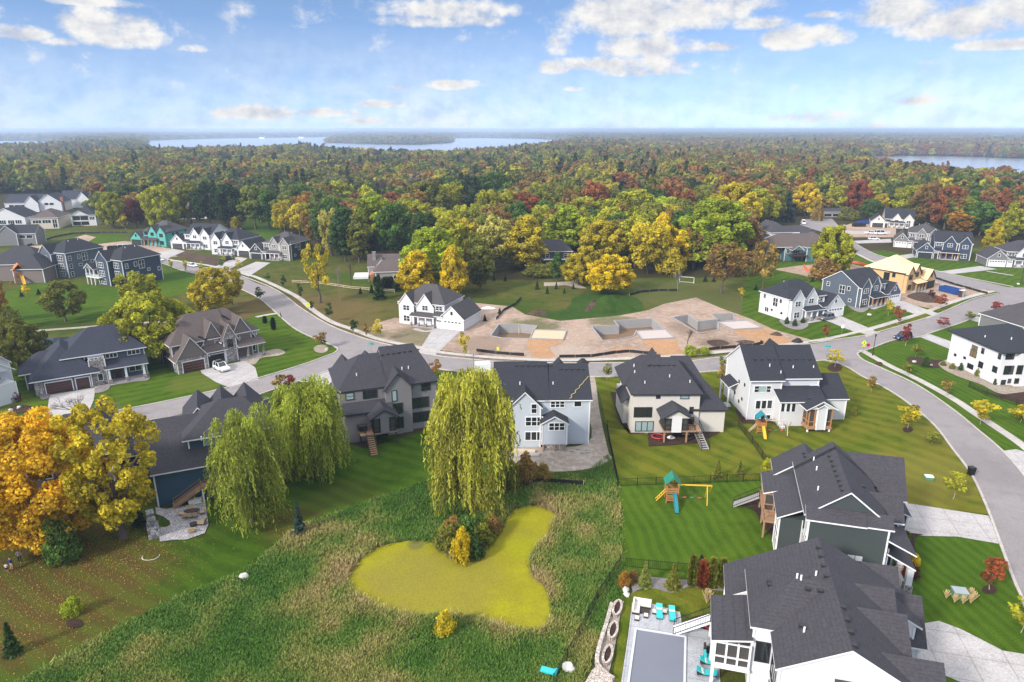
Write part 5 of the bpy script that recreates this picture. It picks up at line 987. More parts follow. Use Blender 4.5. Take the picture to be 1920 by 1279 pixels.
# --- vehicles
def car(label, at, rz, kind='suv', paint='car_white', name=None, group='parked vehicles', z=.0):
    Ln, W, H, hood, tr = {'suv': (4.7, 1.9, 1.75, 1.25, .35), 'sedan': (4.7, 1.82, 1.45, 1.35, .95), 'van': (5.6, 2.0, 2.3, .9, .1), 'pickup': (5.6, 2.0, 1.85, 1.5, 2.1), 'jeep': (4.4, 1.9, 1.85, 1.35, .15)}[kind]
    t = T(name or {'van': 'van', 'pickup': 'pickup_truck', 'jeep': 'off_road_car'}.get(kind, 'parked_car'), label, {'van': 'van', 'pickup': 'truck'}.get(kind, 'car'), at, rz, group, z)
    b_ = H * .56; x0, x1 = -Ln / 2, Ln / 2; w2 = W / 2
    def body(mb):
        mb.extr([(x0, .38), (x0 + .06, b_ - .12), (x0 + .2, b_), (x1 - hood, b_), (x1 - .25, b_ - .12), (x1, b_ - .3), (x1, .38)], 'y', -w2, w2)
        pr = [(x0 + tr, b_), (x0 + tr + .22, H - .02), (x1 - hood - .75, H), (x1 - hood, b_)]; n = 4; vs = [(p, -w2 + .06 + (.14 if z_ > b_ + .1 else 0), z_) for p, z_ in pr] + [(p, w2 - .06 - (.14 if z_ > b_ + .1 else 0), z_) for p, z_ in pr]
        mb.add(vs, [(1, 2, 6, 5)]); 
        for i in (1, 2): mb.bar(vs[i], vs[i + 4], .1)
        for a, c_ in ((0, 1), (2, 3), (4, 5), (6, 7)): mb.bar(vs[a], vs[c_], .12)
        mb.box((x0 + tr + x1 - hood) / 2 - .25, (x0 + tr + x1 - hood) / 2 - .13, -w2 + .08, w2 - .08, b_, H - .06)
    P(t, 'body', paint, body)
    def cab(mb):
        pr = [(x0 + tr + .06, b_ - .01), (x0 + tr + .25, H - .07), (x1 - hood - .78, H - .06), (x1 - hood - .06, b_ - .01)]; vs = [(p, -w2 + .09 + (.13 if z_ > b_ + .1 else 0), z_) for p, z_ in pr] + [(p, w2 - .09 - (.13 if z_ > b_ + .1 else 0), z_) for p, z_ in pr]
        mb.add(vs, [(0, 1, 2, 3), (7, 6, 5, 4), (0, 4, 5, 1), (3, 2, 6, 7), (1, 5, 6, 2)])
    P(t, 'window', 'glass', cab)
    for sx in (-1, 1):
        for sy in (-1, 1):
            cx = sx * (Ln / 2 - .85); y_ = sy * (w2 - .1); w_ = P(t, 'wheel', 'tyre', lambda mb: mb.tube((cx, y_ - .11, .36), (cx, y_ + .11, .36), .36, n=14)); P(t, 'rim', 'rim', lambda mb: mb.tube((cx, y_ + sy * .1, .36), (cx, y_ + sy * .13, .36), .22, n=10), w_)
    for sy in (-1, 1): P(t, 'headlight', 'lamp_lit', lambda mb: mb.box(x1 - .03, x1 + .02, sy * (w2 - .35) - .17, sy * (w2 - .35) + .17, b_ - .42, b_ - .26)); P(t, 'tail_light', 'sign_red', lambda mb: mb.box(x0 - .02, x0 + .06, sy * (w2 - .2) - .12, sy * (w2 - .2) + .12, b_ - .4, b_ - .15))
    if kind == 'jeep': P(t, 'spare_wheel', 'tyre', lambda mb: mb.tube((x0 - .22, 0, 1.05), (x0, 0, 1.05), .36, n=14)); P(t, 'roof_panel', 'car_black', lambda mb: mb.box(x0 + .5, x1 - hood - .95, -w2 + .3, w2 - .3, H - .01, H + .05))
    return t
car('white off road car with black roof on the drive of the stone house', (416,694), -42, 'jeep', 'car_white')
car('dark blue boxy off road car on the street before the crimson sapling', (1692,636), -160, 'jeep', 'car_blue')
car('black car on the street behind the white corner house', (1393,676), heading((1393,674),(1330,681)), 'suv', 'car_black')
car('white sedan at the street end by the near black house', (299,489), heading((280,483),(320,492)), 'sedan', 'car_white'); car('white sedan parked along the western street by the pavement', (361,500), heading((340,496),(380,505)), 'sedan', 'car_white')
car('white work van in front of the teal shell', (235,468), 20, 'van', 'car_white'); car('black pickup on the drive of a white western house', (427,488), 20, 'pickup', 'car_black')
car('black car in front of the navy house garage', (1729,482), 165, 'suv', 'car_black'); car('white car on the drive left of the grey stone front', (1638,450), -10, 'suv', 'car_white'); car('white work van on the pale drive behind the white car', (1650,440), 5, 'van', 'car_white'); car('white pickup on the pale drive left of the work van', (1632,439), 8, 'pickup', 'car_white')
car('white car inside the open garage of the white street house', (1549,599), 205, 'suv', 'car_grey'); car('silver car beside the carport house', (1513,403), 20, 'suv', 'car_white'); car('pale car under the carport roof', (1561,406), 80, 'suv', 'car_white'); car('dark car at the back of the tall white house', (1420,458), 30, 'suv', 'car_black'); car('dark grey car beyond the tall white house roof', (1521,436), 20, 'suv', 'car_grey'); car('white van at the near end of the cul de sac', (1506,420), 75, 'van', 'car_white')
def dumpster(label, at, rz, mat, L_=6.5, H=1.7):
    t = T('dumpster', label, 'dumpster', at, rz, 'roll off dumpsters')
    def f(mb):
        for a in (-1.15, 1.15): mb.box(-L_/2, L_/2, a - .05, a + .05, .2, H)
        for a in (-L_/2, L_/2): mb.box(a - .05, a + .05, -1.1, 1.1, .2, H + .002)
        mb.box(-L_/2, L_/2, -1.12, 1.12, .18, .32)
        for i in range(8): x = -L_/2 + .3 + (L_ - .6) * i / 7; mb.box(x - .06, x + .06, -1.28, -1.19, .25, H - .1); mb.box(x - .06, x + .06, 1.19, 1.28, .25, H - .1)
        for a in (-1.15, 1.15): mb.box(-L_/2 - .1, L_/2 + .1, a - .1, a + .1, H, H + .12)
    P(t, 'container', mat, f); P(t, 'waste', 'dirt_pale', lambda mb: mb.blob((0, 0, .7), L_ * .44, .95, .5, seed=3, n=10))
    for x in (-2.2, 2.2): P(t, 'roller', 'steel_dark', lambda mb: mb.tube((x, -.9, .15), (x, .9, .15), .14))
    return t
dumpster('bright blue open dumpster in the earth lot by the plywood shell', (1781,549), heading((1760,543),(1800,553)), 'dumpster_blue'); dumpster('bright blue dumpster left of the unfinished pale house', (1620,420), 8, 'dumpster_blue', 7); dumpster('black dumpster with waste before the blue one near the unfinished house', (1610,425), 4, 'steel_dark', 6.5); dumpster('black dumpster beside the white work van at the teal shell', (216,469), 15, 'steel_dark', 5.5)
def toilet(label, at, rz, mat):
    t = T('portable_toilet', label, 'toilet', at, rz, 'portable toilets'); P(t, 'cabin', mat, lambda mb: mb.box(-.6, .6, -.6, .6, .08, 2.1)); P(t, 'lid', 'sign_white', lambda mb: mb.extr([(-.66, 2.1), (.66, 2.1), (.55, 2.22), (0, 2.34), (-.55, 2.22)], 'x', -.66, .66)); P(t, 'door', 'box_grey', lambda mb: mb.box(-.4, .4, -.64, -.605, .15, 1.95)); return t
toilet('brown portable toilet at the end of the blue dumpster', (1802,557), 15, 'garage_wood'); toilet('white portable toilet at the cul de sac building lot', (1581,430), 10, 'sign_white')
# --- street furniture
t = T('street_lamp', 'dark street lamp post with red brown lantern at the junction', 'lamp', (1636,667)); hh_ = height_at(G(1636,667), 626)
P(t, 'post', 'black_metal', lambda mb: (mb.tube((0, 0, 0), (0, 0, .9), .16, .1), mb.tube((0, 0, .9), (0, 0, hh_ - .7), .075, .06))); P(t, 'lantern', 'garage_wood', lambda mb: (mb.tube((0, 0, hh_ - .7), (0, 0, hh_ - .2), .14, .24, 6), mb.tube((0, 0, hh_ - .2), (0, 0, hh_), .3, .03, 6)))
t = T('street_lamp', 'black lamp post on the corner lawn by the grey gabled house', 'lamp', (1914,531)); P(t, 'post', 'black_metal', lambda mb: mb.tube((0, 0, 0), (0, 0, 5), .09, .06)); P(t, 'lantern', 'black_metal', lambda mb: mb.tube((0, 0, 5), (0, 0, 5.6), .14, .26, 6))
def sign(name, label, at, plates, h_=2.6, group=None, rz=0):
    t = T(name, label, 'sign', at, rz, group); P(t, 'pole', 'pole_grey', lambda mb: mb.tube((0, .03, 0), (0, .03, h_ + .6), .035, n=6))
    for (shape, z_, s_, mat) in plates:
        n = {'diamond': 4, 'octagon': 8, 'round': 16}.get(shape)
        if n: P(t, 'sign_face', mat, lambda mb: mb.tube((0, 0, z_), (0, -.04, z_), s_, n=n))
        else: P(t, 'sign_face', mat, lambda mb: mb.box(-s_, s_, -.04, 0, z_ - .14, z_ + .14))
    return t
for at, lb in (((579,588), 'fluorescent yellow crossing sign with arrow plate on the verge at the street bend'), ((1617,664), 'fluorescent yellow crossing sign with arrow plate at the junction kerb')):
    t = sign('crossing_sign', lb, at, [('diamond', 2.75, .62, 'sign_yellow'), ('plate', 1.95, .38, 'sign_yellow')], 2.6, 'pedestrian crossing signs')
    P(t, 'walker_symbol', 'black_metal', lambda mb: (mb.tube((0, -.045, 3.02), (0, -.055, 3.02), .07, n=8), mb.bar((0, -.05, 2.92), (0.02, -.05, 2.68), .09, .012, up=(0, 1, 0)), mb.bar((0, -.05, 2.7), (-.14, -.05, 2.45), .06, .012, up=(0, 1, 0)), mb.bar((.02, -.05, 2.7), (.14, -.05, 2.45), .06, .012, up=(0, 1, 0)), mb.bar((0, -.05, 2.88), (.16, -.05, 2.74), .05, .012, up=(0, 1, 0))))
    P(t, 'arrow_symbol', 'black_metal', lambda mb: (mb.bar((-.2, -.05, 2.02), (.2, -.05, 1.88), .06, .012, up=(0, 1, 0)), mb.bar((-.2, -.05, 1.9), (-.2, -.05, 2.02), .05, .012, up=(0, 1, 0))))
for at, lb in (((697,667), 'teal street name blades on a post behind the grey house'), ((1549,672), 'teal street name blades on a post behind the white corner house')):
    t = T('street_name_sign', lb, 'sign', at, 0, 'street name signs'); P(t, 'pole', 'pole_grey', lambda mb: mb.tube((0, 0, 0), (0, 0, 2.7), .035, n=6)); P(t, 'sign_blade', 'sign_teal', lambda mb: mb.box(-.75, .75, -.02, .02, 2.7, 3.0)); P(t, 'sign_blade', 'sign_teal', lambda mb: mb.box(-.02, .02, -.75, .75, 3.02, 3.3))
sign('stop_sign', 'red stop sign at the tip of the pavement by the junction', (1626,662), [('octagon', 1.95, .42, 'sign_red')], 1.9); sign('round_sign', 'white round sign on a post by the verge before the white street house', (1578,627), [('round', 2.0, .42, 'sign_white')], 1.8)
for at, lb in (((932,664), 'yellow marker flag on the silt fence nearest the white house'),): one('marker_flag', lb, 'flag', 'sign_yellow', at, lambda mb: (mb.bar((0, 0, 0), (0, 0, 1.6), .05), mb.box(-.05, .45, -.02, .02, .9, 1.7)))
t = T('rubbish_bin', 'black wheeled bin standing on the kerb of the right hand road', 'bin', (1820,891), 10); P(t, 'container', 'black_metal', lambda mb: mb.add([(-.3,-.35,.08),(.3,-.35,.08),(.3,.35,.08),(-.3,.35,.08),(-.38,-.45,1.25),(.38,-.45,1.25),(.38,.45,1.25),(-.38,.45,1.25)], [(3,2,1,0),(4,5,6,7),(0,1,5,4),(1,2,6,5),(2,3,7,6),(3,0,4,7)])); P(t, 'lid', 'steel_dark', lambda mb: mb.extr([(-.48, 1.26), (.48, 1.26), (.4, 1.38), (-.4, 1.4)], 'y', -.42, .42))
for sx in (-.25, .25): P(t, 'wheel', 'tyre', lambda mb: mb.tube((sx - .05, .38, .13), (sx + .05, .38, .13), .13))
def utility(label, at, mat, s_=.6, h_=.9, top='box_grey'):
    t = T('utility_box', label, 'utility box', at, -12, 'utility boxes on the lawns'); P(t, 'cabinet', mat, lambda mb: mb.box(-s_, s_, -s_ * .8, s_ * .8, 0, h_)); P(t, 'lid', top, lambda mb: mb.extr([(-s_ * .88, h_), (s_ * .88, h_), (s_ * .8, h_ + .12), (-s_ * .8, h_ + .16)], 'x', -s_ - .05, s_ + .05)); return t
utility('grey green utility box among straw grasses on the right hand lawn', (1797,1120), 'box_green', .7, .9); utility('small green box with white lid on the lawn near the bin', (1741,899), 'box_green', .5, .5, 'sign_white'); utility('green utility box beside the pale drive at the far right lot', (1892,606), 'box_green', .7, .8)
for i, (dx, dy) in enumerate(((-1.5, -.2), (-1.0, -.9), (-.2, -1.1), (.7, -1.0), (1.4, -.5), (1.5, .2))):
    p = G(1797,1120); one('grass_tuft', ['straw grass tuft at the west side of the utility box', 'straw grass tuft southwest of the utility box', 'straw grass tuft directly before the utility box', 'straw grass tuft southeast of the utility box', 'straw grass tuft at the front east corner of the utility box', 'straw grass tuft at the east side of the utility box'][i], 'grass tuft', 'straw', Vector((p.x + dx, p.y + dy, 0)), lambda mb: [mb.bar((0, 0, 0), (.42 * math.cos(a * 1.7) * (a % 5) / 4, .42 * math.sin(a * 1.7) * (a % 5) / 4, .75 + .3 * ((a * 7) % 5) / 5), .05, .02) for a in range(46)], group='straw grasses round the utility box')
p = G(1323,1130); one('grass_tuft', 'tall straw grass beside the pool house stairs', 'grass tuft', 'straw', (1325,1132), lambda mb: [mb.bar((0, 0, 0), (.6 * math.cos(a * 1.7) * (a % 5) / 4, .6 * math.sin(a * 1.7) * (a % 5) / 4, 1.3 + .5 * ((a * 7) % 5) / 5), .06, .02) for a in range(60)])
# --- play equipment
def playset(label, at, rz, roof, slide, frame='play_wood', beam='play_wood', swing=True, sd=-1, sc=1.0):
    t = T('playset', label, 'playset', at, rz, 'garden playsets')
    def tower(mb):
        for x in (-.75, .75):
            for y in (-.75, .75): mb.box(x - .07, x + .07, y - .07, y + .07, 0, 2.9)
        mb.box(-.8, .8, -.8, .8, 1.42, 1.52)
        for z_ in (.45, .8, 1.1): mb.box(-.8, .8, -.84, -.78, z_ - .09, z_ + .09)
        for z_ in (1.75, 2.1): mb.box(-.8, .8, -.83, -.77, z_ - .12, z_ + .12); mb.box(-.83, -.77, -.8, .8, z_ - .12, z_ + .12); mb.box(-.8, .8, .77, .83, z_ - .12, z_ + .12)
    P(t, 'tower', frame, tower); P(t, 'roof', roof, lambda mb: mb.extr([(-1.05, 2.8), (0, 3.9), (1.05, 2.8), (.95, 2.78), (0, 3.72), (-.95, 2.78)], 'y', -1.0, 1.0))
    P(t, 'slide', slide, lambda mb: (mb.bar((.25, -.8, 1.5), (.25, -3.0, .25), .5, .05), mb.bar((.02, -.8, 1.58), (.02, -3.0, .33), .06, .2), mb.bar((.48, -.8, 1.58), (.48, -3.0, .33), .06, .2), mb.bar((.25, -3.0, .25), (.25, -3.5, .22), .5, .05)))
    P(t, 'ladder', beam, lambda mb: (mb.bar((-.8, .3, 1.5), (-2.0, .3, 0), .09), mb.bar((-.8, -.3, 1.5), (-2.0, -.3, 0), .09), *[mb.bar((-.8 - 1.2 * k / 5, -.3, 1.5 - 1.5 * k / 5), (-.8 - 1.2 * k / 5, .3, 1.5 - 1.5 * k / 5), .06) for k in range(5)]))
    if swing:
        P(t, 'swing_beam', beam, lambda mb: (mb.bar((.75, 0, 2.35), (5.2, 0, 2.35), .13, .16), mb.bar((4.6, 0, 2.3), (4.5, -1.1, 0), .1), mb.bar((4.6, 0, 2.3), (4.7, 1.1, 0), .1), mb.bar((5.2, 0, 2.3), (5.2, 1.0, .9), .1)))
        for x, m_ in ((1.7, 'red_plastic'), (2.7, 'green_plastic'), (3.7, 'red_plastic')): o = P(t, 'swing', m_, lambda mb: mb.box(x - .25, x + .25, -.12, .12, .5, .56)); P(t, 'chain', 'steel_dark', lambda mb: (mb.bar((x - .22, 0, .55), (x - .22, 0, 2.3), .025), mb.bar((x + .22, 0, .55), (x + .22, 0, 2.3), .025)), o)
    t.scale = (sc, sc, sc); return t
playset('wooden playset with green roof, teal slide and yellow swing beam on the bright lawn', (1258,938), -4, 'green_plastic', 'teal_plastic', 'play_wood', 'yellow_plastic', sc=1.06)
playset('wooden playset with teal roof and yellow slide behind the white corner house', (1425,810), -8, 'teal_plastic', 'yellow_plastic', 'play_wood', 'timber_pale', sc=.95)
playset('orange roofed playset with yellow slide on the far left lawn', (40,530), 40, 'orange_plastic', 'yellow_plastic', 'play_wood', 'play_wood', False, sc=1.7)
playset('small orange wooden playset in the grass by the brown ranch house', (700,528), 20, 'orange_plastic', 'orange_plastic', 'play_wood', 'play_wood', False, sc=.9)
one('soccer_goal', 'white soccer goal in the weeds before the autumn grove', 'goal', 'sign_white', (1287,531), lambda mb: (mb.bar((-2.4, 0, 0), (-2.4, 0, 2.1), .12), mb.bar((2.4, 0, 0), (2.4, 0, 2.1), .12), mb.bar((-2.4, 0, 2.1), (2.4, 0, 2.1), .12), mb.bar((-2.4, 0, 2.1), (-2.4, 1.6, 0), .08), mb.bar((2.4, 0, 2.1), (2.4, 1.6, 0), .08), mb.bar((-2.4, 1.6, .05), (2.4, 1.6, .05), .08)), rz=-20)
# --- swimming pool garden
PA = -14.5
sheet('pool_deck', [(1185,1131),(1222,1133),(1275,1149),(1279,1172),(1326,1182),(1345,1205),(1352,1300),(1358,1420),(1140,1420),(1163,1290),(1178,1190)], 'pool_concrete')
sheet('pool_lawn', [(1168,1128),(1186,1111),(1225,1105),(1262,1113),(1290,1103),(1310,1104),(1364,1111),(1364,1150),(1326,1184),(1275,1149),(1185,1131),(1163,1290),(1140,1420),(1120,1420),(1148,1280)], 'lawn_worn')
sheet('planting_bed', [(1276,1172),(1300,1158),(1330,1150),(1332,1184)], 'mulch')
a, b_, c_, d_ = (G(*q) for q in ((1192,1181),(1285,1196),(1282,1340),(1170,1340))); t = T('swimming_pool', 'rectangular swimming pool under a grey winter cover', 'pool', a, 0); q = [v - a for v in (a, b_, c_, d_)]
P(t, 'pool_cover', 'pool_cover', lambda mb: mb.prism([(p.x, p.y) for p in q], .1, .13)); P(t, 'coping', 'pool_edge', lambda mb: [mb.bar((u.x, u.y, .14 + .003 * i), (v.x, v.y, .14 + .003 * i), .22, .16) for i, (u, v) in enumerate(zip(q, q[1:] + q[:1]))])
P(t, 'handrail', 'rim', lambda mb: (mb.tube((q[1].x - .2, q[1].y - .1, 0), (q[1].x + .7, q[1].y + .9, .8), .03), mb.tube((q[1].x + .7, q[1].y + .9, .8), (q[1].x + 1.0, q[1].y + 1.0, 0), .03)))
def lounger(label, at, rz, cloth='turquoise', z=0):
    t = T('sun_lounger', label, 'sun lounger', at, rz, 'turquoise sun loungers', z); P(t, 'frame', 'wicker', lambda mb: mb.box(-.34, .34, -.95, .95, .22, .3)); P(t, 'cushion', cloth, lambda mb: mb.box(-.33, .33, -.95, .35, .31, .42)); P(t, 'backrest', cloth, lambda mb: mb.bar((0, .36, .38), (0, .98, .72), .66, .1))
    P(t, 'pillow', 'cushion', lambda mb: mb.bar((0, .3, .46), (0, .48, .56), .6, .12))
    for x in (-.28, .28):
        for y in (-.85, .85): P(t, 'leg', 'wicker', lambda mb: mb.box(x - .03, x + .03, y - .03, y + .03, 0, .22))
    return t
lounger('turquoise sun lounger left of the small side table', (1236,1153), -10); lounger('turquoise sun lounger nearest the pool house stairs', (1260,1157), -8)
lounger('turquoise lounger on the terrace just left of the screened porch', (1331,1246), 80); lounger('turquoise lounger lowest on the terrace below the porch', (1325,1266), 80)
def box_seat(name, label, cat, at, w_, d_, h_, cush, rz=PA, back=0, group=None):
    t = T(name, label, cat, at, rz, group); P(t, 'base', 'wicker', lambda mb: mb.box(-w_/2, w_/2, -d_/2, d_/2, .03, h_ * .7))
    if cush: P(t, 'cushion', cush, lambda mb: mb.box(-w_/2 + .03, w_/2 - .03, -d_/2 + .03, d_/2 - .03, h_ * .7, h_))
    if back: P(t, 'backrest', cush or 'wicker', lambda mb: mb.box(-w_/2, w_/2, d_/2 - .2, d_/2, h_, h_ + back))
    return t
t = T('corner_sofa', 'brown wicker corner sofa with cream cushions at the terrace corner', 'sofa', (1203,1142), PA)
P(t, 'base', 'wicker', lambda mb: (mb.box(-.95, 1.0, .0, .8, .03, .32), mb.box(-.95, -.15, -1.2, -.005, .03, .322))); P(t, 'cushion', 'cushion', lambda mb: (mb.box(-.92, .97, .03, .76, .325, .46), mb.box(-.92, -.18, -1.17, .0, .327, .462)))
P(t, 'backrest', 'cushion', lambda mb: (mb.box(-.95, 1.0, .66, .84, .46, .8), mb.box(-.97, -.78, -1.2, .655, .464, .8)))
box_seat('coffee_table', 'dark wicker coffee table in front of the corner sofa', 'table', (1209,1149), 1.0, .7, .4, None)
for at, lb in (((1227,1151), 'cream cushioned wicker stool between the sofa and a lounger'), ((1211,1158), 'cream cushioned wicker stool before the coffee table'), ((1194,1163), 'cream cushioned wicker stool at the deck edge near the sofa')): box_seat('stool', lb, 'stool', at, .5, .5, .42, 'cushion', group='wicker stools')
box_seat('side_table', 'small yellow side table between the two turquoise loungers', 'table', (1246,1151), .5, .5, .45, 'timber_pale')
box_seat('armchair', 'brown wicker armchair with turquoise seat beside the porch wall', 'chair', (1327,1238), .8, .8, .5, 'turquoise', 80, .4); box_seat('armchair', 'dark wicker armchair behind the turquoise one by the porch', 'chair', (1327,1224), .8, .8, .5, 'wicker', 80, .4)
one('pool_toy', 'red and white pool toy heap by the porch wall', 'toy', 'red_plastic', (1328,1179), lambda mb: [mb.tube((.5 * math.cos(a), .5 * math.sin(a), .3 + .25 * math.sin(2 * a)), (.5 * math.cos(a + .7), .5 * math.sin(a + .7), .3 + .25 * math.sin(2 * a + 1.4)), .09) for a in [k * .7 for k in range(9)]])
one('pool_float', 'turquoise float lying in the wild grass at the bottom edge', 'float', 'turquoise', (1029,1263), lambda mb: (mb.box(-.8, .8, -.35, .35, .25, .4), mb.bar((.5, 0, .4), (.85, 0, .6), .7, .12)), rz=-20)
def planter(label, at, rz):
    t = T('stone_planter', label, 'planter', at, rz, 'oval stone planters'); n = 20; ov = lambda k, s_: ((.42 + s_) * math.cos(k) * 1.0, (1.25 + s_) * math.sin(k))
    def ring(mb):
        for i in range(n): a, c_ = 2 * math.pi * i / n, 2 * math.pi * (i + 1) / n; p, q_ = ov(a, 0), ov(c_, 0); mb.bar((*p, .25), (*q_, .25 + .01 * (i % 2)), .24, .5)
    P(t, 'rim', 'tan_stone', ring); P(t, 'soil', 'mulch', lambda mb: mb.prism([ov(2 * math.pi * i / n, -.08) for i in range(n)], .05, .36)); return t
stone('tan_stone', (.40,.34,.30), (.60,.53,.47), 3)
planter('oval stone planter farthest from the bottom edge', (1157,1145), -18); planter('oval stone planter in the middle of the row', (1149,1187), -18); planter('oval stone planter lowest of the row', (1139,1233), -18)
strip('retaining_wall', [(1147,1136),(1138,1170),(1124,1215),(1119,1245),(1128,1262),(1150,1279)], .4, 'tan_stone', 0, .5)
sheet('planting_bed', [(1150,1136),(1170,1128),(1162,1160),(1150,1230),(1140,1270),(1118,1245),(1126,1210),(1140,1165)], 'dirt_pale')
sheet('patio', [(1092,1290),(1110,1258),(1124,1246),(1150,1282),(1150,1330),(1092,1330)], 'tan_stone')
ROCKS = [((457,1083), .55, 'pale boulder at the edge of the wild grass and the lawn'), ((634,1091), .25, 'small white stone on the left shore of the pond'), ((1173,1110), .5, 'white boulder at the corner of the pool garden gravel'), ((1175,1117), .45, 'white boulder just below the corner boulder of the pool garden'), ((1067,1257), .7, 'tall pale boulder beside the stone patio at the bottom edge'), ((674,998), .22, 'small white stone in the grass above the pond'), ((624,992), .2, 'smallest white stone in the grass above the pond'), ((20,771), .5, 'pale boulder in the dark bed by the left road'), ((36,766), .5, 'upright pale boulder in the dark bed by the left road'), ((1630,592), .6, 'grey boulder group on the slate house lawn'), ((1714,680), .5, 'long pale boulder in the mulch bed of the modern house'), ((1746,686), .4, 'pale boulder at the lower end of the mulch bed'), ((1466,803), .8, 'tan boulder heap beside the white corner house'), ((1362,762), .8, 'pale boulder heap between cream and white houses'), ((1663,495), .6, 'tan boulder on the lawn before the grey stone front'), ((612,656), .35, 'small white stone in the round bed at the street corner'), ((1909,534), .6, 'tan boulder on the corner lawn by the black lamp')]
for i, (at, s_, lb) in enumerate(ROCKS): one('boulder', lb, 'boulder', 'boulder', at, lambda mb: mb.blob((0, 0, s_ * .45), s_, s_ * .75, s_ * .6, seed=i, j=.25), rz=i * 37, group='garden boulders')
# --- blue house patio
t = T('outdoor_fireplace', 'stacked grey stone outdoor fireplace and wall at the edge of the paver patio', 'fireplace', (289,1002), heading((289,1002),(282,965)) - 90)
P(t, 'hearth_wall', 'grey_stone', lambda mb: (mb.box(-.7, .7, -1.2, .6, 0, 1.5), mb.box(-.6, .5, .6, 2.6, 0, 1.1), mb.box(-.5, .4, 2.6, 4.0, 0, 1.6))); P(t, 'chimney', 'grey_stone', lambda mb: mb.box(-.45, .45, -.9, .2, 1.5, 2.5)); P(t, 'opening', 'inside', lambda mb: mb.box(.705, .74, -.9, .2, .3, 1.1))
def chair(name, label, at, rz, cloth, group, w_=.55):
    t = T(name, label, 'chair', at, rz, group); P(t, 'seat', cloth, lambda mb: mb.box(-w_/2, w_/2, -w_/2, w_/2, .38, .47)); P(t, 'backrest', cloth, lambda mb: mb.bar((0, w_/2 - .02, .44), (0, w_/2 + .12, .98), w_, .07))
    for x in (-1, 1):
        for y in (-1, 1): P(t, 'leg', 'wicker', lambda mb: mb.box(x * w_ * .44 - .025, x * w_ * .44 + .025, y * w_ * .44 - .025, y * w_ * .44 + .025, 0, .38))
    return t
tp = G(361,966); t = T('patio_table', 'dark oval dining table on the paver patio', 'table', tp, 12); P(t, 'tabletop', 'wicker', lambda mb: mb.prism([(1.05 * math.cos(a), .55 * math.sin(a)) for a in np.linspace(0, 6.283, 25)[:-1]], .70, .75))
for x in (-.6, .6): P(t, 'leg', 'wicker', lambda mb: mb.box(x - .06, x + .06, -.06, .06, 0, .70))
for i, (dx, dy, rz, lb) in enumerate(((-.6, -.85, 180, 'second'), (.1, -.85, 180, 'third'), (.75, -.7, 190, 'fourth'), (-1.35, -.2, 110, 'first'), (1.3, .2, -75, 'fifth'), (-.5, .85, 5, 'sixth'))): chair('patio_chair', ['chair at the near side of the oval table, west one', 'chair at the middle of the near side of the oval table', 'chair at the near side of the oval table, east one', 'chair at the west end of the oval patio table', 'chair at the east end of the oval patio table', 'chair at the house side of the oval patio table'][i], Vector((tp.x + dx, tp.y + dy, 0)), rz + 12, 'tan_fabric', 'dining chairs on the paver patio')
one('fire_table', 'round dark fire table between the tan lounge chairs', 'table', 'wicker', (363,987), lambda mb: mb.tube((0, 0, .02), (0, 0, .5), .42, .46, 14)); chair('lounge_chair', 'tan lounge chair on the near side of the fire table', (361,999), 200, 'tan_fabric', 'lounge chairs on the paver patio', .75); chair('lounge_chair', 'tan lounge chair at the east edge of the paver patio', (379,984), -90, 'tan_fabric', 'lounge chairs on the paver patio', .9)
one('storage_bench', 'white storage bench by the blue house wall', 'bench', 'cooler_white', (367,944), lambda mb: (mb.box(-.85, .85, -.35, .35, .05, .6), mb.box(-.9, .9, -.39, .39, .6, .7)), rz=24)
def grill(label, house, x, y, z):
    p = house.root.matrix_basis @ Vector((x, y, 0)); t = T('barbecue', label, 'barbecue', Vector((p.x, p.y, 0)), math.degrees(house.ang), 'covered barbecues', z); P(t, 'hood', 'black_metal', lambda mb: mb.extr([(-.35, .55), (-.35, .95), (-.15, 1.15), (.15, 1.15), (.35, .95), (.35, .55)], 'x', -.65, .65)); P(t, 'cart', 'steel_dark', lambda mb: mb.box(-.6, .6, -.3, .3, .05, .54)); return t
for _h in (GREY_HOUSE, CREAM_HOUSE): _h.root.matrix_basis = Matrix.Translation(_h.root.location) @ Matrix.Rotation(_h.ang, 4, 'Z')
grill('black barbecue on the small deck of the grey house', GREY_HOUSE, 3.1, -2.5, 2.29); grill('black barbecue on the deck of the cream house', CREAM_HOUSE, 9.7, -1.0, 2.25)
# --- odds and ends
one('trampoline', 'red and orange ring shaped toy under the cream house deck', 'toy', 'red_plastic', (1233,823), lambda mb: [mb.tube((1.0 * math.cos(a), 1.0 * math.sin(a), .5), (1.0 * math.cos(a + .45), 1.0 * math.sin(a + .45), .5), .1) for a in [k * .45 for k in range(14)]] + [mb.bar((math.cos(a), math.sin(a), 0), (math.cos(a), math.sin(a), .5), .08) for a in (0, 1.57, 3.14, 4.71)])
for i, (at, lb) in enumerate((((1258,822), 'white toy bike heap under the cream house deck'), ((1285,815), 'tan cushions heap under the cream house stairs'))): heap('toy_heap', lb, 'toys', at, .8, .6, .5, ['cooler_white', 'tan_fabric'][i], 20 + i)
t = T('air_conditioner', 'grey air conditioner beside the white corner house wall', 'air conditioner', (1569,779)); P(t, 'casing', 'box_grey', lambda mb: mb.box(-.45, .45, -.45, .45, .05, .85)); P(t, 'fan_grille', 'steel_dark', lambda mb: mb.tube((0, 0, .85), (0, 0, .89), .36, n=14))
FT = [(1024,844),(1043,844),(1061,843),(1073,847),(1083,843),(1092,850),(1102,845),(1103,849)]
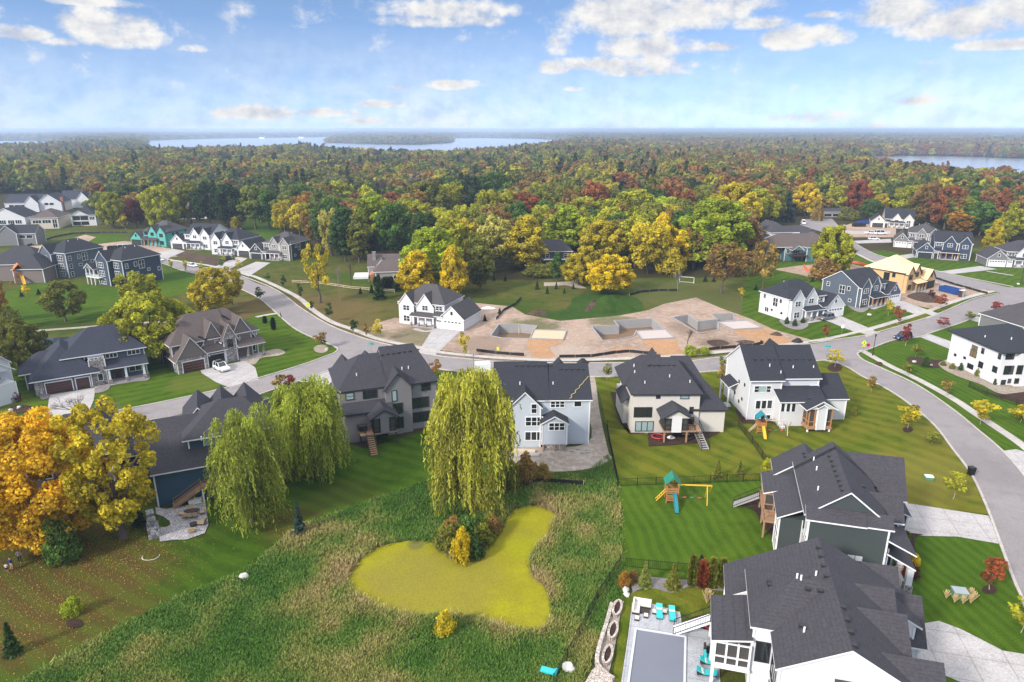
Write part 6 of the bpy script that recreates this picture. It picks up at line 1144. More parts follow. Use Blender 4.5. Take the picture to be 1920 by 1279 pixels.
for i, at in enumerate(FT): one('concrete_footing', ['round pale footing first in the row under the light blue house porch', 'round pale footing second in the porch row', 'round pale footing third in the porch row', 'round pale footing fourth, west of the loose group', 'round pale footing on the far side of the loose group', 'round pale footing on the near side of the loose group', 'round pale footing at the east end, upper one', 'round pale footing at the east end, lower one'][i], 'footing', 'foundation_concrete', at, lambda mb: mb.tube((0, 0, 0), (0, 0, .22), .32, n=14), group='concrete footings in the bare ground')
for i, (at, lb) in enumerate((((978,848), 'stack of pale boards in the bare ground left of the light blue house'), ((985,856), 'lower stack of grey boards near the willow'))): one('board_stack', lb, 'boards', 'timber_pale' if i == 0 else 'stair_grey', at, lambda mb: [mb.box(-2.2, 2.2, -.5 + .24 * k, -.3 + .24 * k, .05 + .12 * r_, .16 + .12 * r_) for k in range(4) for r_ in range(3)], rz=-6 + 10 * i)
t = T('site_trailer', 'white equipment trailer with a pole behind the light blue house', 'trailer', (905,700), 10); P(t, 'body', 'sign_white', lambda mb: (mb.box(-1.6, 1.6, -1.0, 1.0, .5, 2.4), mb.bar((1.6, 0, .6), (2.8, 0, .5), .1))); P(t, 'mast', 'pole_grey', lambda mb: (mb.tube((-1.9, 0, 0), (-1.9, 0, 4.6), .07), mb.tube((-1.9, 0, 4.6), (-1.5, 0, 4.9), .06)))
for sy in (-1, 1): P(t, 'wheel', 'tyre', lambda mb: mb.tube((0, sy * 1.0 - .1, .38), (0, sy * 1.0 + .1, .38), .38))
lh = LIGHT_HOUSE; rp = [lh.flat(430, 500, 8.4), lh.flat(455, 480, 8.9), lh.flat(520, 400, 10.1), lh.flat(575, 295, 11.6)]
mb = MB(); prev = None
for i in range(24):
    f_ = i / 23; q0 = Vector(rp[0]).lerp(Vector(rp[-1]), f_); q0 = Vector((q0.x + .25 * math.sin(i * 1.3) * (1 - f_), q0.y)); zz = lh.roofz(q0.x, q0.y) + .08; p = lh.M @ Vector((q0.x, q0.y, 0)) + lh.o; p.z = zz
    if prev is not None and zz > 3 and prev.z > 3: mb.tube(prev, p, .06, n=5)
    prev = p
o = mb.build('rope', 'rope_yellow'); tag(o, 'yellow safety rope trailing over the light blue house roof', 'rope')
one('garden_edging', 'pale ring of stones around a plant on the dark lawn by the fireplace', 'edging', 'tan_stone', (283,1044), lambda mb: [mb.tube((1.0 * math.cos(a), .8 * math.sin(a), .06), (1.0 * math.cos(a + .3), .8 * math.sin(a + .3), .06), .07) for a in [3.0 + k * .3 for k in range(12)]])
# --- people
def person(label, at, rz, h_, bands, pose):
    p = G(*at); s_ = h_ / 1.75; J = dict(pel=(0,0,.95), chest=(0,.02,1.32), neck=(0,.02,1.48), head=(0,-.02,1.60), top=(0,0,1.73), shl=(-.19,.02,1.42), shr=(.19,.02,1.42), ell=(-.26,0,1.15), elr=(.26,0,1.15), hal=(-.24,-.14,.92), har=(.24,-.14,.92), hil=(-.1,0,.9), hir=(.1,0,.9), knl=(-.11,-.03,.5), knr=(.11,-.02,.5), anl=(-.11,.03,.09), anr=(.11,.03,.09), tol=(-.12,-.14,.04), tor=(.12,-.14,.04))
    J.update(pose); ks = list(J); E_ = [('pel','chest'),('chest','neck'),('neck','head'),('head','top'),('chest','shl'),('chest','shr'),('shl','ell'),('shr','elr'),('ell','hal'),('elr','har'),('pel','hil'),('pel','hir'),('hil','knl'),('hir','knr'),('knl','anl'),('knr','anr'),('anl','tol'),('anr','tor')]
    r_ = dict(pel=.15, chest=.16, neck=.06, head=.10, top=.07, shl=.075, shr=.075, ell=.045, elr=.045, hal=.04, har=.04, hil=.10, hir=.10, knl=.065, knr=.065, anl=.045, anr=.045, tol=.04, tor=.04)
    fing = []
    for sd_ in 'lr':
        hx, hy, hz_ = J['ha' + sd_]
        for k in range(5): n_ = f'f{sd_}{k}'; J[n_] = (hx + (k - 2) * .018, hy - .05 - .012 * (2 - abs(k - 2)), hz_ - .07 + (.03 if k == 4 else 0)); r_[n_] = .009; E_.append(('ha' + sd_, n_)); ks.append(n_)
    me = bpy.data.meshes.new('person'); me.from_pydata([tuple(c * s_ for c in J[k]) for k in ks], [(ks.index(a), ks.index(b_)) for a, b_ in E_], []); o = bpy.data.objects.new('person', me); C.objects.link(o); o.location = p; o.rotation_euler = (0, 0, R(rz))
    sk = o.modifiers.new('skin', 'SKIN')
    for i, k in enumerate(ks): v = me.skin_vertices[0].data[i]; v.radius = (r_[k] * s_, r_[k] * s_); v.use_root = (k == 'pel')
    o.modifiers.new('smooth', 'SUBSURF').levels = 1
    m, t_, b_ = newmat('person_' + label[:8]); co = tn(t_, 'ShaderNodeTexCoord').outputs['Object']; sp = tn(t_, 'ShaderNodeSeparateXYZ'); t_.links.new(co, sp.inputs[0]); rp_ = tn(t_, 'ShaderNodeValToRGB'); t_.links.new(tmath(t_, 'DIVIDE', sp.outputs[2], h_), rp_.inputs[0]); cr = rp_.color_ramp; cr.interpolation = 'CONSTANT'
    while len(cr.elements) < len(bands): cr.elements.new(.5)
    for e, (ps, cl) in zip(cr.elements, bands): e.position = ps; e.color = (*srgb(*cl), 1)
    t_.links.new(rp_.outputs[0], b_.inputs['Base Color']); b_.inputs['Roughness'].default_value = .8; me.materials.append(m); tag(o, label, 'person', 'people in the garden'); mb = MB(); q = Vector(J['top']) * s_; mb.blob((q.x, q.y + .015, q.z - .02), .105 * s_, .115 * s_, .09 * s_, n=10, m=6, j=.03); mb.build('hair', 'hair', o, True); return o
SK = (188,140,110)
person('person in a blue shirt and pale shorts on the leafy lawn under the orange tree', (23,1068), 160, 1.75, [(0, (60,60,60)), (.05, SK), (.3, (190,180,160)), (.54, (22,40,96)), (.84, SK)], {'hal': (-.2,-.25,1.1), 'har': (.3,-.1,.9)})
person('child in white top and dark shorts beside the person in blue', (14,1073), 200, 1.25, [(0, (150,120,110)), (.3, (28,28,38)), (.54, (205,200,195)), (.84, SK)], {'knl': (-.12,-.1,.5), 'anl': (-.12,.1,.1)})
person('person in a patterned light top and dark trousers nearest the orange tree trunk', (38,1054), 220, 1.7, [(0, (25,25,38)), (.52, (168,160,170)), (.84, SK)], {'hal': (-.15,-.3,1.0), 'har': (.2,-.3,1.05)})
person('person in black at the street corner end of the garden path', (527,597), 120, 1.75, [(0, (25,25,28)), (.84, SK)], {'knl': (-.11,-.15,.5), 'anl': (-.11,-.12,.1)})

# ---------------------------------------------------------------- trees
COL = dict(amber=(220,178,42),gold=(212,186,34), ylg=(168,168,48), olive=(124,126,52), green=(82,112,50), dark=(50,72,42), orange=(172,126,50), russet=(150,94,62), brown=(146,116,68), maroon=(92,30,36),
           sage=(126,134,66), willow=(172,170,70), willowg=(152,162,66), bare=(128,112,104), blue=(64,86,84), yel=(194,176,48), lime=(156,170,48), pink=(150,62,66), rust=(150,80,52), tan=(160,134,74), deep=(62,88,46), pale=(176,168,92))
CNAME = dict(amber='amber orange',gold='golden yellow', ylg='yellow green', olive='olive', green='mid green', dark='dark green', orange='orange', russet='russet brown', brown='dull brown', maroon='dark maroon', sage='sage green', willow='yellow green', willowg='green',
             bare='bare grey', blue='blue green', yel='yellow', lime='bright lime', pink='crimson', rust='rusty red', tan='tan', deep='deep green', pale='pale straw')
def leafmat(name, inst=False, k=1.0):
    m, t, b = newmat(name)
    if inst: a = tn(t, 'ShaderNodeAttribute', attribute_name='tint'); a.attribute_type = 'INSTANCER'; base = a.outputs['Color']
    else: base = tn(t, 'ShaderNodeObjectInfo').outputs['Color']
    f = tn(t, 'ShaderNodeAttribute', attribute_name='tone').outputs['Fac']
    if inst: f = tmath(t, 'ADD', tmath(t, 'MULTIPLY', f, .6), .25)
    c = tmix(t, f, tmix(t, .62, base, (.018, .022, .008)), tmix(t, 1.0, base, (1.42, 1.42, 1.1), 'MULTIPLY'))
    t.links.new(c, b.inputs['Base Color']); b.inputs['Roughness'].default_value = .7; b.inputs['Specular IOR Level'].default_value = .2
    tr = tn(t, 'ShaderNodeBsdfTranslucent'); t.links.new(c, tr.inputs[0]); mxs = tn(t, 'ShaderNodeMixShader'); mxs.inputs[0].default_value = .30
    t.links.new(b.outputs[0], mxs.inputs[1]); t.links.new(tr.outputs[0], mxs.inputs[2])
    t.links.new(mxs.outputs[0], [n for n in t.nodes if n.type == 'OUTPUT_MATERIAL'][0].inputs[0]); return m
leafmat('leaves'); leafmat('far_leaves', True)
plain('bark', (.10, .075, .06), .9); plain('bark_grey', (.20, .175, .16), .9); plain('bark_pale', (.36, .33, .29), .9)
def quad_mesh(name, P, A, B, tone, mats, tri=False):
    """P centres, A and B half axes, one quad each, tone per quad"""
    n = len(P); co = np.empty((n, 4, 3), np.float32)
    co[:, 0] = P - A - B; co[:, 1] = P + A - B; co[:, 2] = P + A + B; co[:, 3] = P - A + B
    me = bpy.data.meshes.new(name); me.vertices.add(4 * n); me.vertices.foreach_set('co', co.reshape(-1))
    me.loops.add(4 * n); me.loops.foreach_set('vertex_index', np.arange(4 * n, dtype=np.int32)); me.polygons.add(n)
    me.polygons.foreach_set('loop_start', np.arange(0, 4 * n, 4, dtype=np.int32)); me.polygons.foreach_set('loop_total', np.full(n, 4, np.int32))
    at = me.attributes.new('tone', 'FLOAT', 'FACE'); at.data.foreach_set('value', np.clip(tone, 0, 1).astype(np.float32))
    for m in (mats if isinstance(mats, list) else [mats]): me.materials.append(MATS[m])
    me.update(); return me
def unit(v): return v / np.maximum(np.linalg.norm(v, axis=1, keepdims=True), 1e-6)
def leaves_on(rs, cen, rad, tone_l, n, leaf, flat=.95, jit=.8):
    """leaf quads scattered over the outsides of many small clumps"""
    w_ = rad ** 2; k = rs.choice(len(cen), n, p=w_ / w_.sum()); d = rs.normal(size=(n, 3)); d[:, 2] = d[:, 2] * .9 + .25; d = unit(d)
    r = rad[k] * rs.uniform(.72, 1.08, n); P = cen[k] + d * r[:, None] * np.array([1, 1, flat])
    nr = unit(d + rs.normal(size=(n, 3)) * jit); t1 = unit(np.cross(nr, rs.normal(size=(n, 3)))); t2 = np.cross(nr, t1)
    s = leaf * rs.uniform(.6, 1.25, n)[:, None]; return P, t1 * s, t2 * s * rs.uniform(.55, .95, n)[:, None], tone_l[k] + rs.normal(size=n) * .16
def crown(name, seed, n, leaf, lobes=34, w=5.0, h=9.5, z0=2.6, shape='round', mat='leaves', lobe=1.5):
    rs = np.random.RandomState(seed); u = rs.uniform(size=lobes); ph = np.arange(lobes) * 2.39996 + rs.uniform(-.5, .5, lobes); zz = (np.arange(lobes) + .5) / lobes
    if shape == 'round': pr = np.sqrt(np.clip(1 - (2 * zz - .9) ** 2 * .8, .05, 1))
    elif shape == 'vase': pr = .35 + .75 * np.sqrt(zz) * np.sqrt(np.clip(1.12 - zz ** 3, .1, 1))
    elif shape == 'tall': pr = np.clip(np.sin(np.clip(zz * 1.05 + .06, 0, 1) * math.pi) ** .6, .25, 1) * .8
    elif shape == 'wide': pr = np.sqrt(np.clip(1 - (1.5 * zz - .45) ** 2, .08, 1)) * 1.05
    else: pr = np.clip(1.05 - zz, .08, 1)
    rr = pr * (.45 + .55 * np.sqrt(u)) * (w - lobe * .6)
    cen = np.stack([np.cos(ph) * rr, np.sin(ph) * rr, z0 + lobe * .6 + zz * (h - z0 - lobe * .9)], 1); cen += rs.normal(size=cen.shape) * .35
    rad = lobe * rs.uniform(.6, 1.25, lobes); tl = np.clip(.5 + rs.normal(size=lobes) * .2, 0, 1)
    P, A, B, t = leaves_on(rs, cen, rad, tl, n, leaf); return quad_mesh(name, P, A, B, t, mat)
def conifer(name, seed, n, leaf, w=2.6, h=10, mat='leaves', z0=.4, col=False):
    rs = np.random.RandomState(seed); z = rs.uniform(0, 1, n) ** (.8 if col else 1.35); ph = rs.uniform(0, 6.283, n); layer = .75 + .25 * np.cos(z * (30 if not col else 8)) 
    r = (w * (1 - z) * layer if not col else w * np.sqrt(np.clip(1 - (1.7 * z - .7) ** 2 * .9, .02, 1))) * rs.uniform(.55, 1.0, n)
    P = np.stack([np.cos(ph) * r, np.sin(ph) * r, z0 + z * (h - z0)], 1); d = np.stack([np.cos(ph), np.sin(ph), np.full(n, -.25 if not col else .8)], 1); d = unit(d + rs.normal(size=(n, 3)) * .3)
    sd = unit(np.cross(d, rs.normal(size=(n, 3)))); s = leaf * rs.uniform(.6, 1.2, n)[:, None]
    return quad_mesh(name, P, d * s, sd * s * .5, .5 + rs.normal(size=n) * .22, mat)
def trunk_mesh(name, seed, h=6, r=.28, limbs=6, mat='bark', reach=3.2):
    rg = random.Random(seed); mb = MB(); p = Vector((0, 0, -.1)); pr = r * 1.4
    for i in range(4):
        q = Vector((rg.uniform(-.15, .15), rg.uniform(-.15, .15), h * (i + 1) / 4)); mb.tube(p, q, pr, r * (1 - .2 * (i + 1)), 8, 0, False); p = q; pr = r * (1 - .2 * (i + 1))
    for i in range(limbs):
        a = i * 2.4 + rg.uniform(-.4, .4); z = h * rg.uniform(.4, .95); s_ = Vector((0, 0, z)); m_ = s_ + Vector((math.cos(a), math.sin(a), .9)) * reach * .45; e_ = s_ + Vector((math.cos(a) * reach, math.sin(a) * reach, reach * rg.uniform(.8, 1.3)))
        mb.tube(s_, m_, r * .42, r * .28, 6, 0, False); mb.tube(m_, e_, r * .28, r * .08, 6, 0, False)
        for k in range(2): f_ = m_.lerp(e_, .4 + .3 * k); mb.tube(f_, f_ + Vector((rg.uniform(-1, 1), rg.uniform(-1, 1), rg.uniform(.5, 1.2))) * reach * .35, r * .14, r * .04, 5, 0, False)
    me = bpy.data.meshes.new(name); me.from_pydata([tuple(v) for v in mb.v], [], mb.f); me.materials.append(MATS[mat]); me.polygons.foreach_set('use_smooth', [True] * len(mb.f)); return me
def bare_mesh(name, seed, h=11, r=.2, mat='bark_grey', spread=.75, depth=5):
    rg = random.Random(seed); mb = MB()
    def grow(p, d, l, rr, k):
        q = p + d * l; mb.tube(p, q, rr, rr * .68, 6 if k > 2 else 4, 0, False)
        if k == 0: return
        for i in range(3 if k > 1 else 4):
            a = Vector((rg.uniform(-1, 1), rg.uniform(-1, 1), rg.uniform(-.25, .6))) * spread; grow(p.lerp(q, rg.uniform(.55, 1.0)), (d + a).normalized(), l * rg.uniform(.58, .8), rr * .6, k - 1)
    grow(Vector((0, 0, -.1)), Vector((0, 0, 1)), h * .3, r, depth)
    me = bpy.data.meshes.new(name); me.from_pydata([tuple(v) for v in mb.v], [], mb.f); me.materials.append(MATS[mat]); return me
def willow_mesh(name, seed, n_str=900, w=6.5, h=15):
    rs = np.random.RandomState(seed); P = []; A = []; B = []; T = []
    nl = 30; lph = np.arange(nl) * 2.39996 + rs.uniform(-.5, .5, nl); lr = w * rs.uniform(.08, .88, nl); lz = h * np.clip(1.0 - .42 * (lr / w) ** 2.6 + rs.uniform(-.26, .08, nl), .36, .97); tl = np.clip(.48 + rs.normal(size=nl) * .2, 0, 1)
    n2 = 26; p2 = rs.uniform(0, 6.283, n2); z2 = h * rs.uniform(.20, .66, n2); r2 = w * rs.uniform(.30, .86, n2) * (1.05 - .25 * np.abs(z2 / h - .5))
    lph = np.concatenate([lph, p2]); lr = np.concatenate([lr, r2]); lz = np.concatenate([lz, z2]); nl += n2; tl = np.clip(.48 + rs.normal(size=nl) * .2 + .18 * (lz / h - .5), 0, 1)
    cen = np.stack([np.cos(lph) * lr, np.sin(lph) * lr, lz], 1); rad = rs.uniform(.7, 1.7, nl)
    p, a, b_, t = leaves_on(rs, cen, rad, tl + .06, 17000, .15, 1.25, 1.1); P.append(p); A.append(a * np.array([.55, .55, 1.6])); B.append(b_ * .6); T.append(t)
    for i in range(n_str):
        k = rs.randint(nl); d = rs.normal(size=3); d[2] = d[2] * .5; d /= np.linalg.norm(d); s0 = cen[k] + d * rad[k] * rs.uniform(.5, 1.1) * np.array([1, 1, .6]); o = np.array([s0[0], s0[1], 0]); o /= max(np.linalg.norm(o), .3); o = o + rs.normal(size=3) * .5 * np.array([1, 1, 0])
        ln = min(rs.uniform(1.4, 2.8 + 3.6 * rs.uniform()) * (1.3 if lr[k] > .5 * w else .85), max(1.2, s0[2] - rs.uniform(.1, 2.2))); m_ = max(6, int(ln / .17)); tt = np.linspace(0, 1, m_)
        pos = s0 + o[None] * (np.sin(np.minimum(tt * 2.0, 1.57)) * rs.uniform(.2, 1.5))[:, None] + np.array([0, 0, -1])[None] * (tt ** 1.3 * ln)[:, None] + rs.normal(size=(m_, 3)) * (.06 + .10 * (1 - tt))[:, None]
        dn = unit(np.tile([0, 0, -1.0], (m_, 1)) + o[None] * (1 - tt)[:, None] * .8 + rs.normal(size=(m_, 3)) * .42); sd = unit(np.cross(dn, rs.normal(size=(m_, 3)))); s_ = rs.uniform(.13, .28, m_)[:, None]
        P.append(pos); A.append(dn * s_); B.append(sd * s_ * .30); T.append(tl[k] + rs.normal(size=m_) * .14 + rs.normal() * .14)
    return quad_mesh(name, np.concatenate(P), np.concatenate(A), np.concatenate(B), np.concatenate(T), 'leaves')
# kinds: crown meshes of nominal size (height, width)
MID = {}
MID['round'] = [(crown('crown', 10 + i, 6200, .22, 70, 5.2, 12, 2.4, 'round', lobe=1.0), 12, 10.2) for i in range(4)]
MID['vase'] = [(crown('crown', 30 + i, 6200, .22, 70, 5.4, 12, 2.6, 'vase', lobe=1.0), 12, 10.6) for i in range(3)]
MID['tall'] = [(crown('crown', 50 + i, 5600, .22, 60, 3.9, 14, 2.0, 'tall', lobe=.9), 14, 7.2) for i in range(3)]
MID['sparse'] = [(crown('crown', 70 + i, 1900, .22, 30, 4.6, 12, 3.4, 'vase', lobe=.95), 12, 9.0) for i in range(2)]
MID['shrub'] = [(crown('crown', 90 + i, 2600, .21, 24, 4.4, 6, -.6, 'wide', lobe=1.5), 6, 8.4) for i in range(2)]
MID['spruce'] = [(conifer('crown', 110 + i, 1500, .42), 10, 5.0) for i in range(2)]
MID['column'] = [(conifer('crown', 120, 1500, .26, .62, 5, col=True, z0=.05), 5, 1.3)]
MID['sapling'] = [(crown('crown', 130 + i, 420, .17, 12, 1.25, 5, 1.7, 'round', lobe=.55), 5, 2.4) for i in range(3)]
HERO = {'maple': (crown('crown', 200, 46000, .14, 210, 7.2, 15, 1.5, 'round', lobe=1.0), 15, 14.2), 'loose': (crown('crown', 201, 13000, .15, 120, 6.0, 15, 2.6, 'vase', lobe=.8), 15, 11.8),
        'oak': (crown('crown', 202, 28000, .16, 170, 8.0, 12, 2.2, 'wide', lobe=.95), 12, 15.6), 'golden': (crown('crown', 203, 17000, .17, 130, 5.0, 12, .9, 'tall', lobe=.85), 12, 9.4), 'golden2': (crown('crown', 204, 17000, .17, 130, 5.2, 12, 1.6, 'round', lobe=.85), 12, 9.8)}
WIL = [(willow_mesh('crown', 300, 900), 15, 14.5), (willow_mesh('crown', 301, 850), 15, 14.5), (willow_mesh('crown', 305, 950, 7.0, 14.5), 14.5, 14.5)]
TRK = {'tree': trunk_mesh('trunk', 1), 'tree_b': trunk_mesh('trunk', 2, 7, .24, 5), 'big': trunk_mesh('trunk', 3, 7, .42, 9, reach=4.2), 'sapling': trunk_mesh('trunk', 4, 3.2, .055, 4, 'bark_pale', .7), 'short': trunk_mesh('trunk', 5, 1.6, .2, 5, reach=1.4), 'straight': trunk_mesh('trunk', 6, 6, .16, 0)}
BARE = [bare_mesh('branches', 11), bare_mesh('branches', 12, 12, .16, 'bark_grey', .5), bare_mesh('branches', 13, 8, .14, 'bark', .9)]
LAND = [('the brown ranch house',735,505),('the brick house',1020,480),('the bare-earth white house',820,585),('the teal shell',285,440),('the maroon tree',257,400),('the white street house',1500,565),('the plywood shell',1690,510),
 ('the navy house',1780,470),('the unfinished pale house',1660,410),('the dumpsters',1615,415),('the teal grey house',1490,465),('the blue roofed house',860,420),('the woodland gabled house',935,385),('the small woodland house',1075,362),('the carport house',1560,397),
 ('the green street house',525,475),('the black roofed house',365,450),('the white balcony house',140,405),('the cream house',70,410),('the dark walkout houses',180,490),('the soccer goal',1285,525),('the grassy mound',1130,568),('the bend of the street',520,555),('the stone gabled house',425,640),('the eastern lake',1780,308),('the grey gabled house',1885,485),('the wooded white house',350,398)]
TREES = []; ORD = ['', 'second ', 'third ', 'fourth ', 'fifth ', 'sixth ', 'seventh ', 'eighth ', 'ninth ', 'tenth ', 'eleventh ', 'twelfth ', 'thirteenth ', 'fourteenth ', 'fifteenth ', 'sixteenth ', 'seventeenth ', 'eighteenth ', 'nineteenth ', 'twentieth ']
KIND = dict(round='round tree', vase='spreading tree', tall='tall tree', sparse='sparse tree', shrub='low bush', spruce='spruce', column='columnar evergreen', sapling='young tree', maple='broad tree', loose='loose tree', oak='oak', golden='upright tree', golden2='full tree', willow='weeping willow', bare='leafless tree')
def tree(cx, yb, yt, wpx, kind, col, label=None, name=None, group=None, pos=None, hm=None, wm=None, rnd=random.Random(5)):
    p = G(cx, yb) if pos is None else pos
    if hm is None: hm = height_at(p, yt) ; wm = wpx / px_scale(p)
    nm = name or {'shrub': 'shrub', 'spruce': 'spruce_tree', 'column': 'columnar_evergreen', 'sapling': 'young_tree', 'oak': 'oak_tree', 'willow': 'willow_tree', 'bare': 'bare_tree'}.get(kind, 'tree')
    root = empty(nm, p, rnd.uniform(0, 6.28)); q_ = rnd.uniform(.9, 1.12); c = tuple(x * q_ for x in srgb(*COL[col]))
    if kind == 'bare':
        me = BARE[rnd.randrange(3)]; o = bpy.data.objects.new('branches', me); C.objects.link(o); o.parent = root; hz_ = max(v.co.z for v in me.vertices); o.scale = (wm / 8, wm / 8, hm / hz_)
    else:
        me, nh, nw = HERO[kind] if kind in HERO else (WIL[rnd.randrange(3)] if kind == 'willow' else MID[kind][rnd.randrange(len(MID[kind]))])
        o = bpy.data.objects.new('crown', me); C.objects.link(o); o.parent = root; o.scale = (wm / nw, wm / nw, hm / nh); o.color = (*c, 1)
        tk = {'sapling': 'sapling', 'shrub': 'short', 'column': 'short', 'spruce': 'straight', 'maple': 'big', 'oak': 'big', 'willow': 'big', 'loose': 'big'}.get(kind, 'tree' if rnd.random() < .6 else 'tree_b')
        t_ = bpy.data.objects.new('trunk', TRK[tk]); C.objects.link(t_); t_.parent = root; s_ = hm / nh
        q = .35 if kind in ('column', 'shrub') else 1
        t_.scale = (s_ * q, s_ * q, hm / nh * q)
    root['category'] = {'shrub': 'bush', 'column': 'evergreen', 'spruce': 'spruce'}.get(kind, 'tree')
    root['group'] = group or ({'sapling': 'young trees along the streets', 'spruce': 'small conifers in the gardens', 'shrub': 'bushes', 'column': 'columnar evergreens'}.get(kind, 'trees of the neighbourhood and woods'))
    v = Vector((p.x, p.y, hm * .5 - CAM_H)); d_ = v.y * CP - v.z * SP; sx = 960 + FPX * v.x / d_; sy = 639.5 - FPX * (v.y * SP + v.z * CP) / d_
    if label: root['label'] = label
    else: TREES.append((root, col, kind, sx, sy))
    return root
def label_trees():
    from collections import defaultdict
    cell = defaultdict(list)
    for root, col, kind, sx, sy in TREES:
        n_, lx, ly = min(LAND + LAND2, key=lambda q: (q[1] - sx) ** 2 + ((q[2] - sy) * 1.6) ** 2); dx, dy = sx - lx, sy - ly
        a = 'behind' if dy < -12 else 'in front of' if dy > 14 else 'beside'
        b_ = 'left of' if dx < -35 else 'right of' if dx > 35 else ''
        rel = (a + ' and ' + b_ if b_ and a != 'beside' else (b_ or a))
        cell[(CNAME[col], KIND[kind], rel, n_)].append((dx * dx + dy * dy, root))
    for (cn, kn, rel, n_), v in cell.items():
        v.sort(key=lambda q: q[0])
        for i, (_, r_) in enumerate(v): r_['label'] = f"{'nearest ' if i == 0 and len(v) > 1 else ORD[i].strip() + '-nearest ' if i else ''}{cn} {kn} {rel} {n_}" 
LAND2 = [('the beige fenced house',1260,745),('the white corner house',1490,720),('the stop sign',1625,657),('the pond',850,1090),('the swimming pool',1240,1200),('the green house',1560,930),('the modern white house',1850,660),('the blue house',350,880),('the street lamp',1638,645),('the grey house',720,735),('the orange slide',40,520),('the foundations',1180,620),('the utility box',1797,1118),('the pool house',1560,1130),('the walkout lawn',120,545)]
# near trees, each placed where it stands
tree(78, 1018, 792, 236, 'maple', 'amber', 'huge orange yellow tree filling the lower left corner above the fallen leaves', 'maple_tree')
tree(232, 1008, 772, 178, 'loose', 'yel', 'tall olive yellow tree with forked grey trunk left of the blue house', 'maple_tree')
tree(-30, 960, 800, 130, 'maple', 'amber', 'gold tree cut off by the left edge behind the huge orange tree', 'maple_tree')
tree(118, 1052, 985, 66, 'shrub', 'green', 'dark green bush under the huge orange tree', 'shrub')
tree(138, 1152, 1124, 34, 'shrub', 'lime', 'small bright green bush alone on the leafy lawn')
tree(474, 976, 786, 158, 'willow', 'willowg', 'weeping willow hanging over the corner of the blue house patio')
tree(588, 890, 722, 158, 'willow', 'willowg', 'weeping willow left of the grey house stairs')
tree(888, 955, 704, 178, 'willow', 'willow', 'largest weeping willow standing at the head of the pond')
tree(152, 792, 738, 76, 'bare', 'bare', 'leafless tree in front of the concrete drive with brown garage doors')
tree(215, 790, 752, 60, 'bare', 'bare', 'leafless grey shrub like tree on the street edge behind the yellow tree')
tree(470, 815, 748, 90, 'bare', 'bare', 'leafless purple grey crown poking above the left willow')
tree(268, 814, 770, 26, 'bare', 'bare', 'thin leafless sapling at the kerb by the blue house roof', 'bare_tree')
tree(288, 674, 556, 158, 'oak', 'ylg', 'great spreading oak between the slate porch house and the stone house')
tree(38, 702, 608, 108, 'oak', 'olive', 'dark spreading oak at the left edge beside the white gabled house')
tree(124, 603, 528, 74, 'round', 'olive', 'dense olive tree alone on the lawn below the walkout houses')
tree(268, 592, 514, 84, 'vase', 'ylg', 'yellow green tree behind the great oak')
tree(404, 590, 507, 74, 'golden2', 'yel', 'golden tree behind the roof of the stone gabled house')
tree(436, 572, 508, 50, 'vase', 'yel', 'smaller golden tree at the street bend behind the stone house')
tree(-2, 604, 500, 44, 'tall', 'orange', 'orange brown tree cut by the left edge below the orange slide')
tree(22, 616, 578, 36, 'shrub', 'olive', 'olive thicket at the left edge above the gravel path')
tree(600, 568, 460, 54, 'sparse', 'yel', 'slim yellow tree on a tall bare trunk by the street bend')
tree(638, 571, 498, 20, 'bare', 'bare', 'left of two grey leafless poplars in the tan meadow')
tree(661, 566, 484, 22, 'bare', 'bare', 'right of two grey leafless poplars in the tan meadow')
tree(783, 560, 474, 84, 'golden', 'gold', 'bright golden tree directly left above the white house in bare earth', 'maple_tree')
tree(850, 560, 466, 62, 'golden', 'gold', 'bright golden tree directly right above the white house in bare earth', 'maple_tree')
tree(814, 545, 433, 108, 'golden2', 'lime', 'tall lime green tree between and behind the two golden trees')
tree(900, 545, 450, 60, 'tall', 'olive', None)
tree(866, 530, 468, 40, 'vase', 'brown', None)
tree(1143, 550, 482, 84, 'golden2', 'gold', 'golden umbrella shaped tree standing clear in front of the grove')
tree(1083, 534, 477, 58, 'golden2', 'yel', None); tree(1045, 528, 474, 30, 'tall', 'green', None)
tree(1353, 550, 458, 82, 'sparse', 'brown', 'half bare brown tree with pale trunk behind the three foundations'); tree(1430, 545, 455, 60, 'sparse', 'tan', 'thin half bare tree on a tall dark trunk left of the white street house')
tree(1402, 520, 470, 60, 'sparse', 'brown', None); tree(1270, 545, 508, 40, 'bare', 'bare', 'low leafless tree left of the soccer goal')
tree(1556, 516, 428, 68, 'golden2', 'ylg', 'olive yellow tree in front of the brown roofed teal house'); tree(1578, 512, 470, 26, 'shrub', 'yel', None); tree(1545, 524, 490, 60, 'shrub', 'brown', None); tree(1592, 508, 462, 40, 'bare', 'bare', 'slanting leafless tree behind the plywood shell')
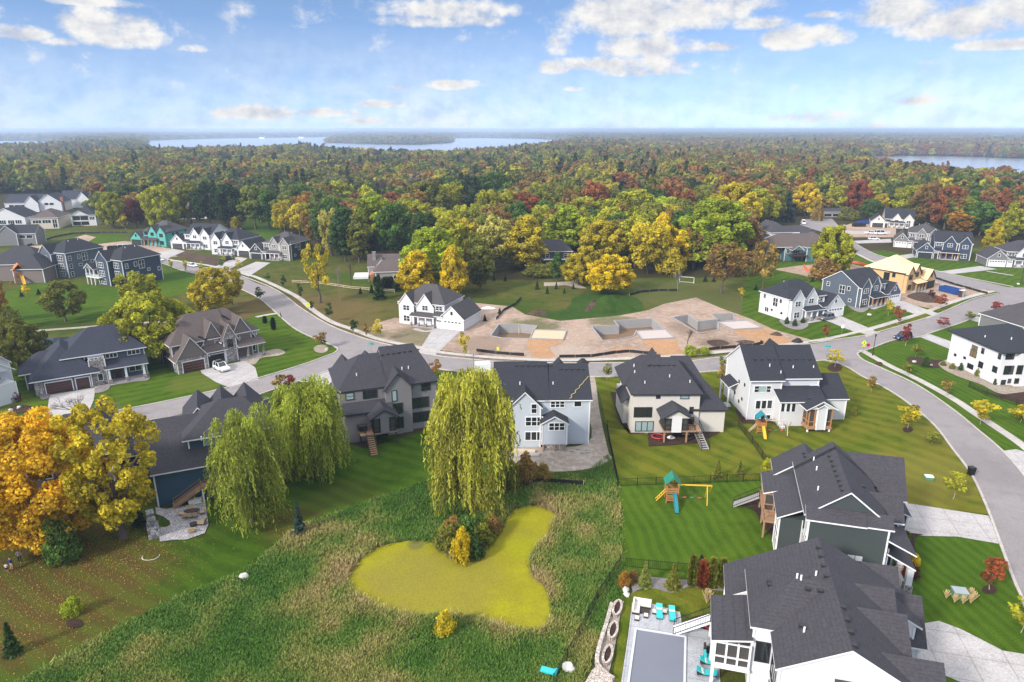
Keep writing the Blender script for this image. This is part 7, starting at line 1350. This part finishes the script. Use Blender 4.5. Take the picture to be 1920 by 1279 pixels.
GROVE = [(985,505,408,96,'golden','yel'),(1062,480,388,108,'golden','lime'),(1130,500,418,86,'golden2','yel'),(1190,500,412,84,'round','olive'),(1240,495,404,64,'golden','gold'),(1276,505,434,44,'tall','gold'),(1255,515,470,50,'shrub','yel'),(1300,505,430,48,'sparse','brown'),
 (1336,500,380,128,'golden2','lime'),(1375,440,347,90,'golden2','yel'),(1420,430,356,66,'round','ylg'),(1110,440,372,90,'vase','ylg'),(1190,440,360,96,'golden2','ylg'),(1245,430,372,70,'round','lime'),(1020,440,380,56,'round','green'),(928,505,412,78,'round','pale'),(915,450,385,40,'tall','pale'),(945,442,390,44,'round','orange'),(890,520,440,46,'round','olive'),
 (648,490,394,64,'tall','deep'),(674,492,404,50,'tall','olive'),(706,470,372,84,'golden2','lime'),(742,485,388,72,'round','green'),(622,480,398,46,'vase','pale'),(600,450,402,36,'round','russet'),(536,440,378,44,'round','yel'),(562,442,384,36,'round','yel'),(480,430,350,66,'round','sage'),(505,430,356,56,'round','green'),(550,400,345,54,'vase','sage'),(580,420,360,44,'round','brown'),(640,400,340,60,'round','olive'),
 (800,430,345,88,'golden2','olive'),(842,425,344,60,'vase','ylg'),(770,440,375,60,'round','olive'),(720,400,330,62,'bare','bare'),(690,420,352,50,'round','ylg'),(880,400,330,60,'round','dark'),(925,400,326,70,'round','green'),(905,440,390,44,'tall','brown'),
 (257,428,376,34,'round','maroon'),(214,428,364,46,'golden2','ylg'),(310,432,352,60,'golden2','ylg'),(290,420,360,50,'vase','ylg'),(360,425,345,56,'round','olive'),(395,428,344,58,'round','dark'),(435,430,346,60,'round','dark'),(330,420,370,50,'round','olive'),(306,424,402,16,'round','orange'),(235,430,404,20,'sapling','yel'),(430,424,396,28,'round','ylg'),(442,432,408,18,'round','yel'),
 (1510,404,346,48,'golden2','gold'),(1475,415,362,34,'spruce','blue'),(1452,420,368,40,'round','olive'),(1605,404,342,48,'golden2','rust'),(1652,395,364,30,'round','yel'),(1570,402,350,44,'round','ylg'),(1540,404,372,40,'vase','tan'),(1532,414,388,22,'shrub','tan'),(1470,404,392,14,'round','rust'),(1630,410,375,40,'round','green'),(1590,412,392,40,'shrub','olive'),
 (1700,415,350,60,'round','olive'),(1735,420,345,62,'round','brown'),(1770,430,350,64,'round','russet'),(1835,420,358,74,'vase','brown'),(1880,430,366,64,'vase','brown'),(1800,440,400,60,'vase','orange'),(1858,480,414,40,'golden','yel'),(1905,440,405,46,'round','yel'),(1862,380,344,50,'round','dark'),(1905,400,350,46,'round','russet'),(1790,400,352,60,'round','brown'),
 (745,545,518,22,'spruce','dark'),(712,561,515,26,'spruce','dark'),(725,540,520,18,'column','dark'),(1110,425,345,62,'round','russet'),(1160,380,325,70,'round','russet'),(1040,375,330,50,'round','russet'),(1095,390,346,26,'spruce','blue'),(1120,390,345,26,'spruce','blue'),(1165,400,340,60,'spruce','blue'),(1145,392,348,40,'spruce','dark'),(1290,390,335,60,'round','dark'),(1230,380,350,60,'vase','green'),(985,380,340,44,'round','brown'),(1005,390,345,40,'round','olive'),(1020,412,372,34,'round','deep')]
for i, q in enumerate(GROVE): tree(*q[:5], 'ylg' if q[5] == 'olive' and i % 2 else q[5])
SAP = [(502,529,513,9,'green'),(532,541,519,10,'deep'),(563,560,536,11,'deep'),(585,583,565,9,'deep'),(619,604,572,12,'deep'),(664,627,600,13,'dark'),(687,633,610,9,'brown'),(708,640,603,18,'yel'),(488,566,541,14,'deep'),(603,653,624,22,'tan'),(1138,713,684,14,'olive'),(1355,727,690,22,'tan'),(1353,693,672,16,'olive'),(817,706,678,18,'orange'),
 (545,729,704,22,'pink'),(528,738,706,26,'tan'),(1565,689,660,24,'yel'),(1632,736,706,18,'tan'),(1702,804,764,34,'yel'),(1747,832,812,24,'olive'),(1717,669,647,16,'olive'),(1702,704,680,18,'olive'),(1773,741,714,18,'tan'),(1838,796,752,34,'yel'),(1913,792,764,36,'yel'),(1787,936,893,30,'ylg'),(1855,1107,1048,42,'rust'),(1914,1186,1134,40,'ylg'),
 (1547,636,612,12,'rust'),(1682,608,578,16,'rust'),(1665,592,563,12,'yel'),(1762,580,555,20,'rust'),(1866,585,566,18,'pink'),(1697,649,612,16,'pink'),(1768,616,598,18,'pink'),(1818,600,586,16,'olive'),(1745,560,545,10,'maroon'),(321,506,489,8,'ylg'),(350,512,487,8,'yel'),(379,514,493,8,'ylg'),(415,503,489,10,'green'),(449,507,490,10,'yel'),(50,557,537,12,'gold'),(1390,560,540,10,'yel'),(1512,532,520,6,'olive'),(882,602,585,7,'tan'),(1375,520,505,12,'pink'),(1392,518,508,10,'maroon'),(1418,520,500,12,'maroon'),(870,672,628,16,'yel'),(1848,640,622,8,'olive'),(1688,500,488,10,'maroon'),(420,492,482,8,'ylg')]
for x, yb, yt, wd, c in SAP: tree(x, yb, yt, wd, 'sapling', c)
CON = [(909,602,590,9,'dark'),(937,588,578,9,'dark'),(676,551,539,8,'dark'),(697,549,534,10,'dark'),(926,526,512,7,'dark'),(947,527,514,6,'dark'),(1007,543,526,10,'deep'),(1026,551,537,8,'deep'),(1043,542,529,7,'deep'),(1075,542,532,7,'deep'),(1058,550,540,6,'deep'),(1322,528,517,9,'dark'),(1338,528,520,9,'dark'),(1417,544,533,8,'dark'),(1523,528,520,7,'dark'),(41,556,542,8,'dark'),(73,552,542,9,'dark'),(562,1000,940,26,'blue'),(25,1226,1168,34,'deep'),(1209,1098,1054,28,'sage'),(1262,1102,1058,32,'olive'),(1312,1088,1040,28,'green'),(1345,896,864,20,'olive'),(1386,891,864,18,'olive'),(262,985,940,26,'dark')]
for x, yb, yt, wd, c in CON: tree(x, yb, yt, wd, 'spruce', c)
for x, yb, yt, wd, c in [(1297,1098,1042,17,'olive'),(1316,1101,1052,19,'rust'),(1334,1102,1047,17,'olive'),(1353,1102,1048,17,'olive'),(497,606,593,7,'dark'),(513,618,596,8,'dark'),(705,536,519,8,'dark'),(733,536,519,10,'dark')]: tree(x, yb, yt, wd, 'column', c)
tree(1288, 654, 615, 40, 'bare', 'bare', 'leafless brush in front of the gap between second and third foundations')
BUSH = [(866,1052,998,40,'gold'),(840,1030,990,50,'olive'),(880,1020,975,60,'green'),(905,1020,985,44,'olive'),(850,1000,972,40,'brown'),(925,1000,970,36,'brown'),(890,1046,1015,40,'deep'),(985,902,855,46,'brown'),(960,915,870,36,'olive'),(1020,900,872,30,'tan'),(1438,892,864,26,'ylg'),(1712,1060,1040,24,'gold'),(1706,1080,1060,30,'maroon'),(1700,1012,998,14,'olive'),
 (835,1190,1150,38,'yel'),(1785,692,682,10,'olive'),(1768,686,678,10,'olive'),(1833,706,692,12,'olive'),(1800,695,682,8,'deep'),(1865,722,712,7,'deep'),(1475,608,596,9,'deep'),(1490,612,600,9,'deep'),(1505,606,596,9,'deep'),(1612,577,566,10,'green'),(1186,1090,1072,24,'brown'),(1170,1100,1075,26,'orange'),(575,470,450,20,'dark'),(1295,665,650,28,'lime'),(1320,664,652,24,'lime'),(560,760,735,40,'ylg'),(490,470,458,10,'olive'),(1040,512,495,50,'olive'),(1010,516,500,60,'olive'),(400,600,580,30,'deep'),(1600,780,765,14,'olive'),(1735,688,672,14,'deep'),(30,752,734,20,'maroon'),(8,748,728,16,'olive')]
for x, yb, yt, wd, c in BUSH: tree(x, yb, yt, wd, 'shrub', c)

# ---------------------------------------------------------------- the woods
def inside(p, poly):
    x, y = p; r_ = False; j = len(poly) - 1
    for i in range(len(poly)):
        if (poly[i][1] > y) != (poly[j][1] > y) and x < (poly[j][0] - poly[i][0]) * (y - poly[i][1]) / (poly[j][1] - poly[i][1]) + poly[i][0]: r_ = not r_
        j = i
    return r_
WOODS = [(-700,300),(-700,376),(60,374),(175,372),(190,400),(200,426),(250,428),(330,412),(440,414),(470,392),(530,386),(530,440),(590,455),(610,490),(690,478),(770,478),(800,500),(880,515),(960,500),(1080,500),(1110,515),(1400,512),(1420,450),(1450,412),(1490,392),(1640,388),(1690,402),(1760,420),(1790,440),(1870,460),(1960,440),(2600,420),(2600,300),(2600,246),(-700,246)]
GAPS = [[(690,470),(780,470),(780,530),(690,530)],[(960,470),(1090,470),(1090,505),(960,505)],[(815,405),(905,405),(905,450),(815,450)],[(905,376),(965,376),(965,402),(905,402)],[(965,372),(1030,378),(1030,402),(965,402)],[(1045,356),(1100,356),(1100,380),(1045,380)],[(1495,385),(1600,385),(1600,440),(1495,440)],[(310,386),(390,386),(390,420),(310,420)],[(-200,366),(170,362),(190,420),(-200,440)]]
LAKES = [[(-220,264),(60,264.5),(122,267),(118,280),(60,285),(-220,287)],[(278,263.5),(420,259.5),(620,257.2),(640,259),(617,264),(590,284),(520,290),(450,293),(380,294),(285,291),(270,275)],[(612,268),(700,270.5),(780,271.5),(845,268),(850,262),(842,259),(900,258.8),(1000,260.3),(1075,263.5),(1060,274),(1000,284),(930,293),(850,298),(760,296),(690,297),(600,292),(560,282),(600,274)],[(1630,294),(1700,292),(1800,293.5),(1930,298),(2150,304),(2150,352),(1960,350),(1900,350),(1820,346),(1760,336),(1690,330),(1620,312)],[(1855,258.6),(1895,258.2),(1893,261.5),(1850,262)]]
rw = random.Random(11)
def vnoise(x, y, s):
    x /= s; y /= s; xi, yi = math.floor(x), math.floor(y); f = lambda a, b_: (math.sin(a * 127.1 + b_ * 311.7 + 3.1) * 43758.5453) % 1
    u, v = x - xi, y - yi; u, v = u * u * (3 - 2 * u), v * v * (3 - 2 * v)
    return (f(xi, yi) * (1 - u) + f(xi + 1, yi) * u) * (1 - v) + (f(xi, yi + 1) * (1 - u) + f(xi + 1, yi + 1) * u) * v
def to_px(x, y, z=0):
    z -= CAM_H; d = y * CP - z * SP; return 960 + FPX * x / d, 639.5 - FPX * (y * SP + z * CP) / d
PAL = ['olive', 'ylg', 'green', 'brown', 'russet', 'dark', 'deep', 'sage', 'tan', 'yel', 'orange', 'rust']
def pick(px, py, x, y):
    n = vnoise(x, y, 90); wgt = [3.6, 2.0, 2.0, 2.3, .7, .6, .8, 1.3, .9, .5, .35, .08]
    red = max(0, min(1, (px - 880) / 500)) * (1 if 265 < py < 372 else .35); wgt[4] += 2.6 * red; wgt[11] += .7 * red; wgt[3] += 1.8 * red
    wgt[10] += .5 * (n > .66); wgt[9] += .9 * (n > .64); wgt[5] += 1.6 * (n < .32); wgt[6] += 1.6 * (n < .38); wgt[0] += 2 * (.4 < n < .6)
    if px < 560 and py > 325: wgt[1] += 1.5; wgt[9] += 1.0
    m2 = [vnoise(x + 777 * i, y - 531 * i, 130) for i in range(12)]; wgt = [w_ * (.15 + 3.2 * max(0, q - .35)) for w_, q in zip(wgt, m2)]
    return rw.choices(PAL, wgt)[0]
placed = [(r_.location.x, r_.location.y) for r_, *_ in TREES]
cand = []
for (y0, y1, st) in ((215, 480, 12.5), (480, 1000, 13), (1000, 1700, 14.5), (1700, 2600, 18), (2600, 4500, 27), (4500, 9000, 55), (9000, 22000, 170)):
    y = y0
    while y < y1:
        hw = y * .80 + 60; x = -hw
        while x < hw:
            a, b_ = x + rw.uniform(-.42, .42) * st, y + rw.uniform(-.42, .42) * st; px, py = to_px(a, b_)
            ok = inside((px, py), WOODS) if py > 247 else True
            if ok and not any(inside((px, py), l) for l in LAKES) and not (b_ < 700 and any(inside((px, py), g_) for g_ in GAPS)):
                cand.append((a, b_, st, px, py))
            x += st
        y += st
cand.sort(key=lambda q: q[1])
NEAR = 185; k = 0; rest = []; occ = list(placed)
for (a, b_, st, px, py) in cand:
    if b_ < 700 and any((a - u) ** 2 + (b_ - v) ** 2 < 49 for u, v in occ): continue
    if k < NEAR and -40 < px < 1960:
        occ.append((a, b_)); k += 1; c = pick(px, py, a, b_); kd = rw.choices(['round', 'vase', 'tall'], [5, 3, 1.3])[0]; hm_ = rw.uniform(13, 19.5) * (1.1 if kd == 'tall' else 1); tree(0, 0, 0, 0, kd, c, pos=Vector((a, b_, 0)), hm=hm_, wm=(rw.uniform(12.5, 18.5) if kd != 'tall' else rw.uniform(8, 11)))
    else: rest.append((a, b_, st, px, py))
label_trees()
# everything farther: one woodland, instanced on points
PROTO = [conifer('far_crown', 450, 420, .9, 3.0, 15, 'far_leaves')] + [crown('far_crown', 400 + i, 520, .58, 30, 5.4, 12, 1.2, s_, 'far_leaves', lobe=1.35) for i, s_ in enumerate(['round', 'vase', 'round', 'tall', 'wide'])]
pc = bpy.data.collections.new('woodland_crowns')
for me in PROTO: o = bpy.data.objects.new('far_crown', me); pc.objects.link(o)
n = len(rest); me = bpy.data.meshes.new('woodland'); me.vertices.add(n); pts = np.zeros((n, 3), np.float32); sc_ = np.zeros((n, 3), np.float32); rt = np.zeros((n, 3), np.float32); ix = np.zeros(n, np.int32); cl = np.zeros((n, 4), np.float32)
for i, (a, b_, st, px, py) in enumerate(rest):
    f = max(1.0, st / 14.5); pts[i] = (a, b_, 0); w_ = rw.uniform(1.25, 2.1) * f; hgt = rw.uniform(.95, 1.65)
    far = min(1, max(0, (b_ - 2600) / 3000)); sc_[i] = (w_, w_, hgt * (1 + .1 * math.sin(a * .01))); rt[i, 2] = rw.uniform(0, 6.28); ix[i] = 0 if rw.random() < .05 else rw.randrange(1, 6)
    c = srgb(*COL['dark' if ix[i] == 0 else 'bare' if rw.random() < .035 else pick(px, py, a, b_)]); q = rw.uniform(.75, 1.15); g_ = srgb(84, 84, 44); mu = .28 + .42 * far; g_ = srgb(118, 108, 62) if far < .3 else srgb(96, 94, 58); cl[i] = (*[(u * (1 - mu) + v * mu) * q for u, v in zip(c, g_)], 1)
me.vertices.foreach_set('co', pts.reshape(-1))
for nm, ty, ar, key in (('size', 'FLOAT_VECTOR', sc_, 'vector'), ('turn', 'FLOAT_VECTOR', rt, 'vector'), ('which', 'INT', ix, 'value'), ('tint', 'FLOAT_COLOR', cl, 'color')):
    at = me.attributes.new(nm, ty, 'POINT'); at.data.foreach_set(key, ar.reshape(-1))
wo_ = bpy.data.objects.new('distant_woodland', me); C.objects.link(wo_); tag(wo_, kind='stuff')
ng = bpy.data.node_groups.new('woodland', 'GeometryNodeTree'); ng.interface.new_socket('Geometry', in_out='INPUT', socket_type='NodeSocketGeometry'); ng.interface.new_socket('Geometry', in_out='OUTPUT', socket_type='NodeSocketGeometry')
gi = ng.nodes.new('NodeGroupInput'); go = ng.nodes.new('NodeGroupOutput'); iop = ng.nodes.new('GeometryNodeInstanceOnPoints'); ci = ng.nodes.new('GeometryNodeCollectionInfo')
ci.inputs['Collection'].default_value = pc; ci.inputs['Separate Children'].default_value = True; ci.inputs['Reset Children'].default_value = True; iop.inputs['Pick Instance'].default_value = True
def na(nm, ty): n_ = ng.nodes.new('GeometryNodeInputNamedAttribute'); n_.data_type = ty; n_.inputs['Name'].default_value = nm; return n_.outputs['Attribute']
ng.links.new(gi.outputs[0], iop.inputs['Points']); ng.links.new(ci.outputs[0], iop.inputs['Instance']); ng.links.new(na('which', 'INT'), iop.inputs['Instance Index'])
ng.links.new(na('turn', 'FLOAT_VECTOR'), iop.inputs['Rotation']); ng.links.new(na('size', 'FLOAT_VECTOR'), iop.inputs['Scale']); ng.links.new(iop.outputs[0], go.inputs[0])
md = wo_.modifiers.new('woodland', 'NODES'); md.node_group = ng
print('individual trees', len(TREES), 'far', n)
for l in LAKES: sheet('lake', l, 'lake_water', smooth=True, dz=.05)

# ---------------------------------------------------------------- wild grass round the pond
MEAD = [(-60,1340),(120,1232),(330,1122),(450,1077),(560,987),(700,937),(850,884),(900,800),(960,870),(1030,888),(1100,885),(1145,850),(1160,905),(1166,1060),(1180,1082),(1130,1180),(1060,1340)]
def tufts(name, n, accept, hmin, hmax, blades, seed, mats, wid=.05):
    rs = np.random.RandomState(seed); P = []; A = []; B = []; T = []; H = []
    pts = accept(rs, n); m_ = len(pts)
    for k in range(blades):
        hh_ = rs.uniform(hmin, hmax, m_) * pts[:, 3]; ph = rs.uniform(0, 6.283, m_); ln = rs.uniform(.3, 1.5, m_); up = np.stack([np.cos(ph) * ln, np.sin(ph) * ln, np.ones(m_)], 1); up = unit(up)
        sd = np.stack([-np.sin(ph), np.cos(ph), np.zeros(m_)], 1); off = rs.normal(size=(m_, 3)) * .22; off[:, 2] = 0
        P.append(pts[:, :3] * np.array([1, 1, 0]) + off + up * (hh_ / 2)[:, None]); A.append(up * (hh_ / 2)[:, None]); B.append(sd * (wid * rs.uniform(.6, 1.5, m_))[:, None]); T.append(pts[:, 4] + rs.normal(size=m_) * .12)
    me = quad_mesh(name, np.concatenate(P), np.concatenate(A), np.concatenate(B), np.concatenate(T), mats); o = bpy.data.objects.new(name, me); C.objects.link(o); return tag(o, kind='stuff')
def grassmat(name, stops):
    m, t, b = newmat(name); f = tn(t, 'ShaderNodeAttribute', attribute_name='tone').outputs['Fac']; r_ = tn(t, 'ShaderNodeValToRGB'); t.links.new(f, r_.inputs[0])
    while len(r_.color_ramp.elements) < len(stops): r_.color_ramp.elements.new(.5)
    for e, (p, c) in zip(r_.color_ramp.elements, stops): e.position = p; e.color = (*srgb(*c), 1)
    t.links.new(r_.outputs[0], b.inputs['Base Color']); b.inputs['Roughness'].default_value = .8; b.inputs['Specular IOR Level'].default_value = .1
grassmat('wild_blades', [(0, (66,102,38)), (.35, (92,120,52)), (.62, (124,128,64)), (.85, (154,144,90)), (1, (150,132,90))])
def in_meadow(rs, n):
    out = []
    while len(out) < n:
        px, py = rs.uniform(-60, 1185), 780 + 540 * rs.uniform() ** .9
        if not inside((px, py), MEAD) or inside((px, py), POND): continue
        g_ = G(px, py); v = vnoise(g_.x, g_.y, 7) * .55 + vnoise(g_.x + 40, g_.y, 2.6) * .45; edge = min(((px - a) ** 2 + ((py - b_) * 1.4) ** 2) for a, b_ in POND); e_ = max(0, 1 - math.sqrt(edge) / 48)
        tone = .33 + (v - .5) * 1.5 + .36 * e_ + (.18 if px > 1000 and py > 900 else 0); out.append((g_.x, g_.y, 0, .6 + .9 * max(0, v - .3) + .5 * e_, tone))
    return np.array(out)
tufts('wild_grass', 60000, in_meadow, .2, .62, 5, 41, 'wild_blades', .032)

def fallen(rs, n):
    out = []
    while len(out) < n:
        c = [(80,1040,150),(235,1020,95),(60,1150,140),(500,960,60)][rs.choice(4, p=[.42,.26,.24,.08])]; px, py = c[0] + rs.normal() * c[2] * .75, c[1] + rs.normal() * c[2] * .42
        if inside((px, py), [(-160,960),(300,900),(560,960),(560,992),(330,1128),(100,1245),(20,1300),(-160,1300)]): g_ = G(px, py); out.append((g_.x, g_.y))
    return np.array(out)
rs = np.random.RandomState(77); q = fallen(rs, 9000); n = len(q); P_ = np.stack([q[:, 0], q[:, 1], np.full(n, .06) + rs.uniform(0, .03, n)], 1); ph = rs.uniform(0, 6.28, n); A_ = np.stack([np.cos(ph), np.sin(ph), rs.normal(size=n) * .3], 1) * rs.uniform(.025, .065, n)[:, None]; B_ = np.stack([-np.sin(ph), np.cos(ph), rs.normal(size=n) * .3], 1) * rs.uniform(.02, .05, n)[:, None]
grassmat('dry_leaves', [(0, (104,78,40)), (.4, (136,102,48)), (.75, (160,126,62)), (1, (178,150,96))]); o = bpy.data.objects.new('fallen_leaves', quad_mesh('fallen_leaves', P_, A_, B_, .45 + rs.normal(size=n) * .3, 'dry_leaves')); C.objects.link(o); tag(o, kind='stuff')

# ---------------------------------------------------------------- the air
hb = MB(); hb.box(-24000, 24000, -190, 24000, -1, 58)
hz = hb.build('haze', [])
hm = bpy.data.materials.new('haze'); hm.use_nodes = True; ht = hm.node_tree; ht.nodes.clear()
ho = ht.nodes.new('ShaderNodeOutputMaterial'); pv = ht.nodes.new('ShaderNodeVolumePrincipled'); ht.links.new(pv.outputs[0], ho.inputs['Volume'])
pv.inputs['Color'].default_value = (.60, .75, 1.0, 1); pv.inputs['Density'].default_value = 0.00019; pv.inputs['Anisotropy'].default_value = .2
hz.data.materials.append(hm); hz['kind'] = 'stuff'
